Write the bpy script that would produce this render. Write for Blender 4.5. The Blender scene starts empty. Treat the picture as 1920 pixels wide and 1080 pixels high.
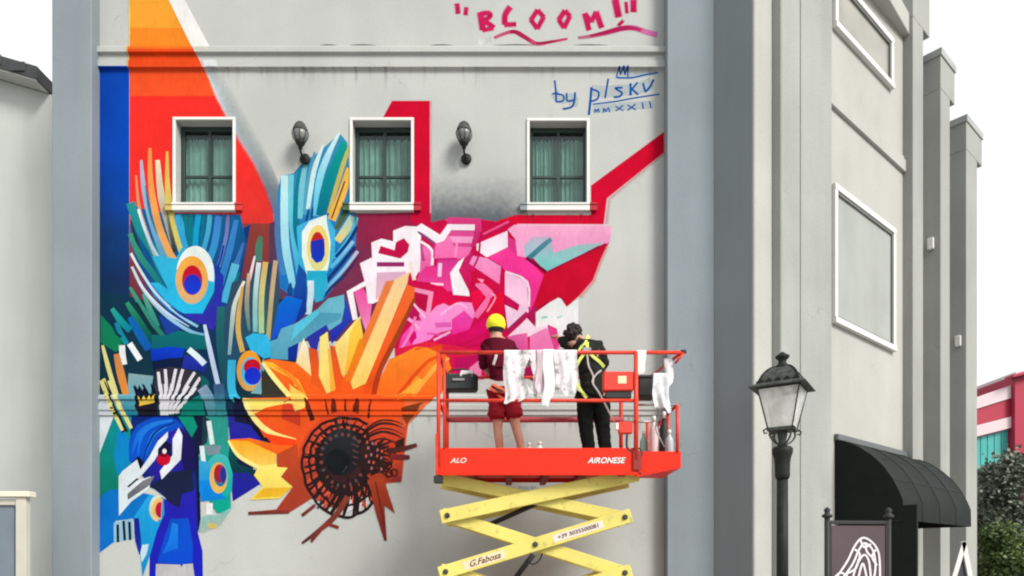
import bpy, bmesh, math, random
from mathutils import Vector, Matrix
from mathutils.geometry import tessellate_polygon
random.seed(7)
R = math.radians
scn = bpy.context.scene
COL = scn.collection

# ------------------------------------------------------------------ camera
F = 1300.0; CX = 960.0; HY = 1055.0; EYE = 1.6; D = 9.0
cd = bpy.data.cameras.new('camera'); cam = bpy.data.objects.new('camera', cd); COL.objects.link(cam)
cam.location = (0, 0, EYE); cam.rotation_euler = (R(90), 0, 0)
cd.sensor_width = 36; cd.lens = 36 * F / 1920; cd.shift_y = (HY - 540) / 1920
cd.clip_start = .05; cd.clip_end = 2000
scn.camera = cam
scn.cycles.filter_width = 2.1
# ------------------------------------------------------------------ light
SUN_AZ = (0.69, -0.72); SUN_EL = 40; OVERCAST = .72
w = bpy.data.worlds.new('World'); scn.world = w; w.use_nodes = True
nt = w.node_tree; bg = nt.nodes['Background']
sky = nt.nodes.new('ShaderNodeTexSky'); sky.sky_type = 'NISHITA'; sky.sun_disc = False
sky.sun_elevation = R(SUN_EL); sky.sun_rotation = math.atan2(SUN_AZ[0], SUN_AZ[1])
sky.dust_density = 6; sky.air_density = 1.0; sky.ozone_density = 1
hs = nt.nodes.new('ShaderNodeHueSaturation'); hs.inputs['Saturation'].default_value = .16
nt.links.new(sky.outputs[0], hs.inputs['Color'])
ov = nt.nodes.new('ShaderNodeMix'); ov.data_type = 'RGBA'; ov.inputs[0].default_value = OVERCAST
ov.inputs[7].default_value = (8.0, 8.15, 8.3, 1)      # even cloud layer
nt.links.new(hs.outputs[0], ov.inputs[6]); nt.links.new(ov.outputs[2], bg.inputs['Color']); bg.inputs['Strength'].default_value = .12
sl = bpy.data.lights.new('sun', 'SUN'); sl.energy = 3.2; sl.angle = R(20); sl.color = (1, .965, .91)
so = bpy.data.objects.new('sun', sl); COL.objects.link(so)
ce = math.cos(R(SUN_EL))
so.rotation_euler = Vector((SUN_AZ[0]*ce, SUN_AZ[1]*ce, math.sin(R(SUN_EL)))).to_track_quat('Z', 'Y').to_euler()
so.location = (8, -8, 14)
vs = scn.view_settings; vs.view_transform = 'Standard'; vs.look = 'None'; vs.gamma = 1; vs.use_curve_mapping = False
vs.exposure = 0.40
WALLF = 1.64          # brightness of a white surface on the main wall (colours below were read off the photo)

# ------------------------------------------------------------------ helpers
def lin(c):
    c /= 255.0
    return c / 12.92 if c <= .04045 else ((c + .055) / 1.055) ** 2.4
def alb(rgb, f=None):
    f = f or WALLF
    return tuple(min(.86, max(.004, lin(v) / f)) for v in rgb[:3])
def P(px, py, Y): return Vector(((px - CX) / F * Y, Y, EYE + (HY - py) / F * Y))

MATS = {}
def mat(name, rgb, rough=.6, noise=.06, scale=3.0, bump=.0, bscale=60, metal=0, spec=.4, streak=0, wear=0, wscale=9, plaster=0):
    if name in MATS: return MATS[name]
    m = bpy.data.materials.new(name); m.use_nodes = True; t = m.node_tree; b = t.nodes['Principled BSDF']
    b.inputs['Roughness'].default_value = rough; b.inputs['Metallic'].default_value = metal
    b.inputs['Specular IOR Level'].default_value = spec
    tc = t.nodes.new('ShaderNodeTexCoord')
    n = t.nodes.new('ShaderNodeTexNoise'); n.inputs['Scale'].default_value = scale; n.inputs['Detail'].default_value = 6
    t.links.new(tc.outputs['Object'], n.inputs['Vector'])
    r = t.nodes.new('ShaderNodeMapRange'); r.inputs['From Min'].default_value = .3; r.inputs['From Max'].default_value = .7
    r.inputs['To Min'].default_value = 1 - noise; r.inputs['To Max'].default_value = 1 + noise
    t.links.new(n.outputs['Fac'], r.inputs['Value'])
    v = t.nodes.new('ShaderNodeVectorMath'); v.operation = 'SCALE'; v.inputs[0].default_value = rgb
    last = r.outputs[0]
    if streak:
        mp = t.nodes.new('ShaderNodeMapping'); mp.inputs['Scale'].default_value = (2.2, 2.2, .3)
        t.links.new(tc.outputs['Object'], mp.inputs['Vector'])
        n2 = t.nodes.new('ShaderNodeTexNoise'); n2.inputs['Scale'].default_value = 1.6; n2.inputs['Detail'].default_value = 5
        t.links.new(mp.outputs[0], n2.inputs['Vector'])
        r2 = t.nodes.new('ShaderNodeMapRange'); r2.inputs['From Min'].default_value = .35; r2.inputs['From Max'].default_value = .75
        r2.inputs['To Min'].default_value = 1 + streak * .4; r2.inputs['To Max'].default_value = 1 - streak
        t.links.new(n2.outputs['Fac'], r2.inputs['Value'])
        mu = t.nodes.new('ShaderNodeMath'); mu.operation = 'MULTIPLY'
        t.links.new(last, mu.inputs[0]); t.links.new(r2.outputs[0], mu.inputs[1]); last = mu.outputs[0]
    def mulr(node_out, f0, f1, lo, hi, last):
        rr = t.nodes.new('ShaderNodeMapRange'); rr.inputs['From Min'].default_value = f0; rr.inputs['From Max'].default_value = f1
        rr.inputs['To Min'].default_value = lo; rr.inputs['To Max'].default_value = hi
        t.links.new(node_out, rr.inputs['Value']); mm = t.nodes.new('ShaderNodeMath'); mm.operation = 'MULTIPLY'
        t.links.new(last, mm.inputs[0]); t.links.new(rr.outputs[0], mm.inputs[1]); return mm.outputs[0]
    if wear:
        nw = t.nodes.new('ShaderNodeTexNoise'); nw.inputs['Scale'].default_value = wscale; nw.inputs['Detail'].default_value = 9; nw.inputs['Roughness'].default_value = .72
        t.links.new(tc.outputs['Object'], nw.inputs['Vector']); last = mulr(nw.outputs['Fac'], .56, .68, 1, 1 - wear, last)
        nw2 = t.nodes.new('ShaderNodeTexNoise'); nw2.inputs['Scale'].default_value = wscale*.3; nw2.inputs['Detail'].default_value = 8
        t.links.new(tc.outputs['Object'], nw2.inputs['Vector']); last = mulr(nw2.outputs['Fac'], .35, .7, 1 + wear*.12, 1 - wear*.3, last)
    if plaster:
        nf = t.nodes.new('ShaderNodeTexNoise'); nf.inputs['Scale'].default_value = 45; nf.inputs['Detail'].default_value = 3
        t.links.new(tc.outputs['Object'], nf.inputs['Vector']); last = mulr(nf.outputs['Fac'], .3, .7, 1 - plaster*.05, 1 + plaster*.05, last)
        nb_ = t.nodes.new('ShaderNodeTexNoise'); nb_.inputs['Scale'].default_value = .55; nb_.inputs['Detail'].default_value = 4; nb_.inputs['Distortion'].default_value = .6
        t.links.new(tc.outputs['Object'], nb_.inputs['Vector']); last = mulr(nb_.outputs['Fac'], .35, .65, 1 - plaster*.06, 1 + plaster*.03, last)
        dn = t.nodes.new('ShaderNodeTexNoise'); dn.inputs['Scale'].default_value = 1.1; dn.inputs['Detail'].default_value = 6; t.links.new(tc.outputs['Object'], dn.inputs['Vector'])
        am = t.nodes.new('ShaderNodeVectorMath'); am.operation = 'MULTIPLY_ADD'; am.inputs[1].default_value = (.9, .9, .9); t.links.new(dn.outputs['Color'], am.inputs[0]); t.links.new(tc.outputs['Object'], am.inputs[2])
        vo = t.nodes.new('ShaderNodeTexVoronoi'); vo.feature = 'DISTANCE_TO_EDGE'; vo.inputs['Scale'].default_value = .55; t.links.new(am.outputs[0], vo.inputs['Vector'])
        mk = t.nodes.new('ShaderNodeTexNoise'); mk.inputs['Scale'].default_value = .8; t.links.new(tc.outputs['Object'], mk.inputs['Vector'])
        cm = t.nodes.new('ShaderNodeMapRange'); cm.inputs['From Min'].default_value = .0; cm.inputs['From Max'].default_value = .004; cm.inputs['To Min'].default_value = 1; cm.inputs['To Max'].default_value = 0
        t.links.new(vo.outputs['Distance'], cm.inputs['Value'])
        ck_ = t.nodes.new('ShaderNodeMapRange'); ck_.inputs['From Min'].default_value = .54; ck_.inputs['From Max'].default_value = .62; t.links.new(mk.outputs['Fac'], ck_.inputs['Value'])
        m9 = t.nodes.new('ShaderNodeMath'); m9.operation = 'MULTIPLY'; t.links.new(cm.outputs[0], m9.inputs[0]); t.links.new(ck_.outputs[0], m9.inputs[1])
        last = mulr(m9.outputs[0], 0, 1, 1, .80, last)
    t.links.new(last, v.inputs['Scale']); t.links.new(v.outputs[0], b.inputs['Base Color'])
    if bump:
        n3 = t.nodes.new('ShaderNodeTexNoise'); n3.inputs['Scale'].default_value = bscale; n3.inputs['Detail'].default_value = 4
        t.links.new(tc.outputs['Object'], n3.inputs['Vector'])
        bp = t.nodes.new('ShaderNodeBump'); bp.inputs['Strength'].default_value = bump; bp.inputs['Distance'].default_value = .01
        t.links.new(n3.outputs['Fac'], bp.inputs['Height']); t.links.new(bp.outputs[0], b.inputs['Normal'])
    MATS[name] = m; return m

def link(name, me, m, parent=None):
    o = bpy.data.objects.new(name, me); COL.objects.link(o)
    if m is not None: me.materials.append(m)
    if parent is not None: o.parent = parent; 
    if parent is not None: o.matrix_parent_inverse = parent.matrix_basis.inverted()
    return o
def fin(name, bm, m, parent=None, smooth=False, bevel=0):
    bmesh.ops.recalc_face_normals(bm, faces=bm.faces)
    if bevel:
        bmesh.ops.bevel(bm, geom=[e for e in bm.edges if len(e.link_faces) == 2 and e.calc_face_angle(0) > .6], offset=bevel, segments=1, affect='EDGES')
    me = bpy.data.meshes.new(name); bm.to_mesh(me); bm.free()
    if smooth:
        for p in me.polygons: p.use_smooth = True
    return link(name, me, m, parent)
def empty(name, loc, label, cat, group=None, rz=0):
    o = bpy.data.objects.new(name, None); COL.objects.link(o); o.location = loc; o.rotation_euler = (0, 0, rz)
    o.empty_display_size = .2
    return tag(o, label, cat, group)
def tag(o, label=None, cat=None, group=None, kind=None):
    if label: o['label'] = label
    if cat: o['category'] = cat
    if group: o['group'] = group
    if kind: o['kind'] = kind
    return o
def quad(bm, a, b, c, d):
    return bm.faces.new([bm.verts.new(p) for p in (a, b, c, d)])
def prism(bm, pts, z0, z1):
    n = len(pts)
    lo = [bm.verts.new((p[0], p[1], z0)) for p in pts]; hi = [bm.verts.new((p[0], p[1], z1)) for p in pts]
    bm.faces.new(lo[::-1]); bm.faces.new(hi)
    for i in range(n): bm.faces.new((lo[i], lo[(i+1) % n], hi[(i+1) % n], hi[i]))
def box(bm, x0, x1, y0, y1, z0, z1): prism(bm, [(x0, y0), (x1, y0), (x1, y1), (x0, y1)], z0, z1)
def BX(name, x0, x1, y0, y1, z0, z1, m, parent=None, bevel=.004):
    bm = bmesh.new(); box(bm, x0, x1, y0, y1, z0, z1); return fin(name, bm, m, parent, bevel=bevel)
def tube(bm, pts, r, seg=10, cap=True):
    pts = [Vector(p) for p in pts]; n = len(pts)
    rr = r if isinstance(r, (list, tuple)) else [r] * n
    rings = []; up = None
    for i, p in enumerate(pts):
        t = (pts[min(i+1, n-1)] - pts[max(i-1, 0)]).normalized()
        if up is None: up = Vector((0, 0, 1)) if abs(t.z) < .9 else Vector((1, 0, 0))
        a = t.cross(up)
        if a.length < 1e-4: a = t.cross(Vector((0, 1, 0)))
        a.normalize(); b = a.cross(t).normalized(); up = b
        rings.append([bm.verts.new(p + (a * math.cos(2*math.pi*k/seg) + b * math.sin(2*math.pi*k/seg)) * rr[i]) for k in range(seg)])
    for i in range(n-1):
        for k in range(seg): bm.faces.new((rings[i][k], rings[i][(k+1) % seg], rings[i+1][(k+1) % seg], rings[i+1][k]))
    if cap: bm.faces.new(rings[0][::-1]); bm.faces.new(rings[-1])
def TB(name, pts, r, m, parent=None, seg=10):
    bm = bmesh.new(); tube(bm, pts, r, seg); return fin(name, bm, m, parent, smooth=True)
def lathe(bm, c, prof, seg=20, rot=0):
    rings = []
    for r, z in prof:
        rings.append([bm.verts.new((c[0] + r*math.cos(rot+2*math.pi*k/seg), c[1] + r*math.sin(rot+2*math.pi*k/seg), c[2] + z)) for k in range(seg)])
    for i in range(len(rings)-1):
        for k in range(seg): bm.faces.new((rings[i][k], rings[i][(k+1) % seg], rings[i+1][(k+1) % seg], rings[i+1][k]))
    bm.faces.new(rings[0][::-1]); bm.faces.new(rings[-1])
def bar(bm, a, b, h, t):            # flat bar between a and b, height h (perp, in vertical plane), thickness t
    a, b = Vector(a), Vector(b); d = (b - a).normalized(); y = Vector((0, 1, 0)); u = d.cross(y).normalized()
    e = d * h * .5; a = a - e; b = b + e
    vs_ = []
    for s in (-1, 1):
        vs_.append([bm.verts.new(p + u*q*h/2 + y*s*t/2) for p, q in ((a, -1), (b, -1), (b, 1), (a, 1))])
    f, g = vs_
    bm.faces.new(f); bm.faces.new(g[::-1])
    for i in range(4): bm.faces.new((f[i], f[(i+1) % 4], g[(i+1) % 4], g[i]))
def catmull(pts, n=5):
    pts = [tuple(p) for p in pts]
    if len(pts) < 3: return pts
    P_ = [pts[0]] + pts + [pts[-1]]; out = []
    for i in range(1, len(P_)-2):
        p0, p1, p2, p3 = P_[i-1], P_[i], P_[i+1], P_[i+2]
        for k in range(n):
            t = k / n
            out.append(tuple(.5*((2*b)+(-a+c)*t+(2*a-5*b+4*c-d)*t*t+(-a+3*b-3*c+d)*t**3) for a, b, c, d in zip(p0, p1, p2, p3)))
    out.append(pts[-1]); return out
def text_obj(name, s, size, loc, rot, m, parent, shear=0, extrude=.0008, weight=0, align='CENTER', xs=1):
    cu = bpy.data.curves.new(name, 'FONT'); cu.body = s; cu.size = size; cu.shear = shear; cu.extrude = extrude; cu.offset = weight
    cu.align_x = align; cu.align_y = 'CENTER'; cu.resolution_u = 3
    tmp = bpy.data.objects.new('tmp', cu); COL.objects.link(tmp)
    bpy.context.view_layer.update()
    me = bpy.data.meshes.new_from_object(tmp.evaluated_get(bpy.context.evaluated_depsgraph_get()))
    bpy.data.objects.remove(tmp)
    me.transform(loc @ rot @ Matrix.Diagonal((xs, 1, 1, 1))); me.name = name
    me.materials.clear()
    return link(name, me, m, parent)

# ------------------------------------------------------------------ materials
M_wall = mat('wall_plaster', alb((205, 208, 203)), .85, .035, 1.2, .35, 90, streak=.035, plaster=1)
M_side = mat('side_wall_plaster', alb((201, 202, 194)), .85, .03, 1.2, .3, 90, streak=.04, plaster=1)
M_pil = mat('blue_grey_paint', alb((152, 164, 170)), .8, .04, .9, .2, 90, streak=.07, plaster=1.2)
M_pilg = mat('grey_paint', alb((178, 180, 174)), .8, .04, .9, .2, 90, streak=.07, plaster=1.2)
M_flank = mat('blue_grey_flank_paint', alb((148, 160, 163)), .8, .05, .9, .2, 90, streak=.08)
M_white = mat('white_trim_paint', (.60, .60, .57), .6, .04, 4, .1, 80, streak=.04)
M_sash = mat('dark_green_sash_paint', (.018, .035, .03), .4)
M_iron = mat('black_iron', (.012, .014, .012), .6, .25, 20, .25, 60, spec=.2)
M_ironl = mat('weathered_grey_iron', (.05, .055, .048), .65, .5, 30, .4, 70, spec=.2, wear=.5, wscale=22)
M_orange = mat('lift_orange_paint', (.74, .022, .006), .45, .05, 5, .04, 40, streak=.06, spec=.2, wear=.3, wscale=7)
M_rail = mat('lift_rail_paint', (.58, .04, .02), .45, .1, 9, spec=.25, wear=.45, wscale=16)
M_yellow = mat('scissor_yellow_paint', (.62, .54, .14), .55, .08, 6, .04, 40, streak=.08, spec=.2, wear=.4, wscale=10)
M_blk = mat('black_rubber', (.02, .02, .022), .7)
M_steel = mat('grey_steel', (.3, .3, .3), .4, .1, 8, metal=.7)
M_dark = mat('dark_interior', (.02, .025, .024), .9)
M_awn = mat('black_awning_canvas', (.010, .012, .011), .7, .15, 5, .15, 200, spec=.15)
M_asph = mat('asphalt', (.055, .055, .057), .9, .15, 2, .4, 150)
M_pave = mat('pale_bounce_paving', (.36, .35, .33), .85, .1, 2, .3, 60)

# ------------------------------------------------------------------ ground
bm = bmesh.new(); quad(bm, (-300, -300, 0), (300, -300, 0), (300, 500, 0), (-300, 500, 0))
tag(fin('ground', bm, M_asph), kind='structure')
bm = bmesh.new(); prism(bm, [(-22, -9), (24, -9), (24, 40), (-22, 40)], .0, .12)
tag(fin('pavement', bm, M_pave), kind='structure')  # unseen paving, kept pale and wide to bounce light up the wall

# ================================================================== BUILDING
bld = empty('mural_building', (0, D, .12), 'tall pale grey rendered building with pilasters carrying the painted flower and peacock wall', 'building')
K = D / F
def WX(px): return (px - CX) * K
def WZ(py): return EYE + (HY - py) * K
def zat(py, p): return EYE + (HY - py) / F * (D - p)
# profile of mouldings: list (z, protrusion) from top to bottom
PROF = []
def prof_add(seq):
    for py, p in seq: PROF.append((zat(py, p), p))
TOPZ = 10.4
PROF.append((TOPZ, 0))
prof_add([(86, 0), (87, .06), (96.5, .06)])
PROF.append((PROF[-1][0] - .006, .02)); PROF.append((zat(114.5, .02), .02)); PROF.append((PROF[-1][0] - .004, .045))
prof_add([(125, .045)]); PROF.append((PROF[-1][0] - .006, .012)); PROF.append((PROF[-1][0] - .008, 0))
prof_add([(740, 0), (742.5, .030), (748, .034)])
PROF.append((PROF[-1][0] - .012, .012)); PROF.append((zat(758, .012), .012)); PROF.append((PROF[-1][0] - .012, .032))
prof_add([(768, .034)]); PROF.append((PROF[-1][0] - .020, .018)); PROF.append((zat(778, .018), .018)); PROF.append((PROF[-1][0] - .006, 0))
PROF.append((.12, 0))
for i in range(1, len(PROF)):
    if PROF[i][0] >= PROF[i-1][0]: PROF[i] = (PROF[i-1][0] - .002, PROF[i][1])
PN = []
for i in range(len(PROF)):
    n = Vector((0, 0))
    for a, b in ((i-1, i), (i, i+1)):
        if a >= 0 and b < len(PROF):
            dz = PROF[a][0] - PROF[b][0]; dp = PROF[b][1] - PROF[a][1]
            n += Vector((dz, dp)).normalized()      # (out, up)
    PN.append(n.normalized())
def prof(z):
    for i in range(1, len(PROF)):
        if z >= PROF[i][0] - 1e-7:
            z1, p1 = PROF[i-1]; z0, p0 = PROF[i]
            t = (z - z0) / (z1 - z0) if z1 > z0 else 0
            t = min(1, max(0, t))
            if t < 1e-4: return p0, PN[i]
            if t > 1-1e-4: return p1, PN[i-1]
            dz = z1 - z0; dp = p0 - p1
            return p0 + (p1 - p0) * t, Vector((dz, dp)).normalized()
    return 0, Vector((1, 0))

WIN = [(330, 437, 226, 383), (661.5, 771, 227, 383), (993, 1100, 228, 383)]
HOLES = [(WX(a), WX(b), WZ(d_), WZ(c)) for a, b, c, d_ in WIN]
xs = sorted({WX(187), WX(1245)} | {h[0] for h in HOLES} | {h[1] for h in HOLES})
zs = sorted({p[0] for p in PROF} | {h[2] for h in HOLES} | {h[3] for h in HOLES})
bm = bmesh.new(); g = {}
for i, x in enumerate(xs):
    for j, z in enumerate(zs):
        p, n = prof(z); g[i, j] = bm.verts.new((x, D - p, z))
for i in range(len(xs)-1):
    for j in range(len(zs)-1):
        cx, cz = (xs[i]+xs[i+1])/2, (zs[j]+zs[j+1])/2
        if any(h[0] < cx < h[1] and h[2] < cz < h[3] for h in HOLES): continue
        bm.faces.new((g[i, j], g[i+1, j], g[i+1, j+1], g[i, j+1]))
tag(fin('front_wall', bm, M_wall, bld), 'pale grey rendered front wall with two moulded string courses')

# pilasters of the front
PP = .18
yl = D - PP
xl1 = WX(187); xr0 = WX(1245)
xl0 = (97 - CX) / F * yl
bm = bmesh.new(); box(bm, xl0, xl1, yl, D + 2.5, .12, TOPZ)
tag(fin('pilaster', bm, M_pil, bld, bevel=.01), 'blue grey pilaster at the left edge of the mural')
A = Vector(((1340 - CX) / F * yl, yl))
d1 = Vector((1530, 1300)).normalized(); nn = Vector((d1.y, -d1.x))      # along side wall, outward
def hit(B, v, px):
    r = (px - CX) / F
    return (r * B.y - B.x) / (v.x - r * v.y)
bm = bmesh.new(); box(bm, xr0, A.x, yl, D + .6, .12, TOPZ)
tag(fin('pilaster', bm, M_pil, bld, bevel=.01), 'blue grey pilaster right of the mural')
B_ = A + nn * hit(A, nn, 1415)
C_ = B_ + d1 * hit(B_, d1, 1448)
D_ = C_ + nn * hit(C_, nn, 1465)
E_ = D_ + d1 * hit(D_, d1, 1560)
RE = .24
back = -nn * 1.4
bm = bmesh.new(); prism(bm, [A - nn*.15 + d1*.002, B_, C_, C_ + back], .12, TOPZ)
cpier = fin('pilaster', bm, M_side, bld, bevel=.012); tag(cpier, 'narrow pale corner pier with a blue grey flank')
bm = bmesh.new(); prism(bm, [A + nn*.002 - d1*.006, B_ - nn*.03 - d1*.006, B_ - nn*.03 - d1*.0005, A + nn*.002 - d1*.0005], .12, TOPZ - .002); fin('painted_flank', bm, M_flank, cpier)
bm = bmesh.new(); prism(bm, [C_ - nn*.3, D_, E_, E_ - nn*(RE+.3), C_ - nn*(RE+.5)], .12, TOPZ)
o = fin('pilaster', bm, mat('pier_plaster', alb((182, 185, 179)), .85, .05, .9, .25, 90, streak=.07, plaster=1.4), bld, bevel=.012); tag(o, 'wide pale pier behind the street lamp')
# thin vertical joint on that pier
s1500 = hit(D_, d1, 1500); a = D_ + d1*s1500
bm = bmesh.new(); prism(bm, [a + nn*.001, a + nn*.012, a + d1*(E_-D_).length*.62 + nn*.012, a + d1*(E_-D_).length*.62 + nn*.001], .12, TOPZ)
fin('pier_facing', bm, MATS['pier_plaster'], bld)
W0 = E_ - nn * RE
def S(s, p=0): return W0 + d1 * s + nn * p
def spx(px, p=0): return hit(S(0, p), d1, px)
def sz(px, py, p=0):
    q = S(spx(px, p), p); return EYE + (HY - py) / F * q.y
def sprism(bm, s0, s1, p0, p1, z0, z1):
    prism(bm, [S(s0, p0), S(s0, p1), S(s1, p1), S(s1, p0)], z0, z1)
send = 0
s1 = spx(1693)
bm = bmesh.new(); sprism(bm, -.3, s1 + .6, -.35, 0, .12, TOPZ)
# blind window recess is built as frames standing on the wall
tag(fin('side_wall', bm, M_side, bld), 'pale rendered side wall receding to the right')
# side moulding
z0 = sz(1558, 192, .05); 
bm = bmesh.new(); sprism(bm, -.02, s1 + .01, .0005, .05, z0, z0 + .20)
sprism(bm, -.02, s1 + .01, .0005, .025, z0 + .2005, z0 + .27)
tag(fin('string_course', bm, M_side, bld, bevel=.004), 'pale moulding across the side wall')
# side framed blind windows
M_blind = mat('blind_panel_render', alb((182, 186, 180)), .7, .06, 2, streak=.06)
M_refl = mat('reflection_tinted_glass', (.27, .265, .22), .2, .2, 1.2, spec=.8)  # tan reflections put into the pane's base colour
def side_window(px0, px1, zt, zb, pane_m, label, dark):
    sa, sb = spx(px0, .05), spx(px1, .05); fw = .085
    fr = bmesh.new()
    sprism(fr, sa, sb, .001, .06, zt - fw, zt); sprism(fr, sa, sb, .001, .07, zb, zb + fw)
    sprism(fr, sa, sa + fw, .001, .055, zb + fw + .001, zt - fw - .001); sprism(fr, sb - fw, sb, .001, .055, zb + fw + .001, zt - fw - .001)
    o = fin('window', fr, M_white, bld, bevel=.004); tag(o, label)
    f2 = bmesh.new(); a, b = sa + fw + .001, sb - fw - .001; c, d_ = zb + fw + .001, zt - fw - .001; t = .035
    sprism(f2, a, b, .002, .04, d_ - t, d_); sprism(f2, a, b, .002, .04, c, c + t)
    sprism(f2, a, a + t, .002, .04, c + t, d_ - t); sprism(f2, b - t, b, .002, .04, c + t, d_ - t)
    fin('window_frame', f2, dark, o)
    p = bmesh.new(); sprism(p, a + t, b - t, .003, .012, c + t, d_ - t); fin('pane', p, pane_m, o)
M_gfr = mat('grey_frame_paint', (.14, .15, .14), .5)
side_window(1566, 1680, sz(1566, 342, .05), sz(1566, 604, .05), M_blind, 'white framed square blind window above the awning', M_gfr)
side_window(1567, 1676, TOPZ - .3, sz(1567, 49, .05), M_refl, 'white framed upper window of the side wall with reflections painted tan on the pane', M_gfr)
# side pilasters
M_pile = M_pilg
def side_pil(s, p, wd, top, capw, notch, label):
    bm = bmesh.new(); sprism(bm, s, s + wd, -.3, p, .12, notch)
    o = fin('pilaster', bm, M_pile, bld, bevel=.008); tag(o, label)
    bm = bmesh.new(); sprism(bm, s, s + capw, -.3, p, notch + .0005, top - .12); fin('pilaster_cap', bm, M_pile, o, bevel=.006)
    bm = bmesh.new(); sprism(bm, s - .02, s + capw + .02, -.32, p + .02, top - .12 + .0005, top); fin('coping', bm, mat('coping_grey', (.30, .31, .30), .6, .1), o)
g_ = S(s1); t1 = hit(g_, nn, 1712)
c1 = S(s1, t1); wd1 = hit(c1, d1, 1731); cw1 = hit(c1, d1, 1743)
side_pil(s1, t1, wd1, 12.4, cw1, EYE + (HY - 55) / F * (c1 + d1*wd1).y, 'first side pilaster right of the framed windows')
def find(px, pout, smin):
    # end face starts at px on the wall, outer corner at pout
    s = spx(px); q = S(s); return s, hit(q, nn, pout)
s2, t2 = find(1730, 1764, 0); c2 = S(s2, t2)
side_pil(s2, t2, hit(c2, d1, 1781), EYE + (HY - 90) / F * c2.y, hit(c2, d1, 1790), EYE + (HY - 186) / F * (c2 + d1*.45).y, 'middle side pilaster carrying the upper spotlight')
s3, t3 = find(1780, 1812, 0); c3 = S(s3, t3)
side_pil(s3, t3, hit(c3, d1, 1832), EYE + (HY - 215) / F * c3.y, hit(c3, d1, 1841), EYE + (HY - 302) / F * (c3 + d1*.6).y, 'farthest and lowest side pilaster')
bm = bmesh.new(); sprism(bm, s1 + .61, s2 - .001, -.35, 0, .12, 9.8); sprism(bm, s2, s3 + .5, -.36, -.31, .12, 9.0)
tag(fin('rear_side_wall', bm, M_side, bld), 'strip of side wall between the far pilasters')
# body behind and flat roof
q0, q1 = S(-.2, -.36), S(s3 + .5, -.37)
bm = bmesh.new(); prism(bm, [(xl1, D + .62), (A.x - .1, D + .62), (q0.x, q0.y), (q1.x, q1.y), (q1.x - 3, q1.y + 8), (xl1, 20)], .12, 8.9)
fin('rear_block', bm, M_side, bld)
bm = bmesh.new(); prism(bm, [(xl0, D - .22), (A.x, D - .22), B_ + nn*.04, C_ + nn*.04, E_ + nn*.1, S(s1, .1), S(s1, -2), (xl0, D + 5)], TOPZ + .001, TOPZ + .35)
fin('parapet_coping', bm, M_side, bld, bevel=.01)

# ------------------------------------------------------------------ front windows
M_glass = bpy.data.materials.new('green_tinted_glass'); M_glass.use_nodes = True; t = M_glass.node_tree
for n in list(t.nodes): t.nodes.remove(n)
out = t.nodes.new('ShaderNodeOutputMaterial'); tr = t.nodes.new('ShaderNodeBsdfTransparent'); tr.inputs[0].default_value = (.56, .76, .70, 1)
gl = t.nodes.new('ShaderNodeBsdfGlossy'); gl.inputs['Roughness'].default_value = .03; gl.inputs['Color'].default_value = (.8, .9, .9, 1)
mx = t.nodes.new('ShaderNodeMixShader'); lw = t.nodes.new('ShaderNodeLayerWeight'); lw.inputs['Blend'].default_value = .12
ad = t.nodes.new('ShaderNodeMath'); ad.operation = 'ADD'; ad.inputs[1].default_value = .05; ad.use_clamp = True
t.links.new(lw.outputs['Fresnel'], ad.inputs[0]); t.links.new(ad.outputs[0], mx.inputs[0]); t.links.new(tr.outputs[0], mx.inputs[1]); t.links.new(gl.outputs[0], mx.inputs[2]); t.links.new(mx.outputs[0], out.inputs[0])
M_curt = mat('curtain_fabric', (.36, .42, .40), .9, .12, 9, streak=.2)
ears = [((222, 190, 100), (225, 50, 45)), ((70, 100, 60), (205, 5, 50)), ((150, 160, 165), (200, 0, 45))]
wl = ['front window nearest the orange bands, red and blue paint around it', 'front window framed by the crimson band, between the two wall lamps', 'front window below the blue signature']
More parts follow.
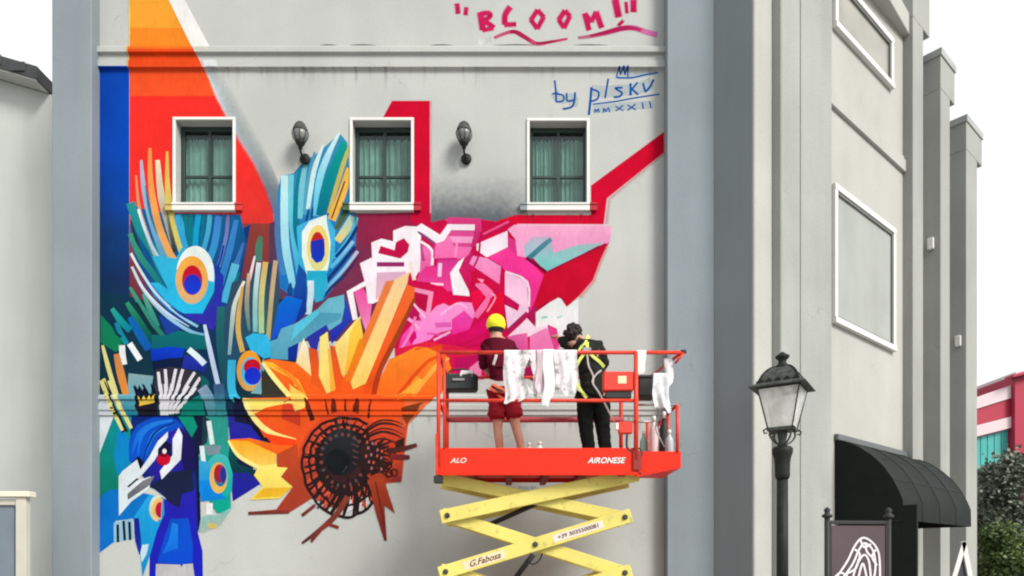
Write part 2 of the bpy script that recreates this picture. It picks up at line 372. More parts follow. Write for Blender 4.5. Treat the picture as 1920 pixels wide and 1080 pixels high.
for wi, ((a, b, c, d_), h) in enumerate(zip(WIN, HOLES)):
    x0, x1, zb, zt = h; fw = 5.2 * K; RV = .175
    bm = bmesh.new()
    box(bm, x0 - fw, x1 + fw, D - .022, D - .0005 + .002, zt, zt + fw)
    box(bm, x0 - fw, x0, D - .022, D + .0015, zb, zt - .0005); box(bm, x1, x1 + fw, D - .022, D + .0015, zb, zt - .0005)
    win = fin('window', bm, M_white, bld, bevel=.003); tag(win, wl[wi])
    bm = bmesh.new()   # reveal lining
    quad(bm, (x0, D - .001, zb), (x0, D + RV, zb), (x0, D + RV, zt), (x0, D - .001, zt)); quad(bm, (x1, D - .001, zb), (x1, D - .001, zt), (x1, D + RV, zt), (x1, D + RV, zb))
    quad(bm, (x0, D - .001, zt), (x0, D + RV, zt), (x1, D + RV, zt), (x1, D - .001, zt)); quad(bm, (x0, D - .001, zb), (x1, D - .001, zb), (x1, D + RV, zb + .02), (x0, D + RV, zb + .02))
    fin('reveal', bm, M_wall, win)
    zs0 = WZ(398.5)
    bm = bmesh.new(); box(bm, x0 - fw, x1 + fw, D - .045, D - .001, zs0 + .01, zb - .028); box(bm, x0 - fw, x1 + fw, D - .055, D - .001, zb - .027, zb)
    tag(fin('sill', bm, M_white, win, bevel=.004), 'white sill')
    for k, (xa, xb) in enumerate(((x0 - fw - 13*K, x0 - fw - .0008), (x1 + fw + .0008, x1 + fw + 14*K))):
        mm = mat('sill_end_paint_%d_%d' % (wi, k), alb(ears[wi][k]), .7)
        bm = bmesh.new(); box(bm, xa, xb, D - .055, D - .001, zb - .027, zb); box(bm, xa, xb, D - .045, D - .012, zs0 + .01, zb - .0275)
        fin('sill_end', bm, mm, win, bevel=.003)
    # sash
    yf = D + .13; fs = .05; xm = (x0 + x1) / 2; zm = zb + (zt - zb) * .40
    bm = bmesh.new()
    box(bm, x0, x1, yf, yf + .05, zt - fs*1.2, zt + .0); box(bm, x0, x1, yf, yf + .05, zb + .02, zb + .045)
    box(bm, x0, x0 + fs, yf, yf + .05, zb + .046, zt - fs*1.2 - .0005); box(bm, x1 - .03, x1, yf, yf + .05, zb + .046, zt - fs*1.2 - .0005)
    fin('sash', bm, M_sash, win, bevel=.003)
    bm = bmesh.new(); box(bm, xm - .018 + .01, xm + .018 + .01, yf + .004, yf + .045, zb + .046, zt - fs*1.2 - .0005); fin('mullion', bm, M_sash, win)
    for q, (u0, u1) in enumerate(((x0 + fs + .001, xm - .009), (xm + .029, x1 - .031))):
        bm = bmesh.new(); box(bm, u0, u1, yf + .006, yf + .04, zm - .014, zm + .014); fin('glazing_bar', bm, M_sash, win)
        for (v0, v1) in ((zb + .046, zm - .015), (zm + .015, zt - fs*1.2 - .001)):
            bm = bmesh.new(); quad(bm, (u0, yf + .02, v0), (u1, yf + .02, v0), (u1, yf + .02, v1), (u0, yf + .02, v1)); fin('pane', bm, M_glass, win)
        # curtain
        bm = bmesh.new(); N = 60; row = []
        ua, ub = u0 - .02, u1 + .02
        for k in range(N+1):
            f_ = k / N; yy = D + .215 + .013*math.sin(f_*(26 + 9*wi - 5*q) + q*2 + wi + 1.6*math.sin(f_*4 + wi)) + .010*math.sin(f_*(61 + 13*q) + wi*3)
            row.append((bm.verts.new((ua + (ub-ua)*f_, yy, zb + .01)), bm.verts.new((ua + (ub-ua)*f_, yy + .008*math.sin(f_*21+wi), zt - .12 + .01*math.sin(f_*50)))))
        for k in range(N): bm.faces.new((row[k][0], row[k+1][0], row[k+1][1], row[k][1]))
        fin('curtain', bm, M_curt, win, smooth=True)
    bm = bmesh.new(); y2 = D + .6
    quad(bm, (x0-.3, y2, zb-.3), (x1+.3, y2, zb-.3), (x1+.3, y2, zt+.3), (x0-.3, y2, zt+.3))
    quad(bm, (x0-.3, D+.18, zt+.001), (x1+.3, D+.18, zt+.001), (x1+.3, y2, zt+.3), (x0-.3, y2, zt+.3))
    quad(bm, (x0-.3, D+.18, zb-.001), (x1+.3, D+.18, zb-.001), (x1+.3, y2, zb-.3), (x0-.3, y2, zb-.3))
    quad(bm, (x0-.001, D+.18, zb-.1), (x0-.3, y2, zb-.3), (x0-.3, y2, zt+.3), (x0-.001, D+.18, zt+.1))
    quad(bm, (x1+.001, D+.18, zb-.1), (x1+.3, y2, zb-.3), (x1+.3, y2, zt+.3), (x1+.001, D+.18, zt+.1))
    fin('dark_room_backing', bm, M_dark, win)  # near-black backing, the unlit room's shade put into its colour

# ================================================================== MURAL (flat paint draped over the wall and its mouldings)
M_paint = bpy.data.materials.new('mural_paint'); M_paint.use_nodes = True; t = M_paint.node_tree; b = t.nodes['Principled BSDF']
b.inputs['Roughness'].default_value = .8; b.inputs['Specular IOR Level'].default_value = .0
at = t.nodes.new('ShaderNodeAttribute'); at.attribute_name = 'Col'
tc = t.nodes.new('ShaderNodeTexCoord')
n = t.nodes.new('ShaderNodeTexNoise'); n.inputs['Scale'].default_value = 3.5; n.inputs['Detail'].default_value = 7
t.links.new(tc.outputs['Object'], n.inputs['Vector'])
r = t.nodes.new('ShaderNodeMapRange'); r.inputs['From Min'].default_value = .3; r.inputs['From Max'].default_value = .7
r.inputs['To Min'].default_value = .90; r.inputs['To Max'].default_value = 1.07
t.links.new(n.outputs['Fac'], r.inputs['Value'])
v = t.nodes.new('ShaderNodeVectorMath'); v.operation = 'SCALE'
nr = t.nodes.new('ShaderNodeTexNoise'); nr.inputs['Scale'].default_value = 26; nr.inputs['Detail'].default_value = 5; nr.inputs['Roughness'].default_value = .7
mpp = t.nodes.new('ShaderNodeMapping'); mpp.inputs['Scale'].default_value = (1.0, 1.0, .28); t.links.new(tc.outputs['Object'], mpp.inputs['Vector']); t.links.new(mpp.outputs[0], nr.inputs['Vector'])
rr = t.nodes.new('ShaderNodeMapRange'); rr.inputs['From Min'].default_value = .3; rr.inputs['From Max'].default_value = .7; rr.inputs['To Min'].default_value = .91; rr.inputs['To Max'].default_value = 1.06
t.links.new(nr.outputs['Fac'], rr.inputs['Value']); mz = t.nodes.new('ShaderNodeMath'); mz.operation = 'MULTIPLY'; t.links.new(r.outputs[0], mz.inputs[0]); t.links.new(rr.outputs[0], mz.inputs[1])
t.links.new(at.outputs['Color'], v.inputs[0]); t.links.new(mz.outputs[0], v.inputs['Scale']); t.links.new(v.outputs[0], b.inputs['Base Color'])
n3 = t.nodes.new('ShaderNodeTexNoise'); n3.inputs['Scale'].default_value = 90; t.links.new(tc.outputs['Object'], n3.inputs['Vector'])
bp = t.nodes.new('ShaderNodeBump'); bp.inputs['Strength'].default_value = .22; bp.inputs['Distance'].default_value = .01
t.links.new(n3.outputs['Fac'], bp.inputs['Height']); t.links.new(bp.outputs[0], b.inputs['Normal'])
tr = t.nodes.new('ShaderNodeBsdfTransparent'); mx = t.nodes.new('ShaderNodeMixShader')
# sprayed edges: the alpha breaks up with a fine noise
n4 = t.nodes.new('ShaderNodeTexNoise'); n4.inputs['Scale'].default_value = 14; n4.inputs['Detail'].default_value = 8; t.links.new(tc.outputs['Object'], n4.inputs['Vector'])
m1 = t.nodes.new('ShaderNodeMath'); m1.operation = 'MULTIPLY_ADD'; m1.inputs[1].default_value = .5; m1.inputs[2].default_value = -.25
t.links.new(n4.outputs['Fac'], m1.inputs[0])
m2 = t.nodes.new('ShaderNodeMath'); m2.operation = 'MULTIPLY'   # noise * a*(1-a)*4 + a
m3 = t.nodes.new('ShaderNodeMath'); m3.operation = 'SUBTRACT'; m3.inputs[0].default_value = 1; t.links.new(at.outputs['Alpha'], m3.inputs[1])
m4 = t.nodes.new('ShaderNodeMath'); m4.operation = 'MULTIPLY'; t.links.new(at.outputs['Alpha'], m4.inputs[0]); t.links.new(m3.outputs[0], m4.inputs[1])
m5 = t.nodes.new('ShaderNodeMath'); m5.operation = 'MULTIPLY'; m5.inputs[1].default_value = 4; t.links.new(m4.outputs[0], m5.inputs[0])
t.links.new(m5.outputs[0], m2.inputs[0]); t.links.new(m1.outputs[0], m2.inputs[1])
m6 = t.nodes.new('ShaderNodeMath'); m6.operation = 'ADD'; m6.use_clamp = True; t.links.new(m2.outputs[0], m6.inputs[0]); t.links.new(at.outputs['Alpha'], m6.inputs[1])
t.links.new(m6.outputs[0], mx.inputs[0]); t.links.new(tr.outputs[0], mx.inputs[1]); t.links.new(b.outputs[0], mx.inputs[2])
t.links.new(mx.outputs[0], t.nodes['Material Output'].inputs[0])

FR = {'K': (638, 375, 3.195), 'A': (180, 0, 4), 'B': (180, 240, 4), 'C': (180, 480, 4), 'D': (180, 720, 3), 'E': (420, 240, 4), 'F': (420, 480, 4),
      'G': (420, 720, 3.274), 'H': (800, 0, 3.6), 'I': (640, 380, 3.6), 'J': (860, 380, 3.6), 'X': (0, 0, 1)}
PAINT = []      # (group, [(x,y) px], faces or None, [rgba per vert])
GRP = 'painted_background'
def _c(c): return (c[0], c[1], c[2], c[3] if len(c) > 3 else 1.0)
def T(fr, p):
    x0, y0, s = FR[fr]; return (x0 + p[0] / s, y0 + p[1] / s)
def poly(fr, pts, c, c2=None, g=None):
    """flat polygon; with c2 a gradient from c to c2 along g=((x,y),(x,y)) (default top to bottom)"""
    q = [T(fr, p) for p in pts]; c = _c(c)
    if c2 is None: cols = [c] * len(q)
    else:
        c2 = _c(c2)
        if g: a, b_ = T(fr, g[0]), T(fr, g[1])
        else: a, b_ = (0, min(p[1] for p in q)), (0, max(p[1] for p in q))
        dx, dy = b_[0]-a[0], b_[1]-a[1]; L = dx*dx+dy*dy
        cols = []
        for p in q:
            u = min(1, max(0, ((p[0]-a[0])*dx + (p[1]-a[1])*dy) / L)); cols.append(tuple(c[i] + (c2[i]-c[i])*u for i in range(4)))
    PAINT.append((GRP, q, None, cols))
def strip(fr, rows, cols):
    """rows: list of (left,right) point pairs, cols: list of (cl, cr)"""
    q = []; cc = []; f = []
    for (a, b_), (ca, cb) in zip(rows, cols): q += [T(fr, a), T(fr, b_)]; cc += [_c(ca), _c(cb)]
    for i in range(len(rows)-1): f.append((2*i, 2*i+1, 2*i+3, 2*i+2))
    PAINT.append((GRP, q, f, cc))
def stroke(fr, pts, w, c, c2=None, taper=(1, 1), sm=5):
    s = FR[fr][2]; n0 = len(pts)
    q = [Vector(T(fr, p)) for p in catmull(pts, sm)]; n = len(q); c = _c(c); c2 = _c(c2) if c2 else c
    V = []; CC = []; f = []
    for i, p in enumerate(q):
        d = (q[min(i+1, n-1)] - q[max(i-1, 0)]).normalized(); nn_ = Vector((-d.y, d.x)); u = i / (n-1)
        tp = taper[0] + (1-taper[0]) * min(1, u*2.5) if u < .4 else 1
        if u > .6: tp *= taper[1] + (1-taper[1]) * min(1, (1-u)*2.5)
        ww = w / s / 2 * tp
        V += [p + nn_*ww, p - nn_*ww]; col = tuple(c[k] + (c2[k]-c[k])*u for k in range(4)); CC += [col, col]
        if i: f.append((2*i-2, 2*i-1, 2*i+1, 2*i))
    PAINT.append((GRP, [tuple(v_) for v_ in V], f, CC))
def ell(fr, cx, cy, rx, ry, c, c2=None, a0=0, a1=360, rot=0):
    pts = []; n = 28
    for k in range(n if a1-a0 >= 360 else n+1):
        a = R(a0 + (a1-a0)*k/n); x, y = rx*math.cos(a), ry*math.sin(a); cr, sr = math.cos(R(rot)), math.sin(R(rot))
        pts.append((cx + x*cr - y*sr, cy + x*sr + y*cr))
    poly(fr, pts, c, c2)
def ring(fr, cx, cy, rx, ry, w, c, a0=0, a1=360, wob=0):
    n = 40; s = FR[fr][2]; V = []; CC = []; f = []
    for k in range(n+1):
        a = R(a0 + (a1-a0)*k/n); wb = 1 + wob*math.sin(a*5+1)
        for sg in (-.5, .5): V.append(T(fr, (cx + (rx*wb+sg*w)*math.cos(a), cy + (ry*wb+sg*w)*math.sin(a)))); CC.append(_c(c))
        if k: f.append((2*k-2, 2*k-1, 2*k+1, 2*k))
    PAINT.append((GRP, V, f, CC))

# ---- background fields
poly('X', [(187, 128), (242.5, 128), (242.5, 290), (187, 290)], (0, 72, 180), (8, 78, 192), ((187, 0), (242, 0)))
strip('X', [((187, 290), (242.5, 290)), ((187, 360), (242.5, 360)), ((187, 430), (242.5, 430)), ((187, 520), (243, 520)), ((187, 600), (262, 600))],
      [((0, 72, 180), (8, 78, 192)), ((18, 66, 150), (10, 75, 180)), ((26, 58, 112), (24, 66, 135)), ((24, 52, 92), (30, 50, 100)), ((22, 60, 80), (20, 60, 90))])
EL = [(243, 316.5, 0), (243, 343, 52), (243, 360, 86), (243, 382, 128), (243, 405, 180), (243, 425, 220), (243, 447, 262), (243, 475, 307), (243, 497, 355), (243, 512, 400), (243, 514, 419)]
def erow(y):
    for (l, r_, a), (_, r2, b_) in zip(EL, EL[1:]):
        if a <= y <= b_: return r_ + (r2-r_)*(y-a)/(b_-a)
for (ya, yb, c) in [(0, 52, (252, 168, 58)), (52, 86, (253, 145, 45)), (86, 98, (246, 120, 40)), (98, 128, (245, 82, 36)), (128, 180, (255, 90, 45)), (180, 300, (255, 54, 48))]:
    poly('X', [(243, ya), (erow(ya) if ya else 316.5, ya)] + [(r_, y) for _, r_, y in EL if ya < y < yb] + [(erow(yb), yb), (243, yb)], c)
poly('X', [(243, -60), (286, -60), (316.5, 0), (243, 0)], (252, 175, 66))
poly('X', [(243, 300), (erow(300), 300), (475, 307), (497, 355), (512, 400), (514, 419), (243, 419)], (253, 52, 48), (226, 58, 52))
strip('X', [((239, -60), (243.5, -60)), ((239, 0), (243.5, 0)), ((239, 128), (243.5, 128))], [((240, 235, 170, 0), (240, 225, 150))]*3)
poly('A', [(420, -240), (545, -240), (665, 0), (850, 345), (715, 345), (546, 0)], (252, 252, 248))
poly('A', [(715, 345), (850, 345), (868, 400), (770, 400)], (225, 225, 215), (215, 215, 205))
poly('A', [(800, 455), (910, 455), (925, 515), (805, 515)], (232, 236, 236))
# pale to dark grey blue spray right of the orange triangle
strip('X', [((382, 128), (408, 128)), ((405, 180), (440, 175)), ((425, 220), (462, 215)), ((447, 262), (485, 258)), ((475, 307), (500, 290)), ((497, 355), (520, 335)), ((512, 400), (527, 360)), ((514, 425), (530, 425))],
      [((214, 228, 234), (208, 220, 226, 0)), ((208, 222, 230), (206, 214, 216, 0)), ((196, 210, 218), (200, 208, 208, 0)), ((176, 192, 200), (190, 198, 200, 0)), ((150, 165, 175), (176, 184, 188, .1)), ((120, 135, 150), (150, 160, 168, .3)), ((104, 120, 150), (125, 138, 155, .6)), ((90, 115, 160), (100, 130, 165))])
strip('X', [((378, 118), (383, 118)), ((401, 180), (407, 180)), ((421, 220), (428, 220)), ((443, 262), (451, 262)), ((472, 307), (480, 307)), ((494, 355), (501, 355)), ((509, 400), (514, 400))],
      [((255, 170, 150, .0), (255, 225, 215)), ((255, 170, 150, .0), (250, 225, 220)), ((250, 150, 150, 0), (235, 200, 205)), ((250, 140, 140, 0), (225, 170, 180)), ((240, 120, 120, 0), (205, 160, 170)), ((230, 90, 90, 0), (160, 120, 140)), ((225, 60, 60, 0), (130, 110, 150))])
# maroon fields
poly('X', [(243, 419), (514, 419), (520, 600), (243, 600)], (150, 66, 58), (96, 48, 72))
poly('X', [(505, 419), (540, 405), (780, 398), (800, 430), (760, 640), (505, 640)], (150, 40, 78), (84, 62, 88), ((780, 400), (560, 540)))
poly('X', [(652, 400), (800, 400), (812, 418), (745, 440), (700, 470), (655, 440)], (138, 46, 78), (178, 28, 72), ((652, 0), (800, 0)))
# dark lower fields
poly('X', [(187, 545), (262, 560), (330, 600), (420, 560), (540, 560), (560, 700), (560, 800), (440, 800), (187, 800)], (22, 58, 82), (24, 52, 62))
poly('X', [(330, 470), (415, 450), (470, 420), (445, 560), (440, 780), (360, 780), (380, 640), (300, 600)], (26, 60, 130), (22, 50, 70))
# grey soft spray between second and third window
cols = []
for (y, a) in ((300, 0), (330, .12), (360, .38), (385, .62), (410, .9), (430, 1)):
    cols.append((y, a))
XS = [806, 830, 880, 940, 990]; AX = [.95, 1, 1, .95, .35]
for k in range(4):
    rows = []; cc = []
    for (y, a) in cols:
        rows.append(((XS[k], y), (XS[k+1], y)))
        gcol = (122 - 20*a, 128 - 18*a, 136 - 16*a); cc.append(((*gcol, a*a*.4*AX[k] + a*.55*AX[k]), (*gcol, a*a*.4*AX[k+1] + a*.55*AX[k+1])))
    strip('X', rows, cc)
rows = [((990, 385), (1000, 385)), ((990, 405), (1050, 405))]
# crimson band left of / over the second window
poly('X', [(717, 222), (735, 189), (806, 189), (806, 330), (775, 330), (775, 222)], (214, 0, 52))
poly('X', [(775, 330), (806, 330), (808, 420), (770, 418), (770, 398), (775, 398)], (214, 0, 52), (205, 4, 62))
strip('X', [((806, 189), (811, 189)), ((806, 400), (811, 400))], [((240, 190, 200, .9), (230, 200, 205, 0))]*2)
# crimson band right, under third window and up to the pilaster
poly('X', [(1245, 247), (1245, 286), (1138, 372), (1132, 421), (968, 423), (905, 452), (872, 440), (905, 424), (965, 403), (1108, 403), (1108, 348)], (214, 4, 50), (222, 0, 56))
strip('X', [((1245, 286), (1245, 293)), ((1140, 372), (1147, 376)), ((1134, 420), (1142, 420))], [((245, 180, 185, .8), (230, 200, 205, 0))]*3)

# ---- peacock feather with the large round eye (left)
GRP = 'painted_feather'
poly('B', [(262, 560), (330, 600), (420, 620), (560, 640), (1085, 650), (1130, 870), (1080, 1080), (1050, 1240), (900, 1480), (600, 1450), (380, 1200), (255, 860)], (24, 100, 150), (26, 66, 140))
stroke('B', [(258, 560), (330, 760), (430, 920), (500, 1080), (640, 1280)], 66, (42, 146, 146), (20, 130, 150))
stroke('B', [(260, 790), (330, 960), (420, 1080), (520, 1230)], 46, (70, 156, 122), (20, 120, 130))
stroke('B', [(262, 690), (300, 830), (350, 930)], 22, (50, 50, 70), (20, 70, 90), (.3, .2))
stroke('B', [(300, 355), (325, 600), (385, 800), (450, 960), (560, 1120)], 30, (240, 140, 95), (150, 195, 215), (.5, 1))
stroke('B', [(340, 240), (362, 470), (430, 740), (510, 960), (590, 1090)], 50, (186, 196, 222), (60, 150, 190), (.35, 1))
stroke('B', [(370, 430), (410, 640), (460, 800)], 24, (40, 110, 160), (40, 130, 170), (.2, .2))
stroke('B', [(405, 150), (412, 420), (462, 700), (545, 920), (600, 1010)], 52, (254, 156, 82), (228, 176, 98), (.45, 1))
stroke('B', [(462, 240), (485, 480), (525, 660), (580, 880)], 56, (250, 236, 200), (150, 150, 135), (.6, .7))
stroke('B', [(530, 560), (560, 760), (590, 930)], 34, (150, 150, 120), (50, 55, 60), (.3, .8))
stroke('B', [(534, 175), (540, 480), (590, 740), (645, 930)], 48, (232, 196, 92), (214, 210, 110), (.35, 1))
stroke('B', [(318, 610), (370, 770), (440, 920), (560, 1090)], 20, (235, 246, 250), (150, 200, 225))
stroke('C', [(480, 30), (540, 130), (560, 180)], 26, (220, 170, 130), (190, 160, 130), (.3, .3))
stroke('C', [(500, 110), (530, 170), (545, 240)], 30, (70, 50, 80), (20, 60, 140), (.2, .2))
stroke('B', [(612, 650), (650, 800), (690, 920)], 60, (62, 178, 224), (50, 160, 215))
stroke('B', [(690, 650), (702, 780), (715, 900)], 70, (8, 126, 134), (14, 120, 150), (1, .5))
stroke('B', [(770, 650), (752, 780), (745, 910)], 42, (30, 172, 216), (20, 160, 215))
stroke('B', [(812, 650), (795, 800), (780, 930)], 24, (0, 128, 140), (20, 110, 160))
stroke('B', [(856, 650), (838, 790), (800, 940)], 36, (84, 182, 214), (60, 160, 210))
stroke('B', [(922, 660), (892, 860), (846, 1000)], 52, (66, 130, 200), (50, 160, 215))
stroke('B', [(990, 655), (975, 820), (920, 1040)], 26, (126, 110, 176), (110, 140, 200))
stroke('B', [(1052, 690), (1012, 880), (958, 1080), (930, 1180)], 50, (60, 130, 200), (50, 130, 200), (.7, 1))
stroke('B', [(1106, 860), (1060, 1000), (1000, 1160), (960, 1260)], 42, (70, 110, 185), (60, 150, 210), (.4, 1))
stroke('B', [(960, 880), (930, 1000), (900, 1080)], 16, (30, 60, 160), (20, 50, 170))
stroke('C', [(1048, 60), (1010, 190), (965, 350)], 60, (100, 190, 215), (70, 180, 226))
stroke('C', [(1080, 120), (1030, 240), (1000, 330)], 34, (14, 110, 120), (20, 120, 130), (.4, .4))
poly('C', [(880, 60), (960, 150), (940, 380), (880, 560), (810, 520), (640, 440), (800, 430), (890, 300)], (30, 60, 170), (58, 46, 176))
poly('C', [(420, 0), (500, 0), (600, 20), (640, -60), (760, -60), (880, 60), (893, 160), (885, 270), (800, 430), (660, 432), (520, 350), (400, 200), (470, 200), (540, 250)], (56, 176, 214), (40, 190, 236))
poly('C', [(400, 190), (520, 330), (650, 432), (560, 420), (430, 300)], (40, 120, 190))
ell('C', 745, 140, 142, 215, (236, 246, 244), None, 190, 375)
ell('C', 720, 180, 122, 180, (250, 172, 66), (214, 176, 128))
ell('C', 722, 182, 76, 112, (206, 22, 40), (190, 40, 90))
ell('C', 725, 214, 66, 76, (34, 52, 190), (26, 62, 214))
stroke('C', [(262, -20), (340, 120), (440, 270), (560, 390), (680, 480), (765, 530)], 20, (232, 240, 246), (130, 196, 226))
stroke('C', [(270, 80), (350, 240), (470, 390), (600, 500), (720, 570), (812, 592)], 30, (206, 226, 244), (110, 176, 214), (.6, .7))
stroke('C', [(320, 190), (420, 320), (540, 430), (700, 530)], 18, (240, 246, 252), (180, 210, 235), (.4, .3))
stroke('C', [(560, 380), (640, 440), (740, 500)], 16, (20, 50, 130), (30, 50, 150), (.3, .3))

# ---- feather between the first and second windows
poly('E', [(400, 480), (430, 360), (520, 340), (600, 250), (700, 190), (870, 40), (925, 110), (945, 400), (1000, 680), (985, 900), (860, 1150), (740, 1300), (560, 1300), (420, 1200), (390, 800)], (60, 150, 190), (30, 110, 190))
stroke('E', [(400, 560), (400, 760), (420, 960), (450, 1100)], 46, (90, 120, 170), (60, 130, 190), (.3, 1))
stroke('E', [(455, 355), (452, 620), (462, 880), (500, 1100), (520, 1200)], 60, (206, 246, 250), (120, 200, 228), (.9, .7))
stroke('E', [(505, 350), (500, 640), (530, 900), (560, 1080), (590, 1240)], 38, (120, 214, 224), (50, 160, 214))
stroke('E', [(566, 310), (545, 560), (545, 780), (590, 980)], 50, (10, 134, 142), (12, 110, 150), (.4, .8))
stroke('E', [(622, 215), (585, 440), (570, 680)], 44, (130, 196, 214), (110, 200, 220), (.4, .8))
stroke('E', [(680, 180), (632, 420), (604, 650)], 36, (96, 158, 184), (80, 170, 200), (.4, .8))
stroke('E', [(745, 128), (676, 320), (630, 610)], 36, (220, 244, 248), (200, 240, 246), (.4, .9))
stroke('E', [(772, 180), (706, 380), (668, 640)], 18, (60, 140, 186), (50, 130, 190))
stroke('E', [(866, 36), (782, 200), (714, 400), (690, 660)], 50, (230, 250, 250), (90, 204, 238), (.35, 1))
stroke('E', [(640, 600), (620, 680), (610, 740)], 16, (20, 70, 130), (20, 70, 130), (.3, .3))
stroke('E', [(668, 590), (662, 640), (655, 700)], 14, (20, 70, 130), (20, 70, 130), (.3, .3))
stroke('E', [(905, 105), (838, 290), (770, 470), (735, 660)], 92, (0, 168, 152), (0, 118, 150), (.4, 1))
stroke('E', [(945, 120), (880, 320), (785, 640)], 34, (196, 204, 104), (214, 180, 90), (.5, .8))
stroke('E', [(938, 300), (890, 480), (808, 690)], 62, (246, 196, 84), (248, 186, 78), (.6, 1))
stroke('E', [(906, 400), (860, 530), (806, 680)], 11, (92, 60, 40), (92, 60, 40))
stroke('E', [(940, 560), (895, 660), (840, 760)], 44, (60, 96, 58), (90, 104, 60), (.6, .6))
stroke('E', [(970, 665), (915, 760), (850, 850)], 66, (166, 212, 206), (236, 206, 124), (.9, .8))
stroke('E', [(992, 670), (950, 810), (830, 980)], 34, (96, 190, 210), (60, 176, 218))
stroke('E', [(1000, 740), (930, 860), (838, 970)], 26, (24, 60, 122), (20, 60, 130))
stroke('E', [(970, 850), (890, 950), (800, 1050)], 28, (150, 196, 230), (80, 180, 226))
stroke('E', [(985, 890), (880, 1020), (760, 1160), (715, 1215)], 26, (34, 48, 110), (18, 60, 110))
stroke('E', [(1003, 925), (900, 1060), (790, 1180), (730, 1250)], 24, (190, 208, 236), (70, 170, 206))
stroke('E', [(1015, 960), (900, 1110), (800, 1200), (760, 1260)], 22, (50, 40, 90), (30, 60, 120), (.3, .5))
poly('E', [(545, 740), (640, 690), (770, 650), (835, 770), (832, 960), (770, 1100), (780, 1180), (740, 1290), (680, 1290), (620, 1180), (560, 1000)], (74, 182, 226), (46, 176, 214))
poly('E', [(585, 780), (640, 700), (770, 650), (770, 700), (800, 860), (790, 1000), (770, 1100), (620, 1100), (585, 960)], (236, 246, 240), (240, 248, 230))
ell('E', 706, 900, 84, 172, (246, 214, 120), (224, 226, 150))
ell('E', 702, 895, 54, 116, (206, 40, 40), (150, 40, 90))
poly('E', [(650, 850), (752, 830), (756, 950), (735, 1000), (690, 1012), (655, 970)], (40, 50, 180), (24, 60, 206))
poly('F', [(620, 110), (780, 110), (760, 180), (700, 280), (750, 325), (690, 350), (640, 250)], (34, 176, 210), (64, 180, 214))
stroke('F', [(650, 185), (650, 300), (632, 440)], 46, (226, 242, 248), (190, 224, 236))
poly('F', [(560, 60), (620, 130), (620, 420), (545, 510), (520, 300)], (30, 90, 170), (24, 50, 150))
stroke('F', [(500, 200), (495, 260), (495, 300)], 40, (30, 80, 140), (16, 70, 140), (.2, 1))
poly('F', [(395, 380), (470, 300), (590, 330), (540, 480), (470, 560), (350, 640)], (10, 110, 220), (30, 76, 200))
poly('F', [(900, 290), (780, 320), (700, 400), (540, 505), (430, 545), (400, 620), (350, 640), (350, 770), (480, 780), (480, 690), (560, 655), (770, 520), (790, 560), (880, 500), (905, 380)], (112, 190, 208), (84, 160, 190))
poly('F', [(880, 430), (700, 425), (500, 600), (490, 670), (560, 655), (770, 520), (880, 470)], (78, 156, 182), (90, 164, 188))
poly('F', [(700, 400), (540, 505), (500, 640), (520, 620), (720, 430)], (88, 196, 224))
poly('F', [(905, 290), (960, 480), (808, 660), (790, 570), (890, 490), (905, 380)], (34, 84, 190), (40, 44, 170))
poly('F', [(770, 515), (620, 610), (650, 690), (700, 705), (720, 600), (780, 560)], (40, 55, 172), (54, 54, 160))
poly('F', [(480, 690), (560, 650), (545, 780), (480, 780)], (22, 50, 150))

# ---- smaller feather, low between the others
poly('F', [(60, 200), (150, 170), (400, 20), (420, 300), (380, 520), (350, 640), (160, 700), (60, 1080), (0, 1080), (-10, 500)], (60, 80, 100), (30, 80, 110))
stroke('E', [(275, 810), (262, 900), (258, 1000)], 54, (84, 126, 96), (70, 134, 120), (.5, 1))
stroke('F', [(-20, 380), (-30, 600), (-10, 800), (20, 1000)], 60, (40, 110, 112), (26, 70, 90))
stroke('F', [(232, 0), (200, 140), (178, 230)], 22, (236, 232, 240), (220, 215, 215), (.6, .4))
stroke('F', [(188, 130), (172, 360), (190, 560)], 34, (228, 176, 142), (80, 132, 128), (.7, .5))
stroke('F', [(152, 190), (84, 350), (60, 520), (40, 740)], 34, (246, 242, 216), (130, 170, 176), (.6, .7))
stroke('F', [(140, 230), (112, 420), (108, 570), (140, 720)], 38, (216, 170, 100), (214, 176, 96), (.5, 1))
stroke('F', [(262, 50), (236, 300), (236, 570)], 36, (222, 238, 242), (120, 186, 192))
stroke('F', [(312, 45), (282, 300), (282, 580)], 42, (226, 184, 104), (164, 212, 160))
stroke('F', [(388, 35), (360, 280), (330, 630)], 34, (206, 164, 136), (176, 172, 118))
stroke('F', [(345, 60), (318, 300), (310, 560)], 20, (40, 60, 90), (60, 110, 110))
poly('F', [(160, 612), (220, 578), (320, 590), (352, 650), (350, 760), (300, 770), (250, 735), (200, 710)], (52, 184, 230))
stroke('F', [(60, 780), (55, 950), (70, 1040), (110, 1090)], 60, (58, 176, 220), (60, 190, 224))
ell('F', 192, 862, 96, 152, (248, 160, 44), (206, 164, 100))
poly('F', [(235, 900), (300, 760), (300, 1040), (200, 1030), (250, 960)], (120, 170, 180))
ell('F', 200, 865, 72, 106, (90, 190, 230), (70, 190, 232))
ell('F', 212, 835, 64, 62, (200, 26, 44), (186, 24, 66))
ell('F', 216, 900, 62, 66, (34, 46, 196), (28, 56, 216))
poly('F', [(280, 850), (480, 1060), (280, 1060)], (58, 56, 46))

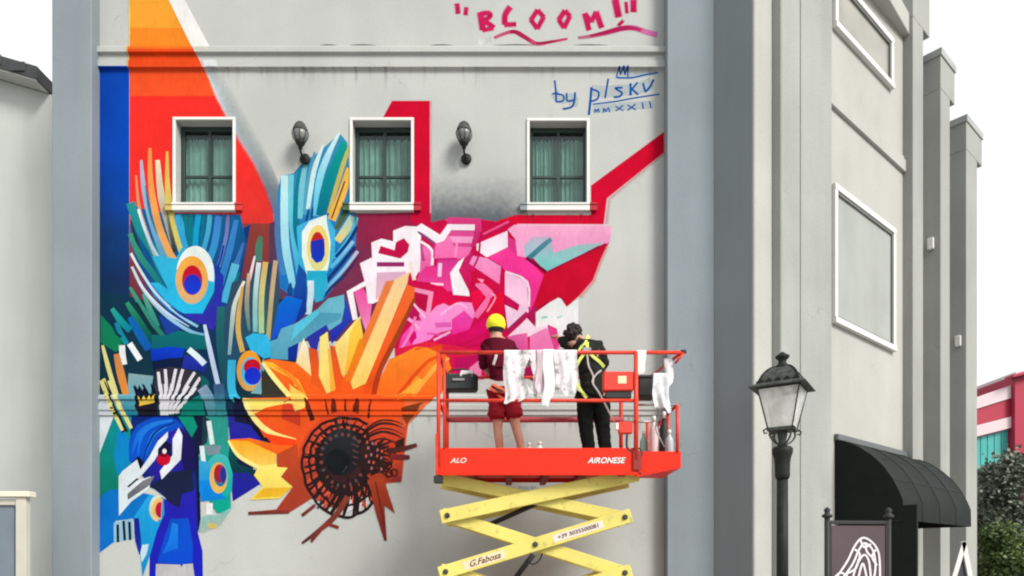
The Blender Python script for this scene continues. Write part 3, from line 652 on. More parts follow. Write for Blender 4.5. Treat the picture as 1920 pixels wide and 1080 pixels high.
# ---- green and teal feather fringe on the far left
GRP = 'painted_plumage'
poly('C', [(36, 440), (180, 600), (200, 680), (150, 720), (36, 650)], (24, 128, 96), (20, 132, 84))
stroke('C', [(255, 235), (380, 440), (520, 620)], 40, (64, 160, 128), (44, 120, 110), (.5, .8))
stroke('C', [(300, 350), (400, 520), (480, 630)], 26, (14, 56, 58), (10, 50, 60))
stroke('C', [(232, 350), (330, 500), (440, 660)], 52, (50, 156, 112), (14, 74, 80), (.6, .8))
stroke('C', [(120, 395), (190, 490), (260, 560)], 50, (48, 170, 150), (0, 132, 160), (.6, 1))
stroke('C', [(150, 500), (190, 590), (230, 660)], 40, (30, 130, 160), (20, 150, 160))
stroke('C', [(255, 460), (330, 590), (400, 700)], 64, (20, 110, 190), (24, 90, 176), (.6, 1))
stroke('C', [(355, 285), (410, 410), (470, 530)], 40, (90, 170, 144), (50, 136, 130), (.5, .6))
stroke('C', [(120, 480), (150, 570), (190, 610)], 20, (10, 50, 90), (10, 60, 90))
poly('C', [(470, 440), (640, 540), (560, 600), (530, 600)], (30, 64, 166), (34, 70, 150))
poly('C', [(420, 590), (520, 600), (620, 560), (820, 600), (840, 700), (420, 700)], (18, 112, 116), (20, 100, 110))
poly('C', [(410, 700), (550, 680), (665, 690), (650, 762), (540, 770), (420, 790)], (10, 64, 206), (18, 50, 180))
poly('C', [(420, 795), (540, 768), (660, 762), (700, 880), (440, 890)], (14, 34, 66))
poly('C', [(670, 740), (832, 800), (820, 872), (640, 842)], (42, 52, 172), (30, 44, 140))
stroke('C', [(695, 700), (760, 755), (816, 812)], 44, (232, 248, 255), (206, 228, 250))
stroke('C', [(252, 656), (290, 715), (332, 780)], 44, (240, 246, 250))
stroke('C', [(196, 670), (200, 740), (212, 815)], 46, (238, 244, 244))
stroke('C', [(815, 515), (868, 760), (940, 1070)], 36, (206, 224, 246), (176, 196, 224), (.6, 1))
stroke('C', [(155, 735), (188, 890), (226, 1040)], 60, (206, 136, 84), (232, 146, 62), (.7, .8))
poly('C', [(245, 880), (430, 900), (412, 1040), (400, 1080), (230, 1080), (240, 960)], (134, 168, 172), (100, 170, 190))
poly('C', [(290, 960), (315, 1000), (325, 965), (350, 1010), (362, 960), (390, 1030), (410, 1080), (420, 1200), (260, 1200), (300, 1080)], (12, 26, 52))
stroke('C', [(50, 670), (100, 860), (170, 1090)], 34, (224, 220, 140), (226, 216, 140), (.6, 1))
stroke('C', [(58, 920), (110, 1080)], 24, (220, 214, 130))
# crest fan
poly('C', [(450, 850), (560, 830), (680, 850), (800, 900), (760, 1010), (640, 1200), (480, 1200), (440, 1000)], (52, 50, 64), (60, 60, 74))
for pts in ([(468, 870), (482, 1000), (500, 1200)], [(520, 850), (530, 1000), (524, 1200)], [(600, 848), (570, 1000), (545, 1200)], [(652, 850), (610, 1000), (565, 1200)], [(742, 872), (660, 1010), (590, 1180)], [(782, 912), (720, 1010), (620, 1180)]):
    stroke('C', pts, 24, (232, 228, 234), (206, 206, 214), (.9, .7))
stroke('C', [(790, 900), (820, 960), (800, 1040)], 60, (26, 80, 90), (16, 120, 110), (.3, .8))

# ---- peacock head and neck
GRP = 'painted_peacock'
poly('D', [(21, 178), (110, 178), (60, 300), (21, 400)], (226, 234, 240))
poly('D', [(100, 180), (215, 180), (215, 430), (120, 600), (21, 640), (21, 390)], (16, 150, 160), (0, 126, 100))
poly('D', [(130, 230), (200, 330), (210, 430), (120, 520), (100, 400)], (10, 136, 214), (10, 140, 196))
poly('D', [(21, 640), (60, 600), (140, 590), (300, 620), (330, 800), (300, 940), (262, 1080), (240, 880), (210, 760), (190, 760), (110, 770), (100, 890), (21, 950)], (8, 116, 200), (20, 118, 214))
poly('D', [(100, 780), (205, 755), (212, 870), (100, 895)], (150, 196, 216))
for p in ([(122, 790), (124, 890)], [(155, 770), (162, 880)], [(188, 775), (192, 878)]): stroke('D', p, 15, (24, 28, 50), (30, 34, 60), sm=2)
poly('D', [(200, 178), (480, 178), (545, 260), (572, 400), (575, 830), (470, 700), (300, 570), (190, 420)], (20, 46, 120), (34, 40, 120))
ell('D', 368, 345, 182, 165, (26, 60, 176), (36, 36, 150))
poly('D', [(480, 200), (560, 260), (575, 480), (545, 500), (520, 330)], (24, 34, 84), (26, 30, 80))
poly('D', [(186, 380), (192, 300), (232, 230), (320, 190), (430, 192), (490, 240), (430, 290), (350, 320), (300, 400), (245, 480), (225, 430), (190, 440)], (8, 84, 200), (12, 84, 206))
for pts, w_ in (([(430, 205), (320, 230), (240, 290), (205, 390)], 22), ([(400, 240), (320, 290), (280, 400)], 16), ([(340, 220), (260, 290), (235, 410)], 12)):
    stroke('D', pts, w_*1.4, (44, 136, 236), (20, 110, 224), (.3, .3))
stroke('D', [(450, 215), (350, 260), (300, 330), (262, 440)], 9, (10, 30, 90), (10, 30, 90), (.4, .4))
poly('D', [(215, 430), (240, 405), (270, 440), (250, 490)], (16, 24, 50))
poly('D', [(350, 300), (480, 240), (535, 330), (545, 470), (480, 520), (360, 570), (300, 520)], (46, 40, 166), (40, 36, 150))
poly('D', [(475, 245), (545, 330), (560, 470), (500, 500), (480, 420), (490, 300)], (34, 28, 92))
poly('D', [(375, 640), (470, 700), (490, 590), (560, 590), (572, 830), (600, 940), (602, 1090), (300, 1090), (304, 940), (345, 800)], (44, 38, 176), (30, 40, 196))
poly('D', [(300, 580), (400, 500), (540, 480), (550, 600), (482, 620), (470, 700), (400, 660), (375, 610)], (30, 40, 62), (34, 38, 80))
poly('D', [(405, 268), (405, 300), (330, 430), (230, 545), (310, 520), (300, 590), (200, 660), (130, 742), (128, 520), (150, 490), (232, 425), (250, 482), (300, 410), (350, 320)], (232, 240, 246), (220, 234, 240))
poly('D', [(330, 515), (300, 572), (180, 652), (178, 618), (262, 545)], (132, 132, 136), (100, 104, 112))
stroke('D', [(180, 580), (236, 532)], 11, (40, 44, 54), sm=2)
poly('D', [(466, 246), (487, 290), (478, 425), (370, 538), (360, 490), (432, 400), (432, 310)], (236, 240, 248))
poly('D', [(350, 365), (392, 320), (426, 340), (422, 420), (378, 462), (345, 450)], (30, 26, 60))
ell('D', 382, 425, 38, 34, (214, 16, 48), (196, 14, 52)); ell('D', 386, 378, 12, 14, (230, 232, 240))
stroke('D', [(360, 400), (400, 405)], 14, (110, 16, 40), sm=2)
poly('D', [(420, 760), (520, 755), (545, 900), (545, 1004), (470, 1012), (345, 1006), (375, 900)], (6, 84, 206), (0, 78, 214))
poly('D', [(430, 780), (462, 790), (462, 925), (372, 955), (410, 880)], (36, 136, 236), (20, 110, 226))
poly('D', [(338, 1012), (475, 1016), (482, 1030), (490, 1014), (545, 1010), (556, 1090), (336, 1090)], (196, 196, 198))
poly('D', [(210, 755), (300, 620), (380, 640), (386, 730), (342, 830), (312, 940), (262, 1090), (245, 900)], (40, 166, 226), (20, 150, 220))
ell('D', 350, 700, 50, 74, (210, 226, 196), (230, 200, 150), 90, 290); ell('D', 360, 702, 42, 60, (240, 190, 110), (230, 190, 120), 80, 290); ell('D', 362, 708, 27, 44, (206, 30, 50), (180, 20, 70), 80, 290)
stroke('D', [(228, 755), (236, 860), (250, 960)], 34, (30, 34, 150), (30, 60, 180), (.8, .3))
poly('D', [(262, 905), (298, 900), (285, 960), (258, 1004), (250, 950)], (206, 232, 246))
# area right of the head
poly('D', [(520, 178), (640, 178), (610, 340), (580, 400), (590, 760), (576, 840), (560, 420), (548, 300)], (26, 34, 60), (20, 30, 70))
poly('D', [(460, 178), (545, 178), (572, 242), (540, 302)], (0, 150, 122), (10, 140, 120))
poly('D', [(620, 178), (742, 178), (752, 400), (760, 700), (680, 728), (600, 600), (580, 420)], (50, 150, 140), (16, 164, 150))
poly('D', [(600, 178), (640, 200), (625, 330), (596, 350)], (34, 60, 70))
stroke('D', [(635, 208), (655, 340)], 27, (228, 238, 238), sm=2)
poly('D', [(608, 345), (705, 345), (695, 392), (630, 402)], (122, 144, 156))
stroke('D', [(596, 348), (606, 440)], 26, (224, 236, 244), sm=2)
ell('D', 695, 525, 84, 132, (74, 190, 190), (20, 172, 160))
poly('D', [(580, 430), (640, 440), (640, 560), (600, 660), (582, 600)], (60, 170, 220), (10, 130, 220))
poly('D', [(582, 545), (640, 540), (735, 645), (590, 662)], (0, 134, 222))
ell('D', 690, 528, 50, 88, (226, 170, 98), (238, 190, 92)); ell('D', 700, 515, 36, 62, (30, 120, 170)); ell('D', 694, 505, 30, 52, (190, 30, 40), (150, 40, 70)); ell('D', 716, 510, 18, 46, (34, 60, 150))
poly('D', [(655, 662), (762, 655), (745, 720), (680, 728)], (20, 172, 150))
poly('D', [(622, 670), (658, 670), (656, 735), (620, 735)], (240, 244, 248))
poly('D', [(600, 745), (690, 735), (770, 690), (700, 800), (600, 840), (575, 830)], (140, 210, 200, .95), (190, 210, 200, .2), ((600, 740), (640, 850)))
ell('D', 655, 798, 26, 18, (226, 206, 110, .8))
poly('D', [(740, 178), (830, 178), (955, 312), (760, 345)], (44, 48, 150), (36, 36, 168))
poly('D', [(742, 170), (1000, 170), (1000, 340), (880, 480), (770, 500)], (30, 34, 60))
poly('D', [(740, 178), (830, 178), (955, 312), (760, 345)], (44, 48, 150), (36, 36, 168))
poly('D', [(815, 120), (870, 178), (962, 318), (930, 312), (840, 190)], (26, 26, 30))
poly('D', [(755, 320), (800, 450), (920, 490), (900, 520), (930, 560), (780, 540), (745, 420)], (10, 96, 92), (14, 46, 64))
poly('D', [(770, 500), (860, 500), (930, 560), (905, 575), (770, 660), (765, 600)], (38, 42, 150), (36, 36, 160))
poly('X', [(440, 745), (470, 755), (500, 800), (480, 800), (440, 790)], (30, 32, 60))

GRP = 'painted_plumage'
poly('D', [(21, 62), (110, 62), (160, 100), (110, 182), (21, 182)], (190, 200, 208), (214, 222, 230))
poly('D', [(95, 62), (240, 50), (240, 180), (130, 182)], (110, 176, 190), (20, 120, 150))
poly('D', [(225, 50), (350, 60), (350, 178), (250, 178), (225, 130)], (20, 28, 44), (36, 34, 44))
poly('D', [(238, 62), (262, 96), (276, 70), (292, 92), (306, 66), (318, 88), (334, 56), (332, 106), (252, 128)], (246, 214, 84), (226, 190, 70))
for q_ in ([(212, 10), (232, 60), (240, 90)], [(262, 0), (284, 40), (296, 60)], [(310, 0), (322, 30), (336, 52)]): stroke('D', q_, 16, (14, 22, 40), (14, 22, 40), (.3, .6))
poly('D', [(350, 40), (480, 40), (560, 60), (620, 100), (620, 178), (350, 178)], (40, 44, 60), (20, 60, 66))
for pts in ([(362, 0), (372, 90), (374, 176)], [(392, 0), (392, 90), (388, 176)], [(430, 0), (412, 80), (404, 176)], [(470, 0), (440, 80), (420, 172)], [(520, 10), (470, 90), (434, 170)], [(560, 20), (510, 90), (452, 166)]):
    stroke('D', pts, 19, (232, 230, 236), (216, 216, 222), (1, .8))
poly('D', [(500, 110), (600, 60), (620, 178), (480, 178)], (20, 120, 110), (16, 126, 110))
stroke('D', [(596, 20), (640, 90), (664, 178)], 60, (140, 160, 190), (60, 130, 140))
stroke('D', [(690, 0), (700, 90), (712, 178)], 60, (60, 84, 130), (50, 140, 140))
stroke('D', [(38, -10), (100, 130), (160, 268)], 30, (34, 36, 30), (40, 40, 34))
stroke('D', [(30, -20), (90, 130), (150, 262)], 24, (226, 220, 140), (230, 224, 150), (1, .7))
stroke('D', [(76, -20), (130, 110), (200, 250)], 26, (226, 222, 146), (228, 222, 150), (1, .7))
stroke('D', [(100, 110), (140, 200), (178, 268)], 14, (30, 36, 34), (30, 36, 34), (.4, .8))
stroke('C', [(155, 735), (188, 890), (226, 1040)], 56, (206, 136, 84), (232, 146, 62), (.7, .8))
# ---- pink rose
GRP = 'painted_rose'
poly('X', [(745, 432), (830, 412), (905, 412), (1000, 424), (1132, 424), (1142, 455), (1110, 530), (1080, 560), (1000, 600), (992, 672), (905, 712), (840, 712), (790, 664), (742, 660), (735, 640), (740, 540), (730, 470)], (206, 14, 72), (214, 4, 84))
poly('I', [(36, 600), (160, 528), (172, 560), (80, 604), (112, 785), (78, 795)], (252, 244, 250))
poly('I', [(85, 604), (145, 570), (205, 690), (190, 860), (165, 870), (130, 770)], (240, 78, 160), (248, 150, 200))
poly('I', [(125, 410), (208, 370), (203, 270), (270, 243), (350, 262), (350, 190), (430, 158), (510, 162), (540, 140), (690, 232), (730, 145), (900, 150), (900, 188), (742, 185), (692, 258), (640, 275), (540, 215), (530, 300), (530, 450), (490, 522), (470, 460), (440, 520), (300, 640), (215, 682), (180, 680), (165, 560)], (252, 244, 250), (250, 240, 248))
poly('I', [(240, 472), (440, 465), (400, 560), (230, 660)], (222, 176, 206), (238, 190, 196))
poly('I', [(266, 292), (360, 322), (368, 268), (422, 240), (460, 285), (448, 335), (398, 378), (248, 342)], (210, 24, 80), (190, 20, 72))
poly('I', [(240, 402), (425, 402), (425, 432), (240, 432)], (150, 44, 104))
poly('I', [(535, 285), (600, 312), (615, 420), (560, 470), (515, 480), (530, 400)], (240, 120, 184), (236, 96, 168))
stroke('I', [(515, 195), (570, 235), (632, 280)], 22, (120, 66, 110), (170, 60, 120), (.4, 1))
stroke('I', [(540, 290), (545, 340), (558, 395)], 20, (180, 90, 140), (190, 60, 130))
poly('I', [(640, 275), (692, 258), (742, 188), (895, 190), (888, 290), (850, 372), (720, 392), (620, 382)], (250, 128, 190), (246, 108, 176))
poly('I', [(700, 120), (725, 98), (942, 108), (950, 190), (900, 300), (862, 300), (905, 210), (905, 148), (728, 143)], (226, 66, 136), (206, 40, 110))
poly('I', [(738, 190), (900, 190), (896, 228), (720, 226)], (226, 80, 150))
poly('I', [(735, 228), (886, 232), (880, 272), (745, 266)], (250, 164, 212))
poly('I', [(750, 275), (884, 276), (870, 300), (760, 296)], (222, 76, 148))
poly('I', [(520, 490), (570, 430), (640, 430), (650, 385), (735, 385), (800, 380), (740, 470), (755, 600), (690, 600), (640, 545), (510, 530)], (214, 56, 146), (238, 70, 150))
poly('I', [(560, 440), (632, 430), (640, 500), (570, 500)], (236, 56, 140))
poly('I', [(654, 410), (680, 408), (676, 500), (650, 500)], (250, 200, 232))
poly('I', [(600, 540), (690, 545), (690, 560), (610, 556)], (250, 210, 230))
poly('I', [(832, 368), (792, 460), (862, 600), (866, 632), (755, 622), (734, 475), (790, 400)], (252, 246, 252))
poly('I', [(836, 372), (880, 330), (905, 420), (880, 520), (862, 600), (795, 462)], (200, 40, 110), (222, 20, 90))
poly('I', [(450, 530), (560, 535), (690, 570), (750, 640), (870, 640), (735, 695), (620, 722), (600, 600), (450, 580)], (206, 14, 78), (232, 6, 74))
poly('I', [(448, 570), (470, 568), (622, 602), (602, 745), (572, 742), (588, 625), (468, 596)], (246, 150, 192))
poly('I', [(470, 600), (586, 628), (570, 740), (520, 720), (480, 680)], (190, 20, 70))
poly('I', [(600, 745), (640, 700), (690, 680), (740, 702), (800, 670), (882, 676), (905, 762), (850, 832), (640, 885), (600, 925), (478, 965), (470, 900), (500, 830), (440, 790), (480, 780), (540, 800), (500, 700), (575, 742)], (250, 152, 212), (248, 130, 210))
poly('I', [(630, 810), (740, 808), (740, 840), (640, 845)], (226, 96, 180))
poly('I', [(745, 790), (830, 728), (892, 790), (862, 862), (640, 925), (745, 890)], (244, 70, 168), (238, 40, 150))
poly('I', [(590, 950), (640, 925), (880, 852), (960, 790), (1000, 800), (960, 950), (700, 1005)], (226, 4, 110), (206, 10, 86))
poly('I', [(470, 690), (530, 740), (520, 800), (455, 780)], (190, 24, 90))
poly('I', [(378, 1010), (410, 900), (470, 830), (510, 880), (480, 965), (420, 1010)], (246, 90, 186), (236, 56, 160))
poly('I', [(445, 905), (500, 868), (510, 912), (470, 955)], (214, 0, 110))
poly('I', [(905, 520), (960, 510), (1045, 635), (920, 785), (888, 762), (978, 640), (905, 560)], (250, 130, 184), (250, 110, 170))
poly('I', [(880, 600), (940, 590), (968, 640), (900, 722), (882, 690)], (246, 0, 74), (232, 0, 70))
poly('I', [(1010, 640), (1080, 600), (1100, 700), (1090, 770), (1000, 780), (960, 760)], (240, 0, 50), (214, 6, 66))
poly('J', [(120, 280), (330, 190), (332, 300), (190, 370), (122, 322)], (244, 226, 242), (250, 236, 248))
poly('J', [(96, 360), (190, 374), (286, 430), (276, 552), (72, 412)], (240, 150, 200), (248, 130, 190))
poly('J', [(195, 370), (332, 302), (392, 362), (452, 372), (585, 480), (505, 690), (482, 745), (462, 530), (312, 462), (287, 425)], (250, 62, 156), (244, 54, 150))
poly('J', [(330, 232), (385, 258), (392, 364), (336, 310)], (224, 56, 136))
poly('J', [(330, 182), (375, 150), (1030, 158), (1022, 262), (990, 285), (850, 305), (640, 340), (600, 260), (500, 250), (440, 290), (455, 372), (394, 360), (384, 250)], (250, 176, 214), (248, 158, 208))
poly('J', [(440, 290), (500, 230), (622, 232), (640, 340), (520, 378), (450, 372)], (196, 184, 208), (140, 200, 206))
poly('J', [(505, 375), (640, 340), (800, 285), (985, 270), (610, 462), (580, 462)], (170, 200, 206), (116, 206, 202))
stroke('J', [(625, 245), (560, 300), (475, 375)], 34, (96, 150, 170), (60, 120, 142), (.8, 1))
poly('J', [(455, 372), (585, 470), (612, 468), (992, 272), (1000, 292), (960, 350), (942, 420), (900, 520), (810, 632), (728, 705), (690, 640), (662, 636), (525, 722), (505, 690), (575, 490)], (206, 0, 50), (208, 2, 52))
stroke('J', [(455, 372), (590, 468)], 22, (120, 20, 60), sm=2)
stroke('J', [(600, 468), (800, 370), (995, 280)], 12, (160, 20, 60), sm=2)
strip('J', [((1000, 292), (1018, 300)), ((950, 400), (972, 410)), ((905, 525), (930, 535)), ((812, 632), (835, 650))], [((250, 160, 160), (240, 200, 196, 0))]*4)
poly('J', [(312, 470), (462, 530), (472, 740), (332, 862), (312, 690), (400, 732), (412, 690), (312, 622)], (250, 196, 230), (250, 214, 236))
poly('J', [(312, 620), (412, 690), (400, 734), (312, 680)], (200, 14, 84))
poly('J', [(480, 740), (505, 690), (530, 722), (522, 780), (515, 838), (470, 770)], (182, 30, 92))
stroke('J', [(465, 745), (330, 868)], 28, (184, 34, 96), (170, 34, 90), sm=2)
poly('J', [(520, 742), (662, 640), (690, 648), (728, 705), (806, 650), (808, 820), (750, 880), (690, 930), (600, 830), (522, 842)], (246, 247, 248), (248, 248, 250))
poly('J', [(460, 780), (520, 842), (600, 822), (600, 860), (490, 905), (330, 905), (430, 812)], (252, 230, 244), (250, 214, 236))
poly('J', [(480, 900), (590, 845), (680, 960), (680, 1010), (480, 1010)], (244, 136, 192), (240, 120, 180))
poly('J', [(600, 822), (662, 850), (685, 950), (650, 1000), (612, 890)], (236, 66, 140), (226, 70, 146))
poly('J', [(330, 905), (390, 890), (462, 880), (472, 1000), (360, 1000)], (236, 110, 172), (222, 76, 150))
poly('J', [(560, 768), (600, 764), (600, 780), (560, 784)], (160, 220, 206)); poly('J', [(660, 770), (700, 760), (700, 772), (664, 786)], (176, 226, 214))
for pts, w_, c_ in (([(470, 162), (600, 228)], 30, (252, 244, 250)), ([(598, 232), (652, 156)], 26, (252, 240, 248)), ([(640, 158), (806, 160)], 26, (252, 236, 246)),
                    ([(482, 250), (548, 300), (550, 392)], 16, (252, 236, 246)), ([(466, 250), (470, 340), (464, 430)], 22, (252, 240, 248)), ([(418, 372), (444, 480)], 22, (250, 226, 214)),
                    ([(436, 618), (510, 706)], 14, (250, 190, 224)), ([(408, 708), (476, 776)], 14, (250, 176, 216)), ([(560, 356), (700, 352)], 12, (206, 40, 120)), ([(700, 250), (690, 344)], 14, (252, 150, 200)),
                    ([(566, 262), (560, 346)], 10, (220, 60, 140)), ([(840, 190), (830, 330), (800, 400)], 12, (190, 24, 92)), ([(856, 206), (1010, 130)], 12, (238, 90, 150)), ([(990, 430), (1120, 490), (1130, 640)], 12, (252, 226, 244)),
                    ([(520, 800), (640, 812)], 12, (236, 80, 170)), ([(560, 840), (660, 790)], 14, (250, 176, 222)), ([(360, 900), (420, 800), (450, 700)], 16, (248, 130, 196)), ([(700, 880), (880, 800)], 16, (200, 0, 84)),
                    ([(600, 690), (700, 620), (760, 650)], 12, (252, 186, 226)), ([(330, 905), (420, 905)], 14, (196, 10, 90)), ([(1060, 150), (1590, 152)], 12, (250, 196, 222)), ([(900, 560), (930, 585), (880, 670)], 8, (252, 170, 206)),
                    ([(1180, 650), (1300, 585)], 8, (176, 20, 70)), ([(150, 500), (60, 548)], 14, (252, 246, 250))):
    stroke('K', pts, w_, c_, sm=3)
poly('K', [(680, 730), (740, 672), (800, 720), (770, 764), (700, 770)], (230, 70, 172), (240, 60, 160))
poly('K', [(780, 420), (880, 470), (930, 560), (860, 500), (790, 500)], (204, 14, 70), (220, 8, 60))
poly('K', [(820, 470), (862, 478), (850, 500)], (250, 150, 190))
# patches low behind the guard rail
poly('X', [(740, 655), (800, 640), (862, 650), (905, 660), (905, 700), (860, 716), (820, 700), (742, 690)], (226, 40, 70), (210, 10, 90))
poly('X', [(852, 672), (905, 664), (900, 700), (858, 716)], (190, 20, 92), (186, 26, 100))
poly('X', [(880, 690), (904, 672), (902, 712), (884, 712)], (240, 130, 176))
poly('X', [(940, 660), (1045, 655), (1040, 690), (1000, 715), (975, 700), (945, 705)], (196, 20, 92), (160, 30, 80))
# ---- sunflower
GRP = 'painted_sunflower'
# dark red under field
poly('F', [(640, 880), (900, 880), (1060, 940), (1300, 880), (1560, 760), (1600, 1050), (640, 1060), (480, 1060), (560, 960)], (252, 112, 36), (250, 90, 34))
poly('F', [(285, 790), (350, 772), (540, 800), (650, 900), (770, 1050), (480, 1062), (400, 960)], (252, 116, 34), (252, 96, 34))
poly('F', [(290, 790), (365, 800), (560, 930), (625, 1062), (490, 1062)], (255, 196, 66), (255, 170, 50))
stroke('F', [(290, 800), (380, 920), (500, 1060)], 36, (255, 240, 150), (255, 236, 140), (.6, 1))
stroke('F', [(380, 830), (500, 900), (590, 1020)], 30, (250, 150, 44), (252, 140, 44), (.3, .6))
poly('F', [(598, 615), (630, 690), (660, 905), (540, 800)], (252, 244, 226), (255, 214, 130))
poly('F', [(636, 685), (705, 710), (720, 900), (765, 1040), (660, 950)], (222, 84, 40), (240, 96, 34))
poly('F', [(720, 608), (778, 568), (790, 700), (835, 1005), (770, 1032), (712, 900)], (246, 232, 140), (255, 214, 110))
poly('F', [(778, 690), (795, 700), (838, 1000), (800, 1020)], (255, 186, 66), (255, 176, 60))
poly('F', [(796, 668), (832, 680), (895, 900), (880, 1010), (838, 1005)], (226, 92, 40), (250, 92, 34))
poly('F', [(830, 668), (990, 480), (1025, 450), (1022, 620), (900, 912), (880, 880)], (252, 236, 150), (255, 206, 100))
poly('F', [(945, 570), (1020, 460), (1045, 600), (930, 860), (905, 900)], (252, 214, 80), (252, 180, 56))
poly('F', [(1045, 600), (1150, 350), (1215, 190), (1290, 180), (1000, 960), (905, 940), (930, 860)], (232, 128, 74), (246, 122, 30))
poly('F', [(1018, 620), (1060, 640), (960, 880), (905, 930)], (236, 140, 30), (238, 120, 30))
poly('F', [(1280, 180), (1390, 118), (1376, 205), (1065, 955), (968, 1002), (950, 950)], (250, 210, 160), (255, 214, 104))
poly('F', [(1376, 215), (1432, 240), (1425, 340), (1180, 860), (1130, 1060), (1040, 1062), (1062, 958)], (246, 108, 50), (240, 84, 30))
stroke('F', [(1430, 320), (1300, 600), (1170, 860), (1120, 1060)], 40, (150, 70, 40), (190, 62, 26), (.5, 1))
poly('F', [(1240, 775), (1340, 735), (1440, 682), (1560, 690), (1600, 740), (1640, 940), (1600, 1060), (1130, 1062), (1180, 900)], (255, 140, 40), (255, 110, 36))
poly('F', [(1250, 800), (1330, 740), (1420, 800), (1240, 1060), (1150, 1060)], (255, 150, 44), (250, 110, 34))
poly('F', [(1440, 690), (1560, 690), (1460, 800), (1300, 1060), (1230, 1060)], (245, 90, 30), (250, 100, 34))
stroke('F', [(1560, 830), (1470, 930), (1400, 1060)], 36, (255, 200, 80), (255, 176, 60), (.3, 1))
stroke('F', [(1600, 700), (1500, 830), (1380, 1020)], 26, (255, 170, 60), (255, 150, 50), (.3, .6))
poly('F', [(1480, 700), (1640, 660), (1640, 760), (1560, 800)], (226, 60, 30), (240, 110, 40))
# moulding zone and below (frame G)
poly('G', [(120, 92), (500, 84), (900, 70), (1295, 66), (1290, 90), (1200, 175), (1130, 250), (1112, 400), (1090, 600), (900, 620), (640, 640), (480, 640), (440, 380), (330, 300), (250, 330), (160, 170)], (250, 92, 36), (226, 78, 44))
poly('G', [(120, 92), (510, 84), (505, 140), (400, 120), (260, 150), (190, 185)], (252, 228, 120), (252, 222, 110))
poly('G', [(370, 110), (420, 88), (470, 170), (470, 260), (350, 210)], (222, 70, 44), (200, 64, 40))
poly('G', [(240, 160), (360, 130), (360, 220), (440, 300), (330, 280)], (240, 96, 34), (244, 88, 34))
poly('G', [(400, 0), (520, 90), (500, 150), (440, 170), (415, 90)], (252, 206, 90), (252, 210, 110))
stroke('G', [(125, 95), (190, 215), (290, 300), (440, 348)], 34, (255, 238, 150), (255, 236, 140), (.7, .7))
poly('G', [(20, 342), (160, 333), (280, 362), (440, 350), (445, 430), (330, 430), (200, 400)], (244, 118, 28), (250, 96, 34))
poly('G', [(240, 300), (440, 340), (445, 380), (300, 372)], (252, 74, 30))
poly('G', [(28, 345), (150, 350), (322, 430), (322, 520), (215, 520), (60, 420)], (250, 176, 44), (252, 206, 96))
stroke('G', [(28, 348), (80, 430), (150, 480), (225, 515)], 24, (255, 240, 150), (250, 234, 140), (.5, 1))
poly('G', [(215, 505), (330, 490), (392, 514), (350, 570), (422, 632), (340, 704), (158, 712), (240, 630), (185, 560)], (252, 232, 120), (242, 216, 90))
poly('G', [(240, 640), (422, 634), (350, 690), (185, 700)], (238, 186, 48))
poly('G', [(326, 430), (450, 370), (470, 560), (560, 690), (400, 790), (150, 802), (150, 786), (322, 770), (372, 700), (424, 632), (352, 570), (392, 514), (326, 510)], (196, 76, 40), (166, 62, 48))
stroke('G', [(150, 794), (400, 786)], 20, (116, 56, 50), (130, 56, 46), sm=2)
# right edge petals
poly('G', [(1100, 60), (1300, 60), (1230, 150), (1130, 250), (1120, 180)], (240, 100, 36), (214, 130, 100))
poly('G', [(1090, 150), (1230, 110), (1130, 240), (1110, 300)], (120, 56, 30), (150, 70, 40))
stroke('G', [(1180, 0), (1120, 50), (1060, 90)], 30, (255, 186, 66), (255, 170, 60))
for x0_, x1_, w_ in ((500, 545, 30), (620, 650, 12), (672, 684, 34), (745, 752, 14), (822, 806, 38), (905, 885, 14)):
    stroke('G', [(x0_, 88), ((x0_+x1_)/2, 150), (x1_, 225)], w_, (140, 44, 26), (70, 38, 34), (.3, 1))
for x0_ in (600, 640, 700, 726, 770, 850): stroke('G', [(x0_, 190), (x0_+6, 235), (x0_+14, 275)], 20, (226, 84, 52), (206, 96, 84), (.6, .8))
# disc
ell('G', 745, 470, 285, 300, (240, 80, 44), (150, 60, 46))
poly('G', [(1000, 250), (1112, 270), (1105, 420), (1000, 430)], (230, 78, 46), (200, 66, 40))
poly('G', [(985, 520), (1090, 470), (1088, 600), (1000, 600)], (214, 84, 60), (170, 60, 44))
poly('G', [(1060, 320), (1110, 310), (1105, 400), (1050, 390)], (52, 40, 36))
# bottom gaps showing bare wall
poly('G', [(775, 672), (812, 665), (790, 770), (732, 805)], (222, 220, 224)); poly('G', [(838, 690), (862, 690), (835, 780), (808, 776)], (226, 222, 226)); poly('G', [(872, 680), (892, 676), (895, 735), (868, 750)], (214, 212, 216))
poly('G', [(560, 700), (600, 740), (560, 760), (520, 720)], (206, 206, 206, .9))
rng = random.Random(3)
DK = (44, 34, 34)
def dp(r, a, sw=.0): 
    a2 = a + sw*(r-.5); return (735 + 8*r + 262*r*math.cos(a2), 440 + 30*r + (262 if math.sin(a2) < 0 else 345)*r*math.sin(a2))
ell('G', 726, 440, 172, 200, (70, 40, 42), (60, 38, 40))
for k in range(38):
    a = 2*math.pi*k/38 + rng.uniform(-.05, .05); an = (a+math.pi) % (2*math.pi) - math.pi
    if -.5 < an < .42: continue
    r1 = 1.0 + rng.uniform(-.05, .02); sw = .5 if 0 < an < 2.2 else .1
    stroke('G', [dp(r, a, sw) for r in (.45, .62, .8, r1)], rng.uniform(15, 32), DK, (50, 34, 34), (1, .6))
    if rng.random() < .5:
        stroke('G', [dp(r, a + .08, sw) for r in (.62, .72, .82)], rng.uniform(8, 14), (236, 100, 76), (226, 84, 60), (.5, .5))
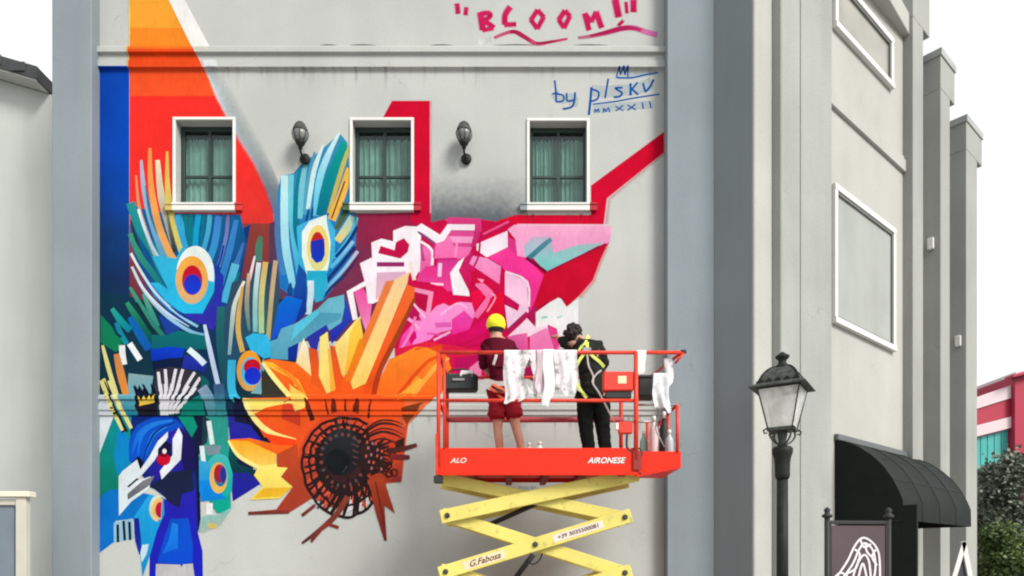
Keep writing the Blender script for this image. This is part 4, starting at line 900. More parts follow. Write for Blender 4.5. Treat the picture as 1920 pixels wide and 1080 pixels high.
for k in range(30):
    a = 2*math.pi*k/30; an = (a+math.pi) % (2*math.pi) - math.pi
    if -.5 < an < .42 or 1.1 < an < 1.9: continue
    for r_a, r_b in ((.66, .78), (.84, .97)):
        stroke('G', [dp(r_a, a), dp(r_b, a)], rng.uniform(12, 22), (222 + rng.randint(-20, 20), 92, 66), (196, 70, 52), sm=2)
for rr_, w_ in ((1.0, 17), (.83, 15), (.64, 32)):
    n_ = 44
    seg = [dp(rr_*(1 + .018*math.sin(q*2.3 + rr_*9) + rng.uniform(-.012, .012)), R(q*8.2)) for q in range(n_+1) if not (-.62 < ((R(q*8.2)+math.pi) % (2*math.pi) - math.pi) < .5)]
    for p0, p1 in zip(seg, seg[1:]):
        if abs(p0[0]-p1[0]) + abs(p0[1]-p1[1]) < 110: stroke('G', [p0, p1], w_, DK, sm=2)
poly('G', [(880, 250), (1000, 240), (1112, 260), (1108, 330), (1060, 350), (1000, 340), (900, 350)], (228, 80, 46), (206, 70, 46))
for k, t0 in enumerate((0, .17, .44, .62, 1.0)):          # long curved petals to the right
    pts = [(866 + 14*t0, 282 + 78*t0), (950 + 20*t0, 228 + 108*t0), (1040, 226 + 130*t0), (1102, 250 + 140*t0)]
    stroke('G', pts, 10 + 7*(k % 2), DK, (110, 44, 34), (1, .3))
for k in range(5): stroke('G', [(900, 560 - 10*k), (960 + 6*k, 540 - 6*k), (1010 + 10*k, 580 - 34*k)], 13, DK, (90, 40, 36), (1, .5))
for k in range(6): stroke('G', [(760 + 26*k, 575 + 4*k), (770 + 26*k, 640), (752 + 28*k, 710)], 13, DK, (50, 36, 36), (1, .7))
ell('G', 722, 418, 116, 146, (44, 46, 50), (38, 38, 42)); ell('G', 700, 480, 74, 80, (30, 34, 38))
for k in range(22):
    a = k*2*math.pi/22 + .1; q_ = dp(.52, a); ell('G', q_[0]-6, q_[1]-8, 5 + 7*rng.random(), 12, (120, 66, 68) if k % 3 else (84, 76, 80), rot=math.degrees(a) + 90)
poly('G', [(840, 380), (880, 345), (930, 352), (985, 400), (975, 470), (930, 520), (880, 560), (830, 500)], (58, 40, 40), (50, 36, 38))
for k in range(9):
    a = -.75 + k*.2; stroke('G', [(850 + 60*math.cos(a), 430 + 70*math.sin(a)), (905 + 70*math.cos(a), 430 + 100*math.sin(a)), (955 + 62*math.cos(a) + rng.uniform(-14, 22), 432 + 150*math.sin(a))], rng.uniform(11, 22), DK, (70, 40, 38), (1, .5))
for i in range(4):
    for j in range(5):
        x_, y_ = 878 + i*29 + (j % 2)*9, 362 + j*37 + i*4
        x_ += rng.uniform(-6, 6); y_ += rng.uniform(-8, 8)
        if rng.random() < .7: poly('G', [(x_-7*rng.random()-2, y_-10), (x_+8, y_-7), (x_+9*rng.random(), y_+9), (x_-7, y_+8)], (176, 108, 112) if (i+j) % 2 else (206, 92, 76))
for k in range(5): stroke('G', [(792 + rng.uniform(-8, 8), 330 + k*38), (816 + rng.uniform(-8, 14), 350 + k*36)], rng.uniform(6, 11), (104, 66, 68), sm=2)
for k, (x, y) in enumerate([(1035, 440), (1015, 550), (1045, 545), (1010, 500)]): ring('G', x, y, 20, 20, 9, (60, 34, 34))
stroke('G', [(1000, 410), (1090, 400), (1185, 374)], 30, (70, 40, 40), (118, 60, 60), (1, .7))
stroke('G', [(1020, 445), (1080, 450), (1140, 450)], 34, (150, 50, 50), (110, 50, 60), (1, .7))
poly('G', [(1060, 560), (1092, 570), (1085, 604), (1020, 600)], (160, 60, 60))
# hanging tips
stroke('G', [(760, 690), (700, 790), (620, 870), (480, 978)], 34, (150, 66, 46), (92, 56, 54), (1, .4))
stroke('G', [(640, 850), (580, 910), (535, 970)], 24, (150, 60, 50), (120, 56, 52), (1, .6))
stroke('G', [(640, 860), (705, 882)], 20, (140, 56, 50), sm=2)
stroke('G', [(562, 742), (480, 808)], 20, (140, 60, 60), (110, 50, 50), sm=2)
stroke('G', [(600, 715), (575, 765)], 10, (50, 60, 60), sm=2)
poly('G', [(880, 590), (985, 570), (1000, 640), (1050, 795), (985, 745), (1000, 962), (985, 962), (935, 800), (920, 740), (905, 660)], (188, 76, 46), (124, 44, 44))
stroke('G', [(930, 600), (960, 740), (985, 880)], 8, (110, 40, 40))

GRP = 'painted_sunflower'
poly('X', [(735, 682), (770, 660), (800, 652), (838, 668), (846, 690), (842, 715), (825, 742), (790, 746), (716, 746)], (255, 142, 46), (255, 110, 36))
stroke('X', [(842, 672), (815, 690), (775, 742)], 9, (255, 186, 84), (255, 170, 66), (.5, .8))
stroke('X', [(830, 668), (800, 680), (745, 742)], 7, (240, 88, 34), (236, 80, 30), (.4, .8))

# ---- title lettering
GRP = 'painted_title'
TL = []
PK = (214, 40, 100); PK2 = (196, 30, 84)
for pts, w_ in (([(205, 22), (212, 95)], 25), ([(268, 48), (262, 104)], 22),
                ([(362, 82), (380, 205)], 34), ([(362, 95), (415, 88), (430, 108), (388, 140)], 24), ([(385, 140), (425, 165), (455, 190)], 26), ([(452, 190), (375, 205)], 22),
                ([(566, 45), (530, 100), (528, 168)], 30), ([(522, 168), (605, 164)], 24),
                ([(748, 68), (792, 118)], 24), ([(792, 112), (746, 196)], 24), ([(748, 196), (702, 132)], 24), ([(702, 138), (750, 66)], 24),
                ([(932, 72), (968, 112)], 26), ([(968, 106), (926, 192)], 24), ([(928, 190), (890, 132)], 24), ([(890, 138), (934, 70)], 26),
                ([(1066, 88), (1096, 206)], 28), ([(1066, 92), (1115, 150)], 24), ([(1110, 150), (1145, 78)], 24), ([(1142, 78), (1182, 190)], 30),
                ([(1272, -6), (1296, 118)], 36), ([(1300, 148), (1318, 166)], 38), ([(1345, 12), (1352, 92)], 18), ([(1396, -4), (1396, 84)], 32)):
    stroke('H', pts, w_*1.7, (236, 150, 180, .45), (236, 150, 180, .35), sm=4); TL.append((pts, w_))
for pts, w_ in TL: stroke('H', pts, w_*1.22, PK, PK2, sm=4)
stroke('H', [(355, 290), (400, 270), (440, 262)], 40, (240, 242, 240), (236, 236, 234, .3))
stroke('H', [(455, 256), (540, 222), (600, 216), (660, 248), (740, 294), (830, 284), (950, 262)], 30, (216, 90, 130, .8), (206, 70, 110), (.7, .5))
stroke('H', [(560, 215), (600, 216), (650, 245), (700, 280)], 30, (170, 24, 72), (190, 50, 96), (.6, .6))
stroke('H', [(740, 292), (820, 286), (880, 272)], 18, (150, 30, 70), (180, 50, 90), (.6, .3))
stroke('H', [(1020, 256), (1100, 246), (1200, 224), (1320, 192), (1400, 190), (1480, 216), (1556, 236)], 38, (206, 90, 130, .6), (226, 130, 190), (.5, 1))
stroke('H', [(1100, 244), (1200, 222), (1320, 192), (1390, 190), (1450, 205)], 30, (176, 28, 78), (196, 50, 110), (.4, .6))
stroke('H', [(690, 318), (820, 318), (960, 312)], 10, (220, 130, 150, .7), (220, 150, 170, .2))
# ---- signature lettering
GRP = 'painted_signature'
HB = (180, 208, 222, .26)
for pts, w_ in (([(860, 620), (900, 670), (990, 660), (985, 720)], 60), ([(1110, 610), (1200, 620), (1300, 610), (1420, 600), (1520, 560)], 80), ([(1290, 520), (1400, 510), (1550, 490)], 34), ([(1120, 740), (1300, 720), (1530, 705)], 54)):
    stroke('H', pts, w_, HB, HB)
BL = (26, 92, 172)
for pts, w_ in (([(864, 542), (872, 620), (874, 690)], 13), ([(848, 634), (888, 630)], 12), ([(874, 688), (920, 680), (922, 645), (880, 634)], 12),
                ([(945, 628), (948, 680), (990, 676)], 13), ([(1002, 622), (995, 690), (975, 724), (918, 736)], 14),
                ([(1112, 588), (1104, 690), (1094, 776)], 17), ([(1114, 602), (1160, 622), (1152, 668), (1110, 684)], 13),
                ([(1226, 530), (1214, 600), (1204, 662)], 13),
                ([(1322, 592), (1272, 596), (1318, 626), (1300, 652), (1262, 656)], 14),
                ([(1376, 562), (1376, 645)], 16), ([(1424, 556), (1384, 604)], 13), ([(1384, 600), (1428, 640)], 14),
                ([(1460, 560), (1476, 622)], 15), ([(1474, 622), (1505, 590), (1532, 536)], 15),
                ([(1280, 524), (1380, 526), (1470, 506), (1562, 490)], 11),
                ([(1280, 524), (1298, 462), (1308, 505)], 9), ([(1308, 505), (1328, 460), (1338, 505)], 10), ([(1338, 505), (1356, 458), (1358, 520)], 10),
                ([(1122, 704), (1280, 684), (1400, 662), (1570, 636)], 10),
                ([(1132, 762), (1138, 738), (1148, 758)], 8), ([(1148, 758), (1158, 734), (1166, 760)], 8), ([(1192, 762), (1196, 730), (1210, 756)], 9), ([(1210, 756), (1226, 728), (1236, 758)], 9),
                ([(1274, 716), (1328, 748)], 9), ([(1326, 712), (1276, 750)], 9), ([(1354, 708), (1412, 742)], 9), ([(1410, 702), (1356, 746)], 9),
                ([(1456, 690), (1462, 736)], 10), ([(1504, 684), (1514, 728)], 10)):
    stroke('H', pts, w_, BL, (20, 84, 160), sm=4)

# ---- rain streaks and dirt
GRP = 'rain_streaks'
rq = random.Random(12)
for k in range(46):
    x = rq.uniform(395, 1240); ln = rq.uniform(12, 46); a = rq.uniform(.06, .18)
    stroke('X', [(x, 129), (x + rq.uniform(-1, 1), 129 + ln*.5), (x + rq.uniform(-2, 2), 129 + ln)], rq.uniform(2, 8), (140, 140, 128, a), (170, 170, 160, 0), (1, .6), 3)
for (sx0, sx1) in ((318, 450), (655, 782), (986, 1108)):
    for k in range(9):
        x = sx0 + (rq.random()**2 if rq.random() < .5 else 1 - rq.random()**2)*(sx1 - sx0); ln = rq.uniform(8, 30)
        stroke('X', [(x, 401), (x, 401 + ln*.5), (x + rq.uniform(-1, 1), 401 + ln)], rq.uniform(2, 5), (70, 60, 60, .28), (90, 80, 80, 0), (1, .6), 3)
for k in range(34):
    x = rq.uniform(560, 1240); ln = rq.uniform(10, 60); a = rq.uniform(.10, .24)
    stroke('X', [(x, 781), (x + rq.uniform(-1, 1), 781 + ln*.5), (x + rq.uniform(-2, 2), 781 + ln)], rq.uniform(2, 7), (130, 126, 116, a), (160, 158, 150, 0), (1, .6), 3)
for (xa_, xb_) in ((600, 632), (655, 705), (806, 850), (925, 1010), (1075, 1140)): stroke('X', [(xa_, 84.6), ((xa_+xb_)/2, 84.0), (xb_, 84.6)], 2.4, (96, 96, 88, .75), (110, 110, 100, .6), (.2, .2), 3)
for k in range(26):      # scuffs on the bare lower wall
    x, y = rq.uniform(560, 1230), rq.uniform(860, 1080); stroke('X', [(x, y), (x + rq.uniform(-14, 14), y + rq.uniform(4, 20))], rq.uniform(1, 3), (150, 146, 136, .3), (160, 156, 150, 0), (.4, .4), 3)
# ---- build the paint
def bbox(q): xs_ = [p[0] for p in q]; ys_ = [p[1] for p in q]; return min(xs_), min(ys_), max(xs_), max(ys_)
LAY = []; BB = []
for i, (gname, q, f, cc) in enumerate(PAINT):
    b0 = bbox(q); L = 1
    for j, b1 in enumerate(BB):
        if b0[0] < b1[2] and b1[0] < b0[2] and b0[1] < b1[3] and b1[1] < b0[3]: L = max(L, LAY[j] + 1)
    LAY.append(L); BB.append(b0)
STEP = .00006
mural = None
MG = {'rain_streaks': 'faint grey rain streaks and scuffs under the ledges', 'painted_background': 'orange, red and crimson bands, blue strip and grey spray fields of the mural', 'painted_feather': 'large peacock feathers with eye spots painted on the wall',
      'painted_plumage': 'painted green fringe, white crest and little crown above the peacock head', 'painted_peacock': 'painted blue peacock head and neck, looking left', 'painted_sunflower': 'painted orange sunflower with a dark centre',
      'painted_rose': 'painted pink and crimson angular rose', 'painted_title': 'crimson hand painted title lettering', 'painted_signature': 'blue hand painted signature with date and crown'}
XHL = sorted({h[0] for h in HOLES} | {h[1] for h in HOLES}); ZHL = sorted({h[2] for h in HOLES} | {h[3] for h in HOLES})
FWM = 5.2 * K + .0005
HX = [(h[0] - FWM, h[1] + FWM, WZ(398.5), h[3] + FWM) for h in HOLES]
ZB = [p[0] for p in PROF[1:-1]]
def drape(items):
    bm = bmesh.new(); lay = bm.loops.layers.float_color.new('Col'); el = bm.verts.layers.float.new('lay')
    for (q, f, cc, L) in items:
        tb = bmesh.new(); tl = tb.loops.layers.float_color.new('Col')
        V = [tb.verts.new((WX(x), 0, WZ(y))) for x, y in q]
        cmap = {v_: alb(c) + (c[3],) for v_, c in zip(V, cc)}
        try:
            for fc in (f or tessellate_polygon([[Vector((x, y, 0)) for x, y in q]])):
                if len(set(fc)) < 3: continue
                fa = tb.faces.new([V[k] for k in fc])
                for lp in fa.loops: lp[tl] = cmap[lp.vert]
        except ValueError as e: print('face', e)
        if f: bmesh.ops.triangulate(tb, faces=tb.faces[:])
        zmin = min(v_.co.z for v_ in V); zmax = max(v_.co.z for v_ in V); xmin = min(v_.co.x for v_ in V); xmax = max(v_.co.x for v_ in V)
        for z in ZB:
            if zmin < z < zmax: bmesh.ops.bisect_plane(tb, geom=tb.verts[:]+tb.edges[:]+tb.faces[:], plane_co=(0, 0, z), plane_no=(0, 0, 1), dist=1e-6)
        for (hx0, hx1, hz0, hz1) in HX:
            if xmin < hx1 and xmax > hx0 and zmin < hz1 and zmax > hz0:
                for x in (hx0, hx1):
                    bmesh.ops.bisect_plane(tb, geom=tb.verts[:]+tb.edges[:]+tb.faces[:], plane_co=(x, 0, 0), plane_no=(1, 0, 0), dist=1e-6)
                for z in (hz0, hz1):
                    bmesh.ops.bisect_plane(tb, geom=tb.verts[:]+tb.edges[:]+tb.faces[:], plane_co=(0, 0, z), plane_no=(0, 0, 1), dist=1e-6)
                dead = []
                for fa in tb.faces:
                    c = fa.calc_center_median()
                    if hx0 < c.x < hx1 and hz0 < c.z < hz1: dead.append(fa)
                bmesh.ops.delete(tb, geom=dead, context='FACES')
        if xmin < xl1 or xmax > xr0:
            for x in (xl1 + .001, xr0 - .001):
                bmesh.ops.bisect_plane(tb, geom=tb.verts[:]+tb.edges[:]+tb.faces[:], plane_co=(x, 0, 0), plane_no=(1, 0, 0), dist=1e-6)
            bmesh.ops.delete(tb, geom=[fa for fa in tb.faces if not xl1 < fa.calc_center_median().x < xr0], context='FACES')
        m_ = {}
        for v_ in tb.verts:
            if not v_.link_faces: continue
            p, nv = prof(v_.co.z); e = STEP * L + .0004
            m_[v_] = bm.verts.new((v_.co.x, D - p - nv.x * e, v_.co.z + nv.y * e))
        for fa in tb.faces:
            vv = [m_[l.vert] for l in fa.loops]
            nf = bm.faces.new(vv)
            for l0, l1 in zip(fa.loops, nf.loops): l1[lay] = l0[tl]
            nf.normal_update()
            if nf.normal.y > 0: nf.normal_flip()
        tb.free()
    return bm
order = ['painted_background', 'painted_feather', 'painted_plumage', 'painted_peacock', 'painted_sunflower', 'painted_rose', 'painted_title', 'painted_signature', 'rain_streaks']
for gname in order:
    items = [(q, f, cc, L) for (g0, q, f, cc), L in zip(PAINT, LAY) if g0 == gname]
    bm = drape(items)
    me = bpy.data.meshes.new(gname); bm.to_mesh(me); bm.free()
    if mural is None:
        o = link('mural', me, M_paint, bld); mural = o
    else: o = link(gname, me, M_paint, mural)
    tag(o, MG[gname])
    if gname == 'rain_streaks': o['kind'] = 'stuff'
print('mural polys', len(PAINT), 'layers', max(LAY))

from mathutils import noise as mnoise
# ================================================================== NEIGHBOURING HOUSE (left)
YN = 11.0
nb = empty('gabled_house', (-10, YN, .12), 'plain pale gabled house with dark roof edge left of the mural building', 'house')
M_nb = mat('neighbour_render', alb((228, 233, 226)), .9, .05, .8, .25, 70, streak=.06)
M_roof = mat('dark_roof_tile', (.045, .047, .05), .8, .2, 6)
a0 = P(-900, -111, YN); a1 = P(101, 179, YN)        # underside of the rake
bm = bmesh.new()
zc = lambda x: a0.z + (a1.z - a0.z) * (x - a0.x) / (a1.x - a0.x)
xa, xb = a0.x + 3, a1.x + .6
ridge = xa
for y in (YN, YN + 7):
    pass
V = [(xa - 3, zc(xa) - 1.3), (xa, zc(xa)), (xb, zc(xb))]
fr = [bm.verts.new((x, YN, z)) for x, z in [(xa - 3, .12)] + V + [(xb, .12)]]; bk = [bm.verts.new((v_.co.x, YN + 7, v_.co.z)) for v_ in fr]
bm.faces.new(fr); bm.faces.new(bk[::-1])
for i in range(5): bm.faces.new((fr[i], fr[(i+1) % 5], bk[(i+1) % 5], bk[i]))
fin('wall', bm, M_nb, nb)
def slab(name, xl, xr, z_l, z_r, th, y0, y1, m, off=0):
    bm = bmesh.new(); v0 = []
    for y in (y0, y1): v0.append([bm.verts.new((x, y, z)) for x, z in ((xl, z_l + off), (xr, z_r + off), (xr, z_r + off + th), (xl, z_l + off + th))])
    f, g2 = v0; bm.faces.new(f); bm.faces.new(g2[::-1])
    for i in range(4): bm.faces.new((f[i], f[(i+1) % 4], g2[(i+1) % 4], g2[i]))
    return fin(name, bm, m, nb)
xe = a1.x - .05
slab('roof', xa, xe, zc(xa), zc(xe), .19, YN - .32, YN + 7.2, M_roof, .03)
slab('roof', xa - 3.3, xa - .001, zc(xa) - 1.45, zc(xa), .19, YN - .32, YN + 7.2, M_roof, .03)
slab('barge_board', xa, xe - .02, zc(xa), zc(xe - .02), .028, YN - .30, YN - .02, mat('grey_board', (.42, .42, .40), .7), .0)
for k in range(14):
    x = xa + .25 + k * (xe - xa - .3) / 14
    bm = bmesh.new(); box(bm, x, x + .24, YN - .34, YN - .3205, zc(x + .12) + .05, zc(x + .12) + .20); fin('roof_tile', bm, M_roof, nb, bevel=.01)

# gate at the lower left
YG = 8.0
gt = empty('yard_gate', (P(40, 930, YG).x, YG, .12), 'grey yard gate in a beige post and beam frame at the lower left', 'gate')
M_be = mat('beige_post_paint', (.44, .42, .36), .7, .06, 4, .1, 60, streak=.08)
M_gp = mat('slate_grey_panel', (.13, .16, .19), .5, .08, 3, streak=.08)
ztop = P(0, 932, YG).z
x0 = P(29, 0, YG).x; x1 = P(48, 0, YG).x
BX('post', x0, x1, YG, YG + .08, .12, ztop, M_be, gt); BX('post', x0 - 2.4, x0 - 2.25, YG, YG + .16, .12, ztop, M_be, gt)
BX('beam', x0 - 2.5, P(57, 0, YG).x, YG - .03, YG + .10, ztop + .001, ztop + .065, mat('pale_beam', (.62, .57, .46), .7, .05), gt, .006)
BX('beam', x0 - 2.24, x0 - .012, YG + .02, YG + .12, ztop - .09, ztop - .02, M_be, gt)
for k in range(7):
    xx = x0 - 2.2 + k * .308
    BX('board', xx, xx + .30, YG + .05, YG + .08, .2, ztop - .095, M_gp, gt)

# ================================================================== WALL LANTERNS
M_globe = mat('globe_glass', (.14, .15, .14), .3, .3, 12, spec=.7)
def wall_lamp(px, label):
    Yl = D - .16; c = P(px, 250, Yl)
    r = empty('wall_lantern', (c.x, D - .01, c.z - .12), label, 'wall lamp', 'pair of globe wall lanterns')
    u = 1.0 / 1300 * Yl
    bm = bmesh.new(); lathe(bm, (c.x, c.y, c.z), [(.012, 22*u), (.04, 20*u), (.062, 17*u), (.085, 10*u), (.098, 4*u), (.10, 2*u)], 20); fin('hood', bm, M_ironl, r, smooth=True)
    bm = bmesh.new(); lathe(bm, (c.x, c.y, c.z), [(.096, 2*u), (.098, -3*u), (.085, -10*u), (.058, -16*u)], 20); fin('globe', bm, M_globe, r, smooth=True)
    for k in range(8):
        a = 2*math.pi*k/8 + .2
        TB('cage_bar', [(c.x + q*math.cos(a), c.y + q*math.sin(a), c.z + z*u) for q, z in ((.10, 3), (.103, -3), (.09, -10), (.06, -16))], .004, M_iron, r, 5)
    bm = bmesh.new(); lathe(bm, (c.x, c.y, c.z), [(.062, -16*u), (.055, -20*u), (.03, -24*u), (.022, -29*u)], 16); fin('cup', bm, M_iron, r, smooth=True)
    TB('arm', [(c.x, c.y, c.z - 27*u), (c.x, c.y + .02, c.z - 34*u), (c.x + .01, c.y + .07, c.z - 38*u), (c.x + .02, D - .02, c.z - 37*u)], .014, M_iron, r, 8)
    bm = bmesh.new(); prof_ = [(.0, 0), (.045, 0), (.066, .015), (.068, .035), (.02, .045)]
    lathe(bm, (0, 0, 0), [(q + .001, z) for q, z in prof_], 18)
    bmesh.ops.transform(bm, matrix=Matrix.Translation((c.x + .02, D - .002, c.z - 37*u)) @ Matrix.Rotation(R(90), 4, 'X'), verts=bm.verts); fin('rosette', bm, M_iron, r, smooth=True)
wall_lamp(563, 'round caged wall lantern between the first and second front windows')
wall_lamp(870, 'round caged wall lantern between the second and third front windows')

# small fittings on the pilaster sides
def fitting(px, py, s, label):
    B0 = S(s); t = hit(B0, nn, px); q = B0 + nn*t; z = EYE + (HY - py) / F * q.y
    r = empty('wall_spotlight', (q.x, q.y, z), label, 'spotlight')
    e = -d1
    a = q + e*.002; bm = bmesh.new()
    prism(bm, [a - nn*.05, a + nn*.05, a + nn*.05 + e*.05, a - nn*.05 + e*.05], z - .10, z + .10)
    fin('housing', bm, M_white, r, bevel=.01)
    TB('bracket', [(a.x, a.y, z - .12), ((a + e*.08).x, (a + e*.08).y, z - .13), ((a + e*.12).x, (a + e*.12).y, z - .10)], .012, M_steel, r, 6)
fitting(1746, 458, s2, 'small white spotlight on the side of the middle side pilaster')
fitting(1797, 640, s3, 'small white spotlight on the side of the farthest pilaster')

# ================================================================== AWNING
sa, sb = spx(1562.5) + .03, s1 + .22
aw = empty('entrance_awning', (S(.6).x, S(.6).y, 2.2), 'black curved canvas awning over the side entrance', 'awning')
def hz(px, py, s, p): q = S(s, p); return EYE + (HY - py) / F * q.y
ZT = hz(0, 826, sa, 0); 
B0 = S(sa, 0); q_ = hit(B0, nn, 1693); ZV = hz(0, 938, sa, q_); ZB_ = hz(0, 975, sa, q_)
prf = []
for k in range(13):
    a = R(90 * k / 12); prf.append((q_ * math.sin(a) ** .92 if k else 0.004, ZV + (ZT - ZV) * (math.cos(a) ** 1.15 if k < 12 else 0)))
# rising shape: starts at wall top, falls like the photo
prf = [(.01, ZT), (.16*q_, ZT - .03*(ZT-ZV)), (.36*q_, ZT - .13*(ZT-ZV)), (.56*q_, ZT - .29*(ZT-ZV)), (.73*q_, ZT - .47*(ZT-ZV)), (.86*q_, ZT - .67*(ZT-ZV)), (.95*q_, ZT - .86*(ZT-ZV)), (q_, ZV), (q_ + .005, ZB_)]
NS = 4
for k in range(NS):
    u0 = sa + (sb - sa)*k/NS + (.0 if k == 0 else .004); u1 = sa + (sb - sa)*(k+1)/NS - .004
    bm = bmesh.new(); N = 6; gr = []
    for i, (p, z) in enumerate(prf):
        row = []
        for j in range(N+1):
            f_ = j/N; sag = .018*math.sin(math.pi*f_)*math.sin(math.pi*i/(len(prf)-1))
            qq = S(u0 + (u1-u0)*f_, p - sag*.6); row.append(bm.verts.new((qq.x, qq.y, z - sag)))
        gr.append(row)
    for i in range(len(prf)-1):
        for j in range(N): bm.faces.new((gr[i][j], gr[i][j+1], gr[i+1][j+1], gr[i+1][j]))
    o = fin('canvas_panel', bm, M_awn, aw, smooth=True)
    bm = bmesh.new(); tube(bm, [(*S(u1 + .004, p), z + .004) for p, z in prf], .005, 6); fin('seam', bm, M_awn, aw, smooth=True)
for k in (3, 5):
    p, z = prf[k]; TB('crease', [(*S(sa + .03, p), z + .0), (*S(sb - .03, p), z + .0)], .003, mat('worn_canvas_edge', (.035, .038, .035), .6), aw, 5)
for s_ in (sa, sb):      # end panels
    bm = bmesh.new(); vv = [bm.verts.new((*S(s_, p), z)) for p, z in prf] + [bm.verts.new((*S(s_, .004), ZB_))]; bm.faces.new(vv); fin('end_panel', bm, M_awn, aw)
bm = bmesh.new(); sprism(bm, sa - .02, s1 - .005, .001, .07, ZT + .0, ZT + .09); fin('headbox', bm, mat('headbox_grey', (.10, .11, .11), .5), aw, bevel=.008)
# draught screen below the near end
bm = bmesh.new(); sprism(bm, sa + .005, sa + .03, .05, q_ - .02, .13, ZB_ - .001); fin('side_screen', bm, M_awn, aw)
bm = bmesh.new(); sprism(bm, sa + .005, sa + .05, q_ - .018, q_ + .17, .13, ZB_ + .2); fin('side_screen', bm, M_awn, aw)
# door under it
bm = bmesh.new(); sprism(bm, .9, 1.9, .002, .05, .13, 2.25); dr = fin('door', bm, mat('door_dark_paint', (.05, .05, .05), .4), bld, bevel=.005)

# ================================================================== POSTER STAND
YS = 7.0
ps = empty('poster_stand', (P(1612, 0, YS).x, YS, .12), 'black post framed poster stand with white line drawing before the awning', 'sign')
xl, xr_ = P(1551, 0, YS).x, P(1672, 0, YS).x; zp = P(0, 960, YS).z
for x, dy in ((xl, 0), (xr_, .06)):
    po = TB('post', [(x, YS + dy, .12), (x, YS + dy, zp - .02)], .027 if dy == 0 else .024, M_blk, ps, 12)
    bm = bmesh.new(); lathe(bm, (x, YS + dy, zp - .03), [(.03, -.03), (.05, -.02), (.05, .0), (.028, .012), (.024, .03), (.034, .05), (.02, .068), (.004, .08)], 14); fin('finial', bm, M_blk, po, smooth=True)
z1 = P(0, 976, YS).z
def pbar(z, h=.035, name='rail'):
    bm = bmesh.new(); prism(bm, [(xl + .02, YS - .018), (xr_ - .018, YS + .042), (xr_ - .018, YS + .072), (xl + .02, YS + .012)], z - h, z); return fin(name, bm, M_blk, ps, bevel=.004)
pbar(z1); pbar(.55)
M_post = mat('poster_print_mauve', alb((92, 74, 80)), .6, .22, 1.5)
bm = bmesh.new(); prism(bm, [(xl + .04, YS - .002), (xr_ - .035, YS + .05), (xr_ - .035, YS + .056), (xl + .04, YS + .004)], .56, z1 - .05)
pan = fin('poster', bm, M_post, ps)
fx = .03
for (u0, u1) in ((xl + .026, xl + .04), (xr_ - .035, xr_ - .02)):
    bm = bmesh.new(); yo = YS + (u0 - xl) / (xr_ - xl) * .06; box(bm, u0, u1, yo - .015, yo + .02, .56, z1 - .036); fin('frame', bm, M_blk, ps)
M_ink = mat('poster_white_ink', (.62, .58, .60), .6)
lines = [[(1567, 1085), (1590, 1052), (1604, 1024), (1620, 1008), (1640, 1018), (1652, 1040), (1654, 1085)], [(1580, 1085), (1600, 1058), (1612, 1032), (1624, 1018), (1640, 1032), (1645, 1060), (1642, 1085)],
         [(1600, 1085), (1608, 1060), (1622, 1040), (1632, 1052), (1636, 1085)], [(1611, 1085), (1620, 1056), (1628, 1085)], [(1588, 1076), (1606, 1066), (1612, 1048)], [(1615, 1010), (1622, 1026), (1636, 1020)],
         [(1604, 1030), (1614, 1038), (1612, 1052)], [(1646, 1030), (1638, 1044), (1648, 1060)], [(1560, 1090), (1575, 1074), (1590, 1080)], [(1625, 1018), (1628, 1034), (1640, 1046)]]
bm = bmesh.new()
for L_ in lines:
    pts = catmull(L_, 4)
    for (ax, ay), (bx, by) in zip(pts, pts[1:]):
        A3, B3 = P(ax, ay, YS), P(bx, by, YS); dv = (B3 - A3).normalized(); nv = Vector((dv.z, 0, -dv.x)) * .010
        for q in (A3, B3): q.y = YS - .0035 + (q.x - xl) / (xr_ - xl) * .052 - .002
        vv = [bm.verts.new(A3 + nv), bm.verts.new(B3 + nv), bm.verts.new(B3 - nv), bm.verts.new(A3 - nv)]; bm.faces.new(vv)
o = fin('line_drawing', bm, M_ink, pan); tag(o, 'white line drawing on a mauve ground')
# A-shaped board behind the awning
YA = 10.3
ab = empty('tent_sign', (P(1798, 0, YA).x, YA, .12), 'tall white edged A-shaped board standing beyond the awning', 'sign board')
ap = P(1806, 1020, YA); bl = P(1772, 1110, YA); brt = P(1826, 1110, YA)
foot_l = Vector((ap.x - .52, YA, .12)); foot_r = Vector((ap.x + .34, YA, .12))
for ft in (foot_l, foot_r):
    bm = bmesh.new(); bar(bm, ft, ap, .07, .05); fin('leg', bm, M_white, ab)
bm = bmesh.new(); f0 = [(foot_l.x + .06, .14), (foot_r.x - .05, .14), (ap.x - .0, ap.z - .12)]
a_ = [bm.verts.new((x, YA + .01, z)) for x, z in f0]; b2 = [bm.verts.new((x, YA + .03, z)) for x, z in f0]; bm.faces.new(a_); bm.faces.new(b2[::-1])
for i in range(3): bm.faces.new((a_[i], a_[(i+1) % 3], b2[(i+1) % 3], b2[i]))
fin('panel', bm, mat('dark_board', (.03, .035, .04), .6), ab)

